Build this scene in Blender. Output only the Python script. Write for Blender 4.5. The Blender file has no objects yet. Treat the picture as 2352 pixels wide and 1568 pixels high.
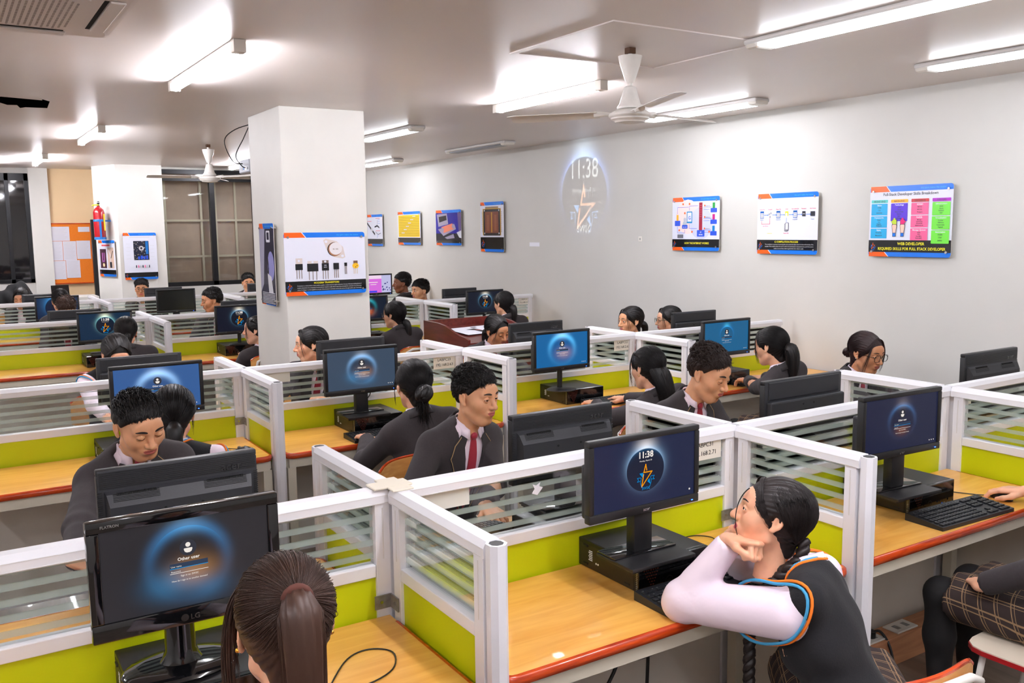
import bpy, bmesh, math, random
import numpy as np
from mathutils import Vector, Matrix
random.seed(7); RNG = np.random.RandomState(11)
C = bpy.context.scene.collection
sc = bpy.context.scene
D2R = math.pi/180
# ------------------------------------------------------------------ camera, world, exposure
CAM = Vector((-1.0554, -2.3252, 1.8534))
def make_camera():
    yaw, pitch, roll = .564335, .124038, -.012126
    f = Vector((math.sin(yaw)*math.cos(pitch), math.cos(yaw)*math.cos(pitch), -math.sin(pitch)))
    r = Vector((math.cos(yaw), -math.sin(yaw), 0)); u = r.cross(f)
    r2 = r*math.cos(roll)+u*math.sin(roll); u2 = -r*math.sin(roll)+u*math.cos(roll)
    cam = bpy.data.cameras.new('camera'); co = bpy.data.objects.new('camera', cam); C.objects.link(co)
    m = Matrix((r2, u2, -f)).transposed().to_4x4(); m.translation = CAM
    co.matrix_world = m
    cam.sensor_width = 36; cam.lens = 2067.57/2352*36; cam.clip_start = .05
    sc.camera = co
make_camera()
sc.view_settings.view_transform = 'Standard'; sc.view_settings.look = 'None'
sc.view_settings.gamma = 1; sc.view_settings.use_curve_mapping = False
EXPO = 1.5
sc.view_settings.exposure = EXPO; SK_ = 2**-EXPO   # SK_: screens and lit pictures keep their own brightness
w = bpy.data.worlds.new('world'); sc.world = w; w.use_nodes = True
w.node_tree.nodes['Background'].inputs[0].default_value = (.75, .8, 1, 1)
w.node_tree.nodes['Background'].inputs[1].default_value = .25
TUBE = 52.0      # emission of the lit tubes
ROWY = {1: 0.0, 2: 2.53, 3: 6.17, 4: 8.74}
CEIL = 2.772; WX = 4.633

# ------------------------------------------------------------------ materials
def srgb(c):
    return tuple(((x/255)/12.92 if x/255 <= .04045 else (((x/255)+.055)/1.055)**2.4) for x in c)
MATS = {}
def mat(name, col=(200,200,200), rough=.5, metal=0, spec=.5, emit=None, es=1, coat=0, noise=0, nscale=30, bump=0, bscale=60, alpha=1, sheen=0, sss=0):
    if name in MATS: return MATS[name]
    m = bpy.data.materials.new(name); m.use_nodes = True; MATS[name] = m
    nt = m.node_tree; b = nt.nodes['Principled BSDF']; L = nt.links.new
    c = srgb(col)+(1,)
    b.inputs['Base Color'].default_value = c; b.inputs['Roughness'].default_value = rough
    b.inputs['Metallic'].default_value = metal; b.inputs['Specular IOR Level'].default_value = spec
    b.inputs['Coat Weight'].default_value = coat; b.inputs['Sheen Weight'].default_value = sheen
    if sss:
        b.inputs['Subsurface Weight'].default_value = sss; b.inputs['Subsurface Radius'].default_value = (.9,.35,.2); b.inputs['Subsurface Scale'].default_value = .008
    if emit: b.inputs['Emission Color'].default_value = srgb(emit)+(1,); b.inputs['Emission Strength'].default_value = es
    if noise or bump:
        tc = nt.nodes.new('ShaderNodeTexCoord')
    if noise:
        n = nt.nodes.new('ShaderNodeTexNoise'); n.inputs['Scale'].default_value = nscale; n.inputs['Detail'].default_value = 4
        L(tc.outputs['Object'], n.inputs['Vector'])
        r = nt.nodes.new('ShaderNodeValToRGB'); L(n.outputs[0], r.inputs[0])
        r.color_ramp.elements[0].position = .3; r.color_ramp.elements[1].position = .7
        r.color_ramp.elements[0].color = tuple(x*(1-noise) for x in c[:3])+(1,)
        r.color_ramp.elements[1].color = tuple(min(1, x*(1+noise)) for x in c[:3])+(1,)
        L(r.outputs[0], b.inputs['Base Color'])
    if bump:
        n = nt.nodes.new('ShaderNodeTexNoise'); n.inputs['Scale'].default_value = bscale; n.inputs['Detail'].default_value = 3
        L(tc.outputs['Object'], n.inputs['Vector'])
        bp = nt.nodes.new('ShaderNodeBump'); bp.inputs['Strength'].default_value = bump; bp.inputs['Distance'].default_value = .004
        L(n.outputs[0], bp.inputs['Height']); L(bp.outputs[0], b.inputs['Normal'])
    return m
class X:   # tiny expression builder over shader math nodes
    nt = None
    def __init__(s, v): s.v = v
    @staticmethod
    def op(o, *a):
        n = X.nt.nodes.new('ShaderNodeMath'); n.operation = o
        for i, k in enumerate(a):
            k = k.v if isinstance(k, X) else k
            if isinstance(k, (int, float)): n.inputs[i].default_value = k
            else: X.nt.links.new(k, n.inputs[i])
        return X(n.outputs[0])
    def __add__(s, o): return X.op('ADD', s, o)
    __radd__ = __add__
    def __sub__(s, o): return X.op('SUBTRACT', s, o)
    def __rsub__(s, o): return X.op('SUBTRACT', o, s)
    def __mul__(s, o): return X.op('MULTIPLY', s, o)
    __rmul__ = __mul__
    def __truediv__(s, o): return X.op('DIVIDE', s, o)
    def __pow__(s, o): return X.op('POWER', s, o)
    def sqrt(s): return X.op('SQRT', s)
    def exp(s): return X.op('EXPONENT', s)
    def lt(s, o): return X.op('LESS_THAN', s, o)
    def gt(s, o): return X.op('GREATER_THAN', s, o)
    def max(s, o): return X.op('MAXIMUM', s, o)
    def min(s, o): return X.op('MINIMUM', s, o)
def rgbmix(nt, terms, base):
    """base colour plus sum of weight*colour"""
    acc = None
    for ch in range(3):
        e = X(0)+base[ch]
        for wgt, col in terms: e = e+wgt*col[ch]
        acc = (acc or [])+[e]
    n = nt.nodes.new('ShaderNodeCombineColor')
    for i in range(3): nt.links.new(acc[i].v, n.inputs[i])
    return n.outputs[0]
def wood(name, c1, c2, rough, axis=0, scale=1.0, coat=.15):
    m = mat(name, c1, rough, coat=coat); nt = m.node_tree; b = nt.nodes['Principled BSDF']; L = nt.links.new
    tc = nt.nodes.new('ShaderNodeTexCoord'); mp = nt.nodes.new('ShaderNodeMapping')
    s = [14*scale, 14*scale, 14*scale]; s[axis] = 1.6*scale
    mp.inputs['Scale'].default_value = s
    L(tc.outputs['Object'], mp.inputs[0])
    n = nt.nodes.new('ShaderNodeTexNoise'); n.inputs['Scale'].default_value = 2.2; n.inputs['Detail'].default_value = 6; n.inputs['Distortion'].default_value = .7
    L(mp.outputs[0], n.inputs['Vector'])
    r = nt.nodes.new('ShaderNodeValToRGB'); L(n.outputs[0], r.inputs[0])
    r.color_ramp.elements[0].position = .32; r.color_ramp.elements[1].position = .68
    r.color_ramp.elements[0].color = srgb(c2)+(1,); r.color_ramp.elements[1].color = srgb(c1)+(1,)
    L(r.outputs[0], b.inputs['Base Color'])
    return m
def glass_mat(name, bands=None, frost=.62, tint=(205,218,214)):
    """clear pane; bands=(z0, pitch, width) frosted stripes by height of the pane itself"""
    m = bpy.data.materials.new(name); m.use_nodes = True; MATS[name] = m
    nt = m.node_tree; nt.nodes.clear(); L = nt.links.new
    out = nt.nodes.new('ShaderNodeOutputMaterial'); tr = nt.nodes.new('ShaderNodeBsdfTransparent'); tr.inputs[0].default_value = (.93,.96,.95,1)
    gl = nt.nodes.new('ShaderNodeBsdfGlossy'); gl.inputs['Roughness'].default_value = .02
    fr = nt.nodes.new('ShaderNodeFresnel'); fr.inputs[0].default_value = 1.45
    clear = nt.nodes.new('ShaderNodeMixShader'); L(fr.outputs[0], clear.inputs[0]); L(tr.outputs[0], clear.inputs[1]); L(gl.outputs[0], clear.inputs[2])
    if bands:
        di = nt.nodes.new('ShaderNodeBsdfDiffuse'); di.inputs[0].default_value = srgb(tint)+(1,)
        tl = nt.nodes.new('ShaderNodeBsdfTranslucent'); tl.inputs[0].default_value = srgb(tint)+(1,)
        dt = nt.nodes.new('ShaderNodeMixShader'); dt.inputs[0].default_value = .4; L(di.outputs[0], dt.inputs[1]); L(tl.outputs[0], dt.inputs[2])
        fz = nt.nodes.new('ShaderNodeMixShader'); fz.inputs[0].default_value = frost; L(tr.outputs[0], fz.inputs[1]); L(dt.outputs[0], fz.inputs[2])
        tc = nt.nodes.new('ShaderNodeTexCoord'); sp = nt.nodes.new('ShaderNodeSeparateXYZ'); L(tc.outputs['Object'], sp.inputs[0])
        X.nt = nt; z = X(sp.outputs[2]); k = X.op('FRACT', (z-bands[0])/bands[1]); mask = k.lt(bands[2]/bands[1])*z.lt(1.077)
        mx = nt.nodes.new('ShaderNodeMixShader'); L(mask.v, mx.inputs[0]); L(clear.outputs[0], mx.inputs[1]); L(fz.outputs[0], mx.inputs[2])
        L(mx.outputs[0], out.inputs[0])
    else: L(clear.outputs[0], out.inputs[0])
    return m

M_wall = mat('wall_paint', (205,203,198), .6, noise=.03, nscale=1.5, bump=.05, bscale=40, spec=.3)
M_ceil = mat('ceiling_paint', (228,219,214), .35, noise=.025, nscale=.8, bump=.25, bscale=2.5, spec=.5)
M_yellow = mat('yellow_paint', (236,205,160), .6, noise=.04, nscale=2)
M_pillar = mat('pillar_paint', (220,218,212), .55, noise=.03, nscale=3)
M_alu = mat('white_aluminium', (232,232,236), .3, spec=.5)
M_alud = mat('rail_end_dark', (40,40,42), .5)
M_green = mat('lime_panel', (196,208,12), .45, spec=.35)
M_cream = mat('cream_panel', (222,216,205), .5, noise=.04, nscale=4)
M_steel = mat('cream_steel', (214,208,190), .4, noise=.03, nscale=10)
M_galv = mat('galvanised_bracket', (150,150,148), .4, metal=.7, noise=.2, nscale=60)
M_lens = glass_mat('spectacle_lens'); MATS['spectacle_lens'].node_tree.nodes['Mix Shader'].inputs[0].default_value = .05; [MATS['spectacle_lens'].node_tree.links.remove(k) for k in list(MATS['spectacle_lens'].node_tree.links) if k.to_socket == MATS['spectacle_lens'].node_tree.nodes['Mix Shader'].inputs[0]]
M_glass = glass_mat('striped_glass', (.921, .0375, .0165), .42, (200,216,210))
M_clear = glass_mat('clear_glass')
M_top = wood('beech_laminate', (240,184,92), (224,158,66), .33, 0, 1, .2)
M_edge = wood('red_brown_edge', (204,74,20), (160,46,12), .25, 0, 2, .3)
M_blk = mat('black_plastic', (24,24,26), .42, bump=.05, bscale=400)
M_blkg = mat('gloss_black_plastic', (12,12,14), .08, coat=.6)
M_blk2 = mat('matte_back_plastic', (34,35,40), .5, bump=.04, bscale=300)
M_pc = mat('computer_case_black', (22,20,20), .35, noise=.15, nscale=12)
M_pcside = mat('computer_case_side', (40,32,28), .4)
M_pcf = mat('computer_front_gloss', (9,9,11), .12, coat=.4)
M_key = mat('key_black', (30,32,36), .4)
M_white = mat('printed_white', (235,236,245), .5)
M_paper = mat('paper_white', (228,224,212), .7)
M_chrome = mat('polished_steel', (200,198,195), .18, metal=1)
M_led = mat('power_led_blue', (20,60,255), .4, emit=(40,90,255), es=4)
M_fan = mat('fan_enamel', (236,232,226), .3, noise=.04, nscale=20)
M_ply = wood('chair_plywood', (226,168,96), (205,140,70), .35, 0, 1.5, .2)
M_tubew = mat('white_powder_tube', (226,222,214), .35)
M_blackcloth = mat('black_cloth', (20,20,22), .9)
M_void = mat('dark_void', (6,6,6), .9)
M_mahog = wood('mahogany_veneer', (112,44,36), (84,28,24), .3, 1, 1.2, .3)
M_cork = mat('orange_felt', (226,122,24), .85, noise=.05, nscale=80)
M_red = mat('extinguisher_red', (160,18,28), .25, coat=.4)
M_blue = mat('strap_blue', (30,110,190), .5)
M_tubeon = mat('tube_lit', (255,255,255), .5, emit=(246,246,255), es=TUBE)
M_panelon = mat('led_panel_lit', (255,255,255), .5, emit=(240,246,255), es=9)
M_tubeoff = mat('tube_unlit', (112,114,118), .3)
M_fix = mat('fixture_body', (214,212,210), .4)
# skin, hair, cloth
def skin(name, c): return mat(name, c, .45, spec=.35, noise=.05, nscale=35, sss=.25, bump=.04, bscale=350)
SK = {'fair': skin('skin_fair', (228,172,140)), 'tan': skin('skin_tan', (216,160,122)), 'brown': skin('skin_brown', (194,136,100)), 'dark': skin('skin_deep', (140,88,62))}
LIP = {'fair': mat('lips_pink', (196,98,96), .4), 'tan': mat('lips_rose', (182,96,88), .4), 'brown': mat('lips_brown', (156,84,74), .4), 'dark': mat('lips_deep', (120,66,60), .4)}
def hairmat(name, c, rough=.46):
    m = mat(name, c, rough, spec=.38); nt = m.node_tree; b = nt.nodes['Principled BSDF']
    b.inputs['Anisotropic'].default_value = .5
    return m
H_black = hairmat('hair_black', (24,20,20)); H_brown = hairmat('hair_dark_brown', (66,44,34)); H_soft = hairmat('hair_soft_black', (34,27,26))
M_brow = mat('eyebrow_hair', (38,26,22), .8)
M_scl = mat('eye_white', (232,226,220), .25); M_iris = mat('eye_iris', (48,28,18), .15); M_pup = mat('eye_pupil', (6,5,5), .1)
M_blaz = mat('blazer_charcoal', (50,44,46), .85, sheen=.04, noise=.08, nscale=120, bump=.5, bscale=11)
M_blaz2 = mat('blazer_lapel', (45,40,42), .8, sheen=.04)
M_shirt = mat('shirt_pale_pink', (238,222,234), .7, bump=.8, bscale=16)
M_vest = mat('vest_black_knit', (20,20,24), .95, sheen=.04, noise=.15, nscale=200, bump=.2, bscale=200)
M_or = mat('trim_orange', (236,120,24), .8); M_bl = mat('trim_blue', (60,150,196), .8)
M_tie = mat('tie_crimson', (150,16,44), .45, sheen=.3)
M_trou = mat('trousers_charcoal', (40,38,40), .85); M_tights = mat('tights_black', (16,16,18), .8)
M_shoe = mat('shoe_black', (14,14,15), .3)
M_pipe = mat('lapel_piping_tan', (170,140,100), .7)
M_gold = mat('gold_metal', (240,180,70), .2, metal=1)
M_scrun = mat('hair_tie_brown', (84,44,34), .9); M_scrunw = mat('hair_tie_white', (230,228,224), .9)
def plaid():
    m = mat('plaid_skirt_wool', (48,36,34), .9); nt = m.node_tree; b = nt.nodes['Principled BSDF']
    tc = nt.nodes.new('ShaderNodeTexCoord'); sp = nt.nodes.new('ShaderNodeSeparateXYZ'); nt.links.new(tc.outputs['Object'], sp.inputs[0])
    X.nt = nt; x, y = X(sp.outputs[0]), X(sp.outputs[1]); z = X(sp.outputs[2])
    def line(e, p, wd, off): return X.op('FRACT', (e+off)/p).lt(wd/p)
    a = line(x*1.0+z*.5, .045, .0035, 5).max(line(x*1.0+z*.5, .045, .002, 5.009)); c = line(y*.9-z*.3, .05, .0035, 5).max(line(y*.9-z*.3, .05, .002, 5.009))
    col = rgbmix(nt, [(a.max(c), (.24,.15,.07))], srgb((46,34,32)))
    nt.links.new(col, b.inputs['Base Color'])
    return m
M_plaid = plaid()

# ------------------------------------------------------------------ object helpers
def link(o, parent=None, kind=None):
    C.objects.link(o)
    if parent is not None: o.parent = parent
    if kind: o['kind'] = kind
    return o
def tag(o, label, cat, group=None):
    o['label'] = label; o['category'] = cat
    if group: o['group'] = group
    return o
def thing(name, label, cat, loc=(0,0,0), rz=0, group=None):
    o = bpy.data.objects.new(name, None); C.objects.link(o); o.empty_display_size = .1
    o.location = loc; o.rotation_euler = (0,0,rz)
    return tag(o, label, cat, group)
class MB:
    """mesh builder: many shapes, several materials, one mesh"""
    def __init__(s): s.v = []; s.f = []; s.m = []; s.mats = []
    def mi(s, m):
        if m not in s.mats: s.mats.append(m)
        return s.mats.index(m)
    def add(s, verts, faces, m, mtx=None):
        o = len(s.v)
        if mtx is not None: verts = [tuple(mtx@Vector(v)) for v in verts]
        s.v += [tuple(v) for v in verts]; k = s.mi(m)
        for f in faces: s.f.append(tuple(i+o for i in f)); s.m.append(k)
        return s
    def box(s, lo, hi, m, mtx=None, bev=0):
        x0,y0,z0 = lo; x1,y1,z1 = hi
        if bev:
            b = min(bev, abs(x1-x0)/2.01, abs(y1-y0)/2.01, abs(z1-z0)/2.01)
            bm = bmesh.new(); bmesh.ops.create_cube(bm, size=1)
            for v in bm.verts: v.co = Vector(((x0+x1)/2+v.co.x*(x1-x0), (y0+y1)/2+v.co.y*(y1-y0), (z0+z1)/2+v.co.z*(z1-z0)))
            bmesh.ops.bevel(bm, geom=bm.edges[:], offset=b, segments=2, profile=.5, affect='EDGES')
            bm.verts.index_update()
            s.add([v.co[:] for v in bm.verts], [[v.index for v in f.verts] for f in bm.faces], m, mtx); bm.free(); return s
        v = [(x0,y0,z0),(x1,y0,z0),(x1,y1,z0),(x0,y1,z0),(x0,y0,z1),(x1,y0,z1),(x1,y1,z1),(x0,y1,z1)]
        return s.add(v, [(0,3,2,1),(4,5,6,7),(0,1,5,4),(1,2,6,5),(2,3,7,6),(3,0,4,7)], m, mtx)
    def prism(s, pts, z0, z1, m, mtx=None):
        """polygon in xy extruded along z"""
        n = len(pts); v = [(p[0],p[1],z0) for p in pts]+[(p[0],p[1],z1) for p in pts]
        f = [tuple(range(n-1,-1,-1)), tuple(range(n,2*n))]+[(i,(i+1)%n,n+(i+1)%n,n+i) for i in range(n)]
        return s.add(v, f, m, mtx)
    def tube(s, pts, r, m, n=8, caps=True, mtx=None, squash=None):
        P = [Vector(p) for p in pts]; v = []; f = []
        if not hasattr(r, '__len__'): r = [r]*len(P)
        up = None
        for i, p in enumerate(P):
            t = (P[min(i+1,len(P)-1)]-P[max(i-1,0)]).normalized()
            if up is None: up = Vector((0,0,1)) if abs(t.z) < .9 else Vector((1,0,0))
            a = (up-t*up.dot(t)).normalized(); b = t.cross(a); up = a
            for k in range(n):
                th = 2*math.pi*k/n; v.append(tuple(p+a*(math.cos(th)*r[i])+b*(math.sin(th)*r[i]*(squash or 1))))
        for i in range(len(P)-1):
            for k in range(n): f.append((i*n+k, i*n+(k+1)%n, (i+1)*n+(k+1)%n, (i+1)*n+k))
        if caps: f.append(tuple(range(n-1,-1,-1))); f.append(tuple((len(P)-1)*n+k for k in range(n)))
        return s.add(v, f, m, mtx)
    def lathe(s, prof, m, n=24, mtx=None, sx=1, sy=1):
        v = []; f = []
        for (r,z) in prof:
            for k in range(n): th = 2*math.pi*k/n; v.append((r*math.cos(th)*sx, r*math.sin(th)*sy, z))
        for i in range(len(prof)-1):
            for k in range(n): f.append((i*n+k, i*n+(k+1)%n, (i+1)*n+(k+1)%n, (i+1)*n+k))
        f.append(tuple(range(n-1,-1,-1))); f.append(tuple((len(prof)-1)*n+k for k in range(n)))
        return s.add(v, f, m, mtx)
    def sphere(s, c, r, m, n=12, mtx=None):
        rx,ry,rz = r if hasattr(r,'__len__') else (r,r,r)
        prof = []; v=[]; f=[]
        for i in range(n+1):
            ph = math.pi*i/n
            for k in range(2*n):
                th = math.pi*k/n; v.append((c[0]+rx*math.sin(ph)*math.cos(th), c[1]+ry*math.sin(ph)*math.sin(th), c[2]-rz*math.cos(ph)))
        for i in range(n):
            for k in range(2*n): f.append((i*2*n+k, i*2*n+(k+1)%(2*n), (i+1)*2*n+(k+1)%(2*n), (i+1)*2*n+k))
        return s.add(v, f, m, mtx)
    def mesh(s, name='mesh', smooth=False, doubles=False):
        me = bpy.data.meshes.new(name); me.from_pydata(s.v, [], s.f)
        for m in s.mats: me.materials.append(m)
        me.polygons.foreach_set('material_index', s.m)
        if doubles or smooth:
            bm = bmesh.new(); bm.from_mesh(me); bmesh.ops.remove_doubles(bm, verts=bm.verts, dist=1e-6); bmesh.ops.dissolve_degenerate(bm, edges=bm.edges, dist=1e-7); bmesh.ops.recalc_face_normals(bm, faces=bm.faces); bm.to_mesh(me); bm.free()
        if smooth:
            me.polygons.foreach_set('use_smooth', [True]*len(me.polygons))
            if smooth != 'all': me.set_sharp_from_angle(angle=smooth if isinstance(smooth, float) else .7)
        me.update(); return me
    def build(s, name, parent=None, kind=None, smooth=False, label=None, loc=None):
        o = bpy.data.objects.new(name, s.mesh(name, smooth)); link(o, parent, kind)
        if label: o['label'] = label
        if loc: o.location = loc
        return o
def inst(name, me, parent=None, loc=(0,0,0), rot=(0,0,0)):
    o = bpy.data.objects.new(name, me); link(o, parent); o.location = loc; o.rotation_euler = rot; return o
CACHE = {}
def cached(key, fn):
    if key not in CACHE: CACHE[key] = fn()
    return CACHE[key]

# text outlines as flat triangles
TXT = {}
def text_tris(s, bold=0):
    k = (s, bold)
    if k not in TXT:
        cu = bpy.data.curves.new('glyphs', 'FONT'); cu.body = s; cu.size = 1; cu.resolution_u = 2; cu.offset = bold*.018
        o = bpy.data.objects.new('glyphs', cu); C.objects.link(o); bpy.context.view_layer.update()
        me = o.evaluated_get(bpy.context.evaluated_depsgraph_get()).to_mesh()
        v = [tuple(p.co[:2]) for p in me.vertices]; f = [tuple(p.vertices) for p in me.polygons]
        o.to_mesh_clear(); bpy.data.objects.remove(o); bpy.data.curves.remove(cu)
        w = max([p[0] for p in v] or [0]); TXT[k] = (v, f, w)
    return TXT[k]
class Art:
    """flat artwork: layered polygons in (x,z), facing -Y"""
    def __init__(s, eps=.00015): s.mb = MB(); s.l = 0; s.eps = eps
    def poly(s, pts, m):
        s.l += 1; s.mb.add([(p[0], -s.l*s.eps, p[1]) for p in pts], [tuple(range(len(pts)))], m); return s
    def rect(s, x0, z0, x1, z1, m): return s.poly([(x0,z0),(x1,z0),(x1,z1),(x0,z1)], m)
    def rrect(s, x0, z0, x1, z1, r, m):
        p = []
        for cx, cz, a0 in ((x1-r,z1-r,0),(x0+r,z1-r,90),(x0+r,z0+r,180),(x1-r,z0+r,270)):
            p += [(cx+r*math.cos((a0+a)*D2R), cz+r*math.sin((a0+a)*D2R)) for a in (0,30,60,90)]
        return s.poly(p, m)
    def disc(s, cx, cz, r, m, rz=None, n=20): return s.poly([(cx+r*math.cos(2*math.pi*k/n), cz+(rz or r)*math.sin(2*math.pi*k/n)) for k in range(n)], m)
    def line(s, pts, wd, m, closed=False):
        s.l += 1
        if closed: pts = list(pts)+[pts[0]]
        for (a, b) in zip(pts[:-1], pts[1:]):
            dx, dz = b[0]-a[0], b[1]-a[1]; L = math.hypot(dx, dz) or 1; nx, nz = -dz/L*wd/2, dx/L*wd/2; ex, ez = dx/L*wd*.4, dz/L*wd*.4
            s.mb.add([(a[0]+nx-ex,-s.l*s.eps,a[1]+nz-ez),(a[0]-nx-ex,-s.l*s.eps,a[1]-nz-ez),(b[0]-nx+ex,-s.l*s.eps,b[1]-nz+ez),(b[0]+nx+ex,-s.l*s.eps,b[1]+nz+ez)], [(0,1,2,3)], m)
        return s
    def text(s, t, x, z, size, m, al='c', bold=0, maxw=None):
        s.l += 1; v, f, w = text_tris(t, bold)
        sx = size
        if maxw and w*size > maxw: sx = maxw/w
        off = {'c': -w*sx/2, 'l': 0, 'r': -w*sx}[al]
        s.mb.add([(x+off+p[0]*sx, -s.l*s.eps, z+p[1]*size) for p in v], f, m); return s
def emis(name, c, st=1.0):
    if name in MATS: return MATS[name]
    m = bpy.data.materials.new(name); m.use_nodes = True; MATS[name] = m; nt = m.node_tree; nt.nodes.clear()
    o = nt.nodes.new('ShaderNodeOutputMaterial'); e = nt.nodes.new('ShaderNodeEmission'); e.inputs[0].default_value = srgb(c)+(1,); e.inputs[1].default_value = st*SK_
    nt.links.new(e.outputs[0], o.inputs[0]); return m
S_w = emis('screen_white', (240,232,225), 1.0); S_or = emis('screen_orange', (255,160,10), .9); S_bl = emis('screen_blue', (10,150,225), .9); S_dim = emis('screen_dim', (70,84,110), .6)
def eclipse_nodes(nt, x, z, bg, ring, soft, disc, top, blobs, blur=False):
    """x,z: X expressions, disc radius 1 centred on 0"""
    X.nt = nt
    r = (x*x+z*z).sqrt(); up = (z/(r+.001)*.5+.5)
    d = (r-1.0)
    outer = (d.max(0)*(-1/soft)).exp()*d.gt(0) if not blur else ((d*d)*(-1/(soft*soft))).exp()
    ringw = outer*(up**2.2)*1.0+outer*.10
    hz = z-1.12; hot = ((x*x*5.0+hz*hz*9.0)*-1).exp()*(d.gt(-.03) if not blur else 1)
    inside = d.lt(0)
    inner = inside*((d*14).exp())*(up**6)
    terms = [(ringw, ring), (hot, top), (inside, tuple(disc[i]-bg[i] for i in range(3))), (inner, (0,.12,.28))]
    for (bx, bz, br, bc) in blobs:
        ddx = x-bx; ddz = z-bz; terms.append((((ddx*ddx*.45+ddz*ddz)*(-1/(br*br))).exp(), bc))
    return rgbmix(nt, terms, bg)
def screen_mat(name, bg, ring, soft, disc, top, blobs=(), R=.185, cz=.53, st=1.0, blur=False):
    m = bpy.data.materials.new(name); m.use_nodes = True; nt = m.node_tree
    b = nt.nodes['Principled BSDF']; b.inputs['Base Color'].default_value = (.008,.008,.01,1); b.inputs['Roughness'].default_value = .3; b.inputs['Specular IOR Level'].default_value = .25
    tc = nt.nodes.new('ShaderNodeTexCoord'); sp = nt.nodes.new('ShaderNodeSeparateXYZ'); nt.links.new(tc.outputs['UV'], sp.inputs[0])
    X.nt = nt; x = (X(sp.outputs[0])-.5)*(1/R); z = (X(sp.outputs[1])-cz)*(.5625/R)
    col = eclipse_nodes(nt, x, z, bg, ring, soft, disc, top, blobs, blur)
    nt.links.new(col, b.inputs['Emission Color']); b.inputs['Emission Strength'].default_value = st*SK_
    return m
l = lambda *c: srgb(c)
OB = [(.15,-.25,.38,(.30,.13,.02)), (-.5,-.5,.4,(0,.10,.22)), (.45,-.75,.35,(0,.07,.16))]
SCR = {
 'lock': screen_mat('lock_screen_navy', l(18,29,62), l(150,190,225), .14, l(10,20,44), (.55,.48,.42)),
 'lock2': screen_mat('lock_screen_dark', l(8,16,34), l(110,170,205), .12, l(5,10,26), (.6,.5,.35)),
 'lock3': screen_mat('lock_screen_teal', l(10,40,66), l(150,220,215), .13, l(8,22,40), (.65,.62,.4)),
 'loginlg': screen_mat('login_screen_charcoal', l(38,36,38), l(36,98,146), .17, l(34,32,34), (.05,.08,.10), OB, R=.235, cz=.50, blur=True),
 'login9': screen_mat('login_screen_slate', l(58,74,94), l(110,155,200), .16, l(44,58,78), (.14,.14,.14), OB, R=.20, cz=.50, blur=True),
 'login8': screen_mat('login_screen_steel_blue', l(52,92,150), l(150,190,225), .20, l(50,84,136), (.12,.12,.12), (), R=.23, cz=.45, blur=True),
 'login10': screen_mat('login_screen_azure', l(18,98,158), l(90,180,225), .18, l(14,88,150), (.2,.2,.18), OB[:1], R=.24, cz=.50, blur=True),
 'login11': screen_mat('login_screen_cyan', l(8,92,138), l(10,110,190), .12, l(8,88,132), (.04,.25,.3), (), R=.14, cz=.6),
 'loginR': screen_mat('login_screen_midnight', l(15,23,54), l(50,78,115), .14, l(14,20,50), (.10,.08,.07), [(.0,-.5,.3,(.14,.04,0))], R=.18, cz=.52, blur=True),
 'login19': screen_mat('login_screen_black_teal', l(8,24,42), l(20,140,150), .2, l(8,20,36), (.1,.12,.05), [(.1,-.5,.4,(.5,.08,0))], R=.22, cz=.5, blur=True),
 'plain4': screen_mat('blurred_blue_screen', l(12,28,60), l(60,140,200), .3, l(10,24,50), (.1,.1,.1), (), R=.3, cz=.5),
}
def star(a, cx, cz, k, mo, mb):
    """five-pointed star emblem with a ribbon, k = half height"""
    P = lambda x, z: (cx+x*k, cz+z*k)
    a.line([P(.11,.48), P(0,1.0), P(-.22,.30), P(.72,.30), P(-.46,-.98), P(-.24,.12)], .10*k, mo)
    a.poly([P(-.74,.28), P(-.28,.28), P(-.36,-.16)], mb); a.poly([P(.18,-.55), P(.42,-.28), P(.54,-.84)], mb)
    for sgn in (-1, 1):
        s_ = lambda x, z: P(sgn*x, z)
        a.line([s_(.34,-1.18), s_(.52,-.9), s_(.62,-.6), s_(.58,-.35), s_(.52,-.2), s_(.62,-.12), s_(.98,-.12), s_(.84,-.3), s_(.98,-.46), s_(.66,-.42)], .045*k, mb)
    a.text('SWSC', cx, cz-1.25*k, .36*k, mb)
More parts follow.
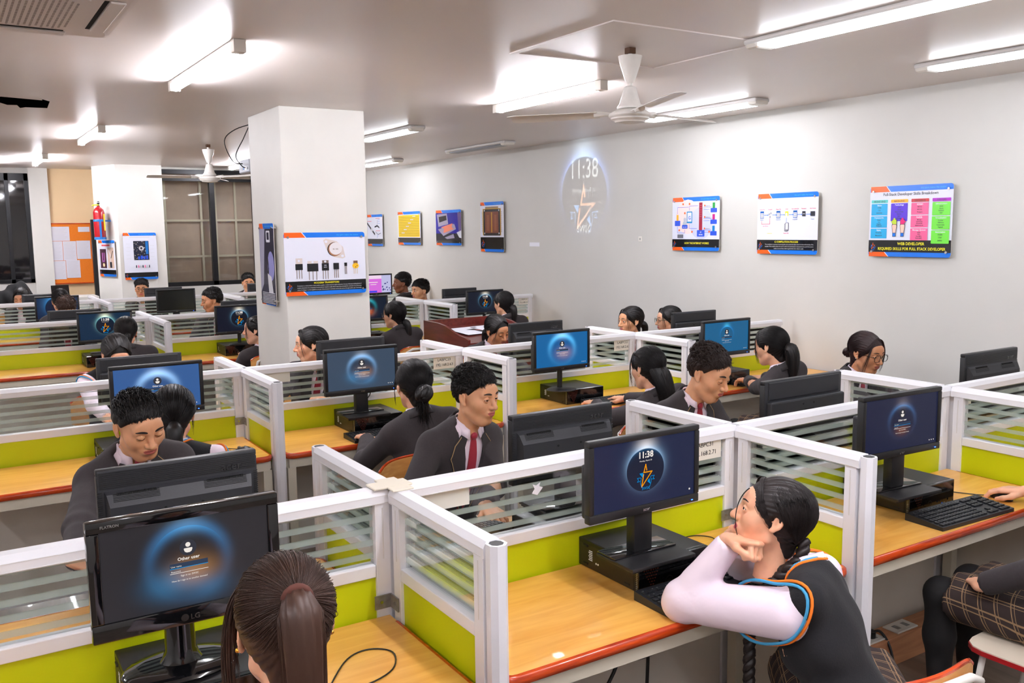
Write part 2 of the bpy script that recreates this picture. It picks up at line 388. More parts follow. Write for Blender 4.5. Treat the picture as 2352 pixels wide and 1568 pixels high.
def screen_art(kind, W, H):
    a = Art(.0002); c = lambda u: (u-.5)*W; d = lambda v: (v-.5)*H
    if kind.startswith('lock'):
        z0 = .53
        a.text('11:38', 0, d(z0+.185), .135*H, S_w, bold=1.6); a.text('Monday, March 30', 0, d(z0+.128), .032*H, S_w)
        star(a, 0, d(z0-.09), .17*H, S_or, S_bl)
        a.disc(c(.95), d(.09), .008*W, S_w, n=10)
    elif kind.startswith('login'):
        cz = .5
        a.disc(0, d(cz+.17), .092*H, emis('avatar_ring', (96,96,110), .35), n=28)
        a.disc(0, d(cz+.203), .027*H, S_w, n=20); a.poly([(-.044*H, d(cz+.165)), (.044*H, d(cz+.165)), (.046*H, d(cz+.15)), (.036*H, d(cz+.125)), (.016*H, d(cz+.113)), (-.016*H, d(cz+.113)), (-.036*H, d(cz+.125)), (-.046*H, d(cz+.15))], S_w)
        a.text('Other user', 0, d(cz+.035), .052*H, S_w, bold=1)
        w_ = .115*W
        a.rect(-w_, d(cz-.045), w_, d(cz+.01), S_dim); a.rect(-w_, d(cz-.05), w_, d(cz-.043), S_bl)
        a.rect(-w_, d(cz-.105), w_, d(cz-.10), S_w); a.text('User name', -w_*.95, d(cz-.032), .026*H, S_w, 'l'); a.text('Password', -w_*.95, d(cz-.09), .026*H, S_w, 'l')
        a.text('Sign in to: SWSC', 0, d(cz-.145), .028*H, S_w); a.text('How do I sign in to another domain?', 0, d(cz-.195), .026*H, S_w)
        if kind != 'loginlg':
            for q in (.89,.92,.95): a.disc(c(q), d(.07), .006*W, S_w, n=8)
    elif kind == 'pink':
        pk = emis('web_pink', (216,110,220), 1.0)
        a.rect(-W/2,-H/2,W/2,H/2, pk); a.rect(-W/2, H*.3, W/2, H/2, emis('web_pale', (240,215,238), 1)); a.rect(W*.18,-H/2,W/2,H/2, emis('web_lilac', (190,190,226), 1))
        for i in range(14): a.disc(W*(.2+.28*random.random()), H*(-.4+.5*random.random()), .02*W, emis('web_navy', (70,60,140), .8), n=8)
        a.rect(-W*.3,-H*.48,W*.02,-H*.38, emis('web_blue', (70,70,230), 1)); a.rect(-W*.3,H*.08,W*.05,H*.12, S_w); a.rect(-W*.2,-H*.04,W*.0,-H*.01, S_w)
    return a.mb.mesh('screen_art')

# ------------------------------------------------------------------ monitors, computers, keyboards
def mon_housing(W, H, z0, gloss, back):
    mb = MB(); m = M_blkg if gloss else M_blk; b = .018 if not gloss else .026; bb = .028 if not gloss else .042
    t = .028
    # front bezel: four bars around the recessed screen
    mb.box((-W/2,-t/2,z0),(W/2,t/2,z0+bb), m, bev=.004); mb.box((-W/2,-t/2,z0+H-b),(W/2,t/2,z0+H), m, bev=.004)
    mb.box((-W/2,-t/2,z0+bb),(-W/2+b,t/2,z0+H-b), m, bev=.003); mb.box((W/2-b,-t/2,z0+bb),(W/2,t/2,z0+H-b), m, bev=.003)
    mb.box((-W/2+.002,-t/2+.006,z0+.002),(W/2-.002,t/2+.002,z0+H-.002), M_blk2, bev=.003)
    return mb
def mon_back(W, H, z0, style):
    mb = MB(); y = .016
    if style == 'ribbed':
        # shallow bulge below a ribbed upper band, side vents
        prof = [(y, z0+H*.76), (y+.012, z0+H*.73), (y+.03, z0+H*.60), (y+.034, z0+H*.2), (y+.02, z0+H*.06), (y, z0+.01)]
        x0, x1 = -W/2+.018, W/2-.018; v = []; f = []
        for k, (yy, zz) in enumerate(prof): v += [(x0+(yy-y)*.3, yy, zz), (x1-(yy-y)*.3, yy, zz)]
        for k in range(len(prof)-1): f.append((2*k, 2*k+1, 2*k+3, 2*k+2))
        f += [tuple(range(0, 2*len(prof), 2)), tuple(range(1, 2*len(prof), 2))[::-1]]
        mb.add(v, f, M_blk2)
        for k in range(9): mb.box((-W/2+.006, y-.001, z0+H*.79+k*.0052), (W/2-.006, y+.0016, z0+H*.79+k*.0052+.0026), M_blk)
        for k in range(30):
            for sx in (-1, 1): mb.box((sx*(W/2-.006)-.006, y-.001, z0+.012+k*(H*.72/30)), (sx*(W/2-.006)+.006, y+.001, z0+.012+k*(H*.72/30)+.003), M_blk)
        for x in (-.12, .12):
            for k in range(26): mb.box((x-.052+k*.004, y+.0085, z0+H*.715), (x-.052+k*.004+.002, y+.0145, z0+H*.74), M_void)
        for k in range(6):
            for x in (-.12, .12): mb.box((x-.06, y+.012, z0+H*.655+k*.0035), (x+.06, y+.0232-k*.0019, z0+H*.655+k*.0035+.0012), M_void)
        mb.tube([(-.05,y+.034,z0+H*.52),(-.05,y+.0352,z0+H*.52)], .004, M_void); mb.tube([(.05,y+.034,z0+H*.52),(.05,y+.0352,z0+H*.52)], .004, M_void)
    else:
        mb.box((-W/2+.012, y-.004, z0+.006), (W/2-.012, y+.030, z0+H*.69), M_blk2, bev=.008)
        mb.box((-W/2+.02, y-.004, z0+H*.705), (W/2-.02, y+.006, z0+H-.006), M_blk2, bev=.004)
        for x in (-.028, .04): mb.tube([(x,y+.0298,z0+H*.60),(x,y+.031,z0+H*.60)], .0045, M_void)
        mb.box((-.03, y+.030, z0+H*.38), (.03, y+.0308, z0+H*.52), M_void)
        for k in range(5): mb.box((-.026, y+.0309, z0+H*(.40+.022*k)), (.024, y+.0312, z0+H*(.405+.022*k)), M_galv)
    return mb
def mon_base(style):
    mb = MB()
    if style == 'square':
        mb.box((-.125,-.10,.006),(.125,.075,.018), M_blk, bev=.003); mb.box((-.122,-.015,.018),(.122,.075,.024), M_blkg, bev=.002)
        for x in (-.1,.1): mb.box((x-.02,-.09,0),(x+.02,.06,.006), M_blk)
    elif style == 'oval':
        mb.lathe([(.001,0),(.128,0),(.133,.006),(.125,.013),(.09,.018),(.04,.022),(.001,.022)], M_blkg, 40, mtx=Matrix.Translation((-.01,.085,0)), sy=.68)
    else:
        mb.lathe([(.001,0),(.098,0),(.1,.005),(.09,.011),(.03,.016),(.001,.016)], M_blk, 32, sy=.85)
    return mb
def mon_neck(style, z0):
    mb = MB()
    if style == 'square': mb.box((-.036,-.0,.02),(.036,.04,z0+.06), M_blk, bev=.004); mb.box((-.05,.012,z0+.03),(.05,.04,z0+.11), M_blk2, bev=.004)
    elif style == 'oval': mb.lathe([(.05,.018),(.042,.03),(.035,.05),(.033,z0+.02)], M_blkg, 24, sy=.75, mtx=Matrix.Translation((-.01,.085,0))); mb.box((-.03,.03,z0+.01),(.02,.10,z0+.05), M_blkg, bev=.01); mb.box((-.045,.012,z0),(.045,.05,z0+.09), M_blk2, bev=.006)
    else: mb.tube([(0,.02,.01),(0,.02,z0+.08)], .017, M_blk, 12); mb.box((-.04,.012,z0+.03),(.04,.035,z0+.11), M_blk2, bev=.004)
    return mb
def monitor(label, x, y, z, rz, scr=None, W=.44, H=.25, stand='square', back='tier', brand='acer', z0=.135, group=None, tilt=0):
    t = thing('computer_monitor', label, 'monitor', (x,y,z), rz, group)
    gl = stand == 'oval'; b = .018 if not gl else .026; bb = .028 if not gl else .042
    hs = inst('housing', cached(('hs',W,H,z0,gl), lambda: mon_housing(W,H,z0,gl,back).mesh('housing', True)), t)
    inst('back_cover', cached(('bk',W,H,z0,back), lambda: mon_back(W,H,z0,back).mesh('back_cover')), t)
    inst('stand_base', cached(('mbs',stand), lambda: mon_base(stand).mesh('stand_base', True)), t)
    inst('stand_neck', cached(('mnk',stand,z0), lambda: mon_neck(stand,z0).mesh('stand_neck', True)), t)
    sw, sh = W-2*b, H-b-bb
    def pane():
        me = bpy.data.meshes.new('screen'); me.from_pydata([(-sw/2,-.0085,-sh/2),(sw/2,-.0085,-sh/2),(sw/2,-.0085,sh/2),(-sw/2,-.0085,sh/2)], [], [(0,1,2,3)])
        uv = me.uv_layers.new(name='UVMap')
        for i, c in enumerate(((0,0),(1,0),(1,1),(0,1))): uv.data[i].uv = c
        me.materials.append(SCR.get(scr) or (M_pup if scr != 'off' else mat('screen_off_glass', (34,36,34), .12))); return me
    s = inst('screen', cached(('scr',sw,sh,scr), pane), t, (0,0,z0+bb+sh/2))
    if scr and scr not in ('off','plain4'):
        inst('screen_content', cached(('sart',scr,sw,sh), lambda: screen_art(scr, sw, sh)), s, (0,-.0087,0))
    def logo():
        a = Art(.0002)
        if brand == 'lg': a.disc(-.016, .005, .0085, M_chrome); a.text('LG', -.004, -.001, .017, M_chrome, 'l', 1)
        else: a.text(brand, 0, 0, .015, M_chrome, 'c', 1)
        return a.mb.mesh('logo')
    if scr: inst('brand_logo', cached(('logo',brand), logo), t, (0,-.0144,z0+(.009 if not gl else .013)))
    if scr and not gl: inst('power_light', cached('pled', lambda: MB().box((-.003,-.001,-.0012),(.003,0,.0012), M_led).mesh('power_light')), t, (W/2-.03,-.0142,z0+.010))
    if scr == 'loginlg':
        inst('corner_marking', cached('flat', lambda: Art().text('FLATRON', 0, 0, .0085, M_galv, 'l', 1).mb.mesh('marking')), t, (-W/2+.028,-.0146,z0+H-.016))
    if back == 'ribbed' and not scr:
        inst('brand_logo', cached('blogo', lambda: Art().text('acer', 0, 0, .034, M_blkg, 'c', 1).mb.mesh('logo')), t, (-W/2+.075,.0186,z0+H*.80), (0,0,math.pi))
    return t
def computer(label, x, y, z, rz, kind='dell', group=None):
    """slim desktop case lying flat, front towards -Y, base at z"""
    t = thing('desktop_computer', label, 'computer', (x,y,z), rz, group)
    w, d, h = .29, .30, .093
    def case():
        mb = MB(); mb.box((-w/2,-d/2+.012,0),(w/2,d/2,h), M_pc, bev=.003)
        mb.box((-w/2-.0008,-d/2+.02,.004),(-w/2,d/2-.01,h-.014), M_pcside)
        for (yy, zz) in ((-.10,.014),(-.10,.074),(.0,.078),(.11,.014),(.11,.074)): mb.box((-w/2-.004,yy-.012,zz-.003),(-w/2,yy+.012,zz+.003), M_blk, bev=.001)
        for k in range(6): mb.box((-w/2-.0012,.075,.03+k*.006),(-w/2-.0008,.095-.003*(k%2),.033+k*.006), M_white)
        for yy in (.045,.055): mb.tube([(-w/2-.0008,yy,.028),(-w/2-.0014,yy,.028)], .0035, M_white)
        return mb
    inst('case', cached('pccase', lambda: case().mesh('case')), t)
    def front():
        mb = MB(); mb.box((-w/2,-d/2-.004,0),(w/2,-d/2+.013,h), M_pcf, bev=.003)
        for k in range(14): mb.box((-w/2-.0006,-d/2+.001,.006+k*.006),(-w/2+.001,-d/2+.009,.009+k*.006), M_galv)
        mb.box((-.02,-d/2-.0046,.05),(w/2-.03,-d/2-.004,.0512), M_blk)
        a = Art(.0002); mesh_c = mat('copper_mesh', (110,50,34), .4, metal=.6)
        for r in range(9):
            for q in range(9-r):
                a.rect(-w/2+.006+r*.0045+q*.009, h-.010-r*.0088, -w/2+.006+r*.0045+q*.009+.006, h-.006-r*.0088, mesh_c)
        a.line([(-.03+.014*math.cos(k*.3927),.022+.014*math.sin(k*.3927)) for k in range(17)], .0016, M_chrome)
        a.text('DELL', -.03, .019, .0095, M_chrome, 'c', 1, .02)
        a.rect(.045,.012,.054,.017, mat('usb_blue', (20,90,190), .4)); a.rect(.06,.012,.069,.017, M_galv); a.disc(.085,.0145,.002, M_galv, n=8); a.disc(.12,.0145,.005, M_blk)
        mb2 = a.mb; mb.add([(p[0], p[1]-d/2-.0045, p[2]) for p in mb2.v], [], M_pcf)
        o = len(mb.v)-len(mb2.v)
        for f, k in zip(mb2.f, mb2.m): mb.f.append(tuple(i+o for i in f)); mb.m.append(mb.mi(mb2.mats[k]))
        return mb
    inst('front_panel', cached('pcfront', lambda: front().mesh('front_panel')), t)
    return t
def keyboard(label, x, y, z, rz, group=None):
    t = thing('computer_keyboard', label, 'keyboard', (x,y,z), rz, group)
    def base():
        mb = MB(); L = .22; Wd = .078
        mb.prism([(-Wd,.0),(Wd,.0),(Wd,.028),(-Wd,.014)], -L, L, M_key, Matrix(((0,0,1,0),(1,0,0,0),(0,1,0,0),(0,0,0,1))))
        return mb
    def keys():
        mb = MB(); rows = 6
        for r in range(rows):
            yy = -.062+r*.0215+(.006 if r == 5 else 0); zb = .014+(yy+.078)/.156*.014
            n = 23
            for k in range(n):
                xx = -.21+k*.0182
                if k in (15, 19) : continue
                if r == 0 and 4 <= k <= 9:
                    if k == 4: mb.box((xx,yy-.008,zb-.002),(xx+.106,yy+.008,zb+.006), M_key, bev=.0015)
                    continue
                if r in (2,) and 15 <= k <= 18: continue
                if r == 1 and k in (16, 18): continue
                mb.box((xx,yy-.0085,zb-.002),(xx+.0155,yy+.0085,zb+.006), M_key, bev=.0015)
                if (k*7+r) % 3: mb.box((xx+.003,yy+.001,zb+.0061),(xx+.007,yy+.005,zb+.0063), M_galv)
        return mb
    inst('key_tray', cached('kbb', lambda: base().mesh('tray')), t); inst('keys', cached('kbk', lambda: keys().mesh('keys')), t)
    return t
def mouse(label, x, y, z, rz, group=None):
    t = thing('computer_mouse', label, 'mouse', (x,y,z), rz, group)
    def sh():
        mb = MB(); v = MB().sphere((0,0,0), (.031,.052,.030), M_blk, 12)
        mb.add([(a, b, max(0, c)*(1+.15*(b < 0))) for a, b, c in v.v], v.f, M_blk); return mb
    inst('shell', cached('mosh', lambda: sh().mesh('shell', True)), t)
    inst('scroll_wheel', cached('mosw', lambda: MB().tube([(-.004,.028,.024),(.004,.028,.024)], .008, M_galv, 12).mesh('wheel')), t)
    return t
def cable(label, pts, r=.0025, m=None, name='cable', cat='cable', group=None):
    P = [Vector(p) for p in pts]; out = []
    for i in range(len(P)-1):
        p0, p1, p2, p3 = P[max(i-1,0)], P[i], P[i+1], P[min(i+2,len(P)-1)]
        for k in range(6):
            t = k/6; out.append(.5*((2*p1)+(-p0+p2)*t+(2*p0-5*p1+4*p2-p3)*t*t+(-p0+3*p1-3*p2+p3)*t**3))
    out.append(P[-1])
    o = MB().tube(out, r, m or M_blk, 6).build(name, None, smooth='all')
    return tag(o, label, cat, group)

# ------------------------------------------------------------------ desks and partitions
def panel_parts(t, L, low='green', end_post=True, lit_ends=(0,0), top=1.125):
    """panel running along +X from 0 to L in local space"""
    T = .022; mb = MB()
    x0, x1 = .02, L-.02
    # rails
    prof = [(-.026,1.083),(.026,1.083),(.027,1.108),(.018,top),(-.018,top),(-.027,1.108)]
    rot = Matrix(((0,0,1,0),(1,0,0,0),(0,1,0,0),(0,0,0,1)))
    mb.prism(prof, x0-.012, x1+.012, M_alu, rot)
    for z_ in (1.0855, 1.106): mb.box((x0,-.0275,z_-.0006),(x1,.0275,z_+.0006), M_fix)
    mb.box((x0+.0455,-T+.001,.868),(x1-.0455,T-.001,.905), M_alu, bev=.003)
    mb.box((x0+.0455,-T+.001,.05),(x1-.0455,T-.001,.085), M_alu)
    for a, b in ((x0, x0+.045), (x1-.045, x1)): mb.box((a,-T,.05),(b,T,1.085), M_alu, bev=.002); mb.box(((a+b)/2-.002,-T-.0006,.92),((a+b)/2+.002,T+.0006,1.07), M_fix)
    for s_, e in ((-1, x0-.012), (1, x1+.012)): mb.box((e-.001 if s_ < 0 else e, -.014, 1.09), (e if s_ < 0 else e+.001, .014, 1.118), M_alud)
    o = mb.build('frame', t)
    MB().box((x0+.043,-.003,.903),(x1-.043,.003,1.086), M_glass).build('glass', t)
    g = MB(); g.box((x0+.043,-.012,.70),(x1-.043,.012,.87), M_green).build('lime_board', t)
    MB().box((x0+.043,-.012,.084),(x1-.043,.012,.70), M_cream).build('lower_board', t)
    return o
def post(t, x, y):
    mb = MB(); r = .024; p = [(r,-r*.45),(r,r*.45),(r*.45,r),(-r*.45,r),(-r,r*.45),(-r,-r*.45),(-r*.45,-r),(r*.45,-r)]
    mb.prism([(x+a,y+b) for a,b in p], .02, 1.122, M_alu)
    mb.prism([(x+a*.7,y+b*.7) for a,b in p], 1.122, 1.1225, M_alud)
    return mb.build('end_post', t)
def divider(label, x, y, L, sgn, group, rz_off=0):
    """short partition from the row at (x,y) running sgn*Y for L"""
    t = thing('desk_divider', label, 'partition', (x,y,0), (math.pi/2 if sgn > 0 else -math.pi/2)+rz_off, group)
    me = cached(('div',round(L,2)), lambda: 1)
    panel_parts(t, L-.02); post(t, L-.012, 0)
    return t
def row_panel(label, xa, ya, xb, yb, group):
    L = math.hypot(xb-xa, yb-ya); t = thing('row_partition', label, 'partition', (xa,ya,0), math.atan2(yb-ya, xb-xa), group)
    panel_parts(t, L); return t
def bracket(t, x, y, z, sx, sy):
    mb = MB(); mb.box((min(x,x+sx*.05),y-.002,z-.02),(max(x,x+sx*.05),y+.002,z+.02), M_galv); mb.box((x-.002,min(y,y+sy*.05),z-.02),(x+.002,max(y,y+sy*.05),z+.02), M_galv)
    mb.tube([(x+sx*.03,y-.004,z),(x+sx*.03,y+.004,z)], .005, M_chrome); mb.tube([(x-.004,y+sy*.03,z),(x+.004,y+sy*.03,z)], .005, M_chrome)
    return mb.build('corner_bracket', t)
def desk(label, x0, x1, y, sgn, group, depth=.515):
    """desk between x0..x1, back edge at y, front edge towards sgn*Y"""
    W = x1-x0; t = thing('computer_desk', label, 'desk', ((x0+x1)/2, y, 0), 0 if sgn < 0 else math.pi, group)
    def rr(r, e):
        a = W/2+e; yb = -.001; yf = -depth-e; p = [(a,yb),(-a,yb)]
        for cx, a0 in ((-a+r,180),(a-r,270)): p += [(cx+r*math.cos((a0+q)*D2R), yf+r+r*math.sin((a0+q)*D2R)) for q in (0,22,45,68,90)]
        return p
    MB().prism(rr(.04,0), .724, .75, M_top).build('desk_top', t)
    o = MB(); P = rr(.04, 0); n = len(P)
    prof = [(0,.722),(.006,.724),(.009,.736),(.006,.7485),(0,.7508),(-.006,.7508)]
    v = []; pts = P[2:]
    pts = [(-W/2,-.05)]+pts+[(W/2,-.05)]
    for i, p in enumerate(pts):
        a = Vector(pts[max(i-1,0)]); b = Vector(pts[min(i+1,len(pts)-1)]); d = (b-a).normalized(); nx, ny = d.y, -d.x
        for e, z in prof: v.append((p[0]+nx*e, p[1]+ny*e, z))
    k = len(prof); f = [(i*k+j, i*k+j+1, (i+1)*k+j+1, (i+1)*k+j) for i in range(len(pts)-1) for j in range(k-1)]
    o.add(v, f, M_edge); o.build('edge_band', t, smooth='all')
    a = W/2-.01; fr = MB()
    fr.box((-a,-depth+.012,.675),(a,-depth+.045,.722), M_steel); fr.box((-a,-.06,.675),(a,-.03,.722), M_steel)
    for s_ in (-1, 1): fr.box((s_*a-.015,-depth+.045,.675),(s_*a+.015,-.06,.722), M_steel)
    fr.build('apron', t)
    for s_ in (-1, 1):
        for yy in (-depth+.035, -.05): MB().box((s_*(a-.012)-.022, yy-.022, 0), (s_*(a-.012)+.022, yy+.022, .675), M_steel, bev=.003).build('leg', t)
    return t
def name_sign(label, x, y, z, w, h, rz, lines, group=None, m=None, back=None):
    a = Art(.0004); a.rect(-w/2,-h/2,w/2,h/2, m or M_paper)
    for i, s_ in enumerate(lines): a.text(s_, 0, h*(.12-.40*i), h*.30, M_pup, 'c', 0, w*.86)
    mb = a.mb; mb.add([(-w/2,0,-h/2),(-w/2,0,h/2),(w/2,0,h/2),(w/2,0,-h/2)], [(0,1,2,3)], m or M_paper)
    o = mb.build('computer_name_sign'); o.location = (x,y,z); o.rotation_euler = (0,0,rz)
    return tag(o, label, 'sign', group)
def chair(label, x, y, rz, group=None):
    """school chair, facing +Y locally"""
    t = thing('school_chair', label, 'chair', (x,y,0), rz, group)
    def seat():
        mb = MB(); P = []
        r = .07; w, d = .20, .19
        for cx, cy, a0 in ((w-r,d-r,0),(-w+r,d-r,90),(-w+r,-d+r,180),(w-r,-d+r,270)): P += [(cx+r*math.cos((a0+q)*D2R), cy+r*math.sin((a0+q)*D2R)) for q in (0,30,60,90)]
        mb.prism(P, .436, .450, mat('seat_cream', (226,214,194), .4)); mb.prism([(a*1.012,b*1.012) for a,b in P], .430, .446, mat('seat_edge_red', (168,30,34), .3)); return mb
    def back():
        mb = MB(); n = 14; v = []; f = []
        for i in range(n+1):
            u = -1+2*i/n; xx = .19*u; yy = -.19-.045*(1-u*u); e = (1-abs(u)**5)
            zt = .80+.035*e; zb = .665-.02*e
            for (dy, z) in ((-.005,zb),(-.005,zt),(.005,zt),(.005,zb)): v.append((xx, yy+dy, z))
        for i in range(n):
            for k in range(4): f.append((i*4+k, i*4+(k+1)%4, (i+1)*4+(k+1)%4, (i+1)*4+k))
        f += [(3,2,1,0), tuple(n*4+k for k in range(4))]
        mb.add(v, f, M_ply)
        mb.tube([(v[i*4+1][0], (v[i*4+1][1]+v[i*4+2][1])/2, v[i*4+1][2]) for i in range(n+1)], .0062, M_edge, 6)
        return mb
    inst('seat', cached('chs', lambda: seat().mesh('seat')), t); inst('backrest', cached('chb', lambda: back().mesh('backrest', .8)), t)
    def upr():
        mb = MB(); P = []
        for s_ in (-1, 1): pass
        P = [(-.165,-.05,.428),(-.165,-.19,.43),(-.165,-.205,.46),(-.165,-.215,.70),(-.15,-.24,.79),(-.10,-.252,.815),(.10,-.252,.815),(.15,-.24,.79),(.165,-.215,.70),(.165,-.205,.46),(.165,-.19,.43),(.165,-.05,.428)]
        mb.tube(P, .011, M_tubew, 10); return mb
    inst('back_frame', cached('chu', lambda: upr().mesh('back_frame', 'all')), t)
    for sx in (-1, 1):
        for sy in (-1, 1): inst('leg', cached(('chl',sx,sy), lambda: MB().tube([(sx*.165,sy*.13,.43),(sx*.175,sy*.185,.0)], .011, M_tubew, 8).mesh('leg', 'all')), t)
    inst('stretcher', cached('chst', lambda: MB().tube([(-.17,.16,.2),(.17,.16,.2)], .008, M_tubew).tube([(-.17,-.16,.2),(.17,-.16,.2)], .008, M_tubew).mesh('stretcher')), t)
    return t

# ------------------------------------------------------------------ sculpting with distance fields
def nets(F, ax, ay, az):
    ins = F < 0
    nx, ny, nz = F.shape
    acc = np.zeros((nx-1,ny-1,nz-1,3)); cnt = np.zeros((nx-1,ny-1,nz-1))
    G = [ax, ay, az]
    for d in range(3):
        sl0 = [slice(None)]*3; sl1 = [slice(None)]*3; sl0[d] = slice(0,-1); sl1[d] = slice(1,None)
        a = F[tuple(sl0)]; b = F[tuple(sl1)]; cr = (a < 0) != (b < 0)
        den = a-b; t = np.where(cr, a/np.where(den == 0, 1, den), 0)
        g = G[d]; sh = [1,1,1]; sh[d] = len(g)-1
        coord = g[:-1].reshape(sh)+t*(g[1:]-g[:-1]).reshape(sh)
        o = [k for k in range(3) if k != d]
        for i in (0,1):
            for j in (0,1):
                s = [None]*3; s[d] = slice(None)
                s[o[0]] = slice(i, F.shape[o[0]]-1+i); s[o[1]] = slice(j, F.shape[o[1]]-1+j)
                c = cr[tuple(s)]; cnt += c
                acc[...,d] += np.where(c, coord[tuple(s)], 0)
                for q, ii in ((o[0], i), (o[1], j)):
                    gq = G[q]; shq = [1,1,1]; shq[q] = len(gq)-1
                    acc[...,q] += c*(gq[ii:len(gq)-1+ii]).reshape(shq)
    act = cnt > 0; idx = -np.ones(act.shape, int); idx[act] = np.arange(act.sum())
    V = acc[act]/cnt[act][:,None]; faces = []
    for d in range(3):
        a, b = [(1,2),(2,0),(0,1)][d]
        sl0 = [slice(None)]*3; sl1 = [slice(None)]*3; sl0[d] = slice(0,-1); sl1[d] = slice(1,None)
        A = ins[tuple(sl0)]; B = ins[tuple(sl1)]; cr = A != B
        cr = cr.copy()
        for q in (a,b):
            s = [slice(None)]*3; s[q] = 0; cr[tuple(s)] = False; s[q] = -1; cr[tuple(s)] = False
        I = np.argwhere(cr)
        if not len(I): continue
        def at(da, db):
            J = I.copy(); J[:,a] -= da; J[:,b] -= db; return idx[J[:,0],J[:,1],J[:,2]]
        q = np.stack([at(1,1), at(0,1), at(0,0), at(1,0)], 1)
        fl = ~A[I[:,0],I[:,1],I[:,2]]
        q[fl] = q[fl][:,::-1]; faces.append(q)
    Q = np.concatenate(faces) if faces else np.zeros((0,4), int)
    return V, Q
def smin(a, b, k):
    if k <= 0: return np.minimum(a, b)
    h = np.clip(.5+.5*(b-a)/k, 0, 1); return b*(1-h)+a*h-k*h*(1-h)
def smax(a, b, k): return -smin(-a, -b, k)
def ell(P, c, r):
    q = P-np.array(c); r = np.array(r); k0 = np.linalg.norm(q/r, axis=-1); k1 = np.linalg.norm(q/(r*r), axis=-1)
    return k0*(k0-1)/np.maximum(k1, 1e-6)
def cap(P, a, b, ra, rb):
    a = np.array(a, float); b = np.array(b, float); ba = b-a; pa = P-a
    h = np.clip((pa@ba)/max(ba@ba, 1e-9), 0, 1)
    return np.linalg.norm(pa-h[...,None]*ba, axis=-1)-(ra+(rb-ra)*h)
def grid(lo, hi, res):
    r = res if hasattr(res, '__len__') else (res,)*3
    ax = [np.arange(lo[i]-r[i]*1.5, hi[i]+r[i]*2, r[i]) for i in range(3)]
    return ax
def sculpt(fn, lo, hi, res, axes=None):
    ax = axes or grid(lo, hi, res)
    P = np.stack(np.meshgrid(*ax, indexing='ij'), -1)
    return nets(fn(P), *ax)
def np_mesh(name, parts, smooth=True):
    """parts: list of (V,Q,matidx array or int), mats set by the caller"""
    vs, fs, ms = [], [], []; o = 0
    for V, Q, m in parts:
        vs.append(V); fs.append(Q+o); ms.append(np.full(len(Q), m) if np.isscalar(m) else m); o += len(V)
    V = np.concatenate(vs); Q = np.concatenate(fs); Mi = np.concatenate(ms)
    me = bpy.data.meshes.new(name); me.vertices.add(len(V)); me.vertices.foreach_set('co', V.astype(np.float32).ravel())
    me.loops.add(len(Q)*4); me.loops.foreach_set('vertex_index', Q.astype(np.int32).ravel())
    me.polygons.add(len(Q)); me.polygons.foreach_set('loop_start', np.arange(0, len(Q)*4, 4, dtype=np.int32))
    me.polygons.foreach_set('material_index', Mi.astype(np.int32)); me.polygons.foreach_set('use_smooth', np.ones(len(Q), bool))
    me.update(calc_edges=True); return me

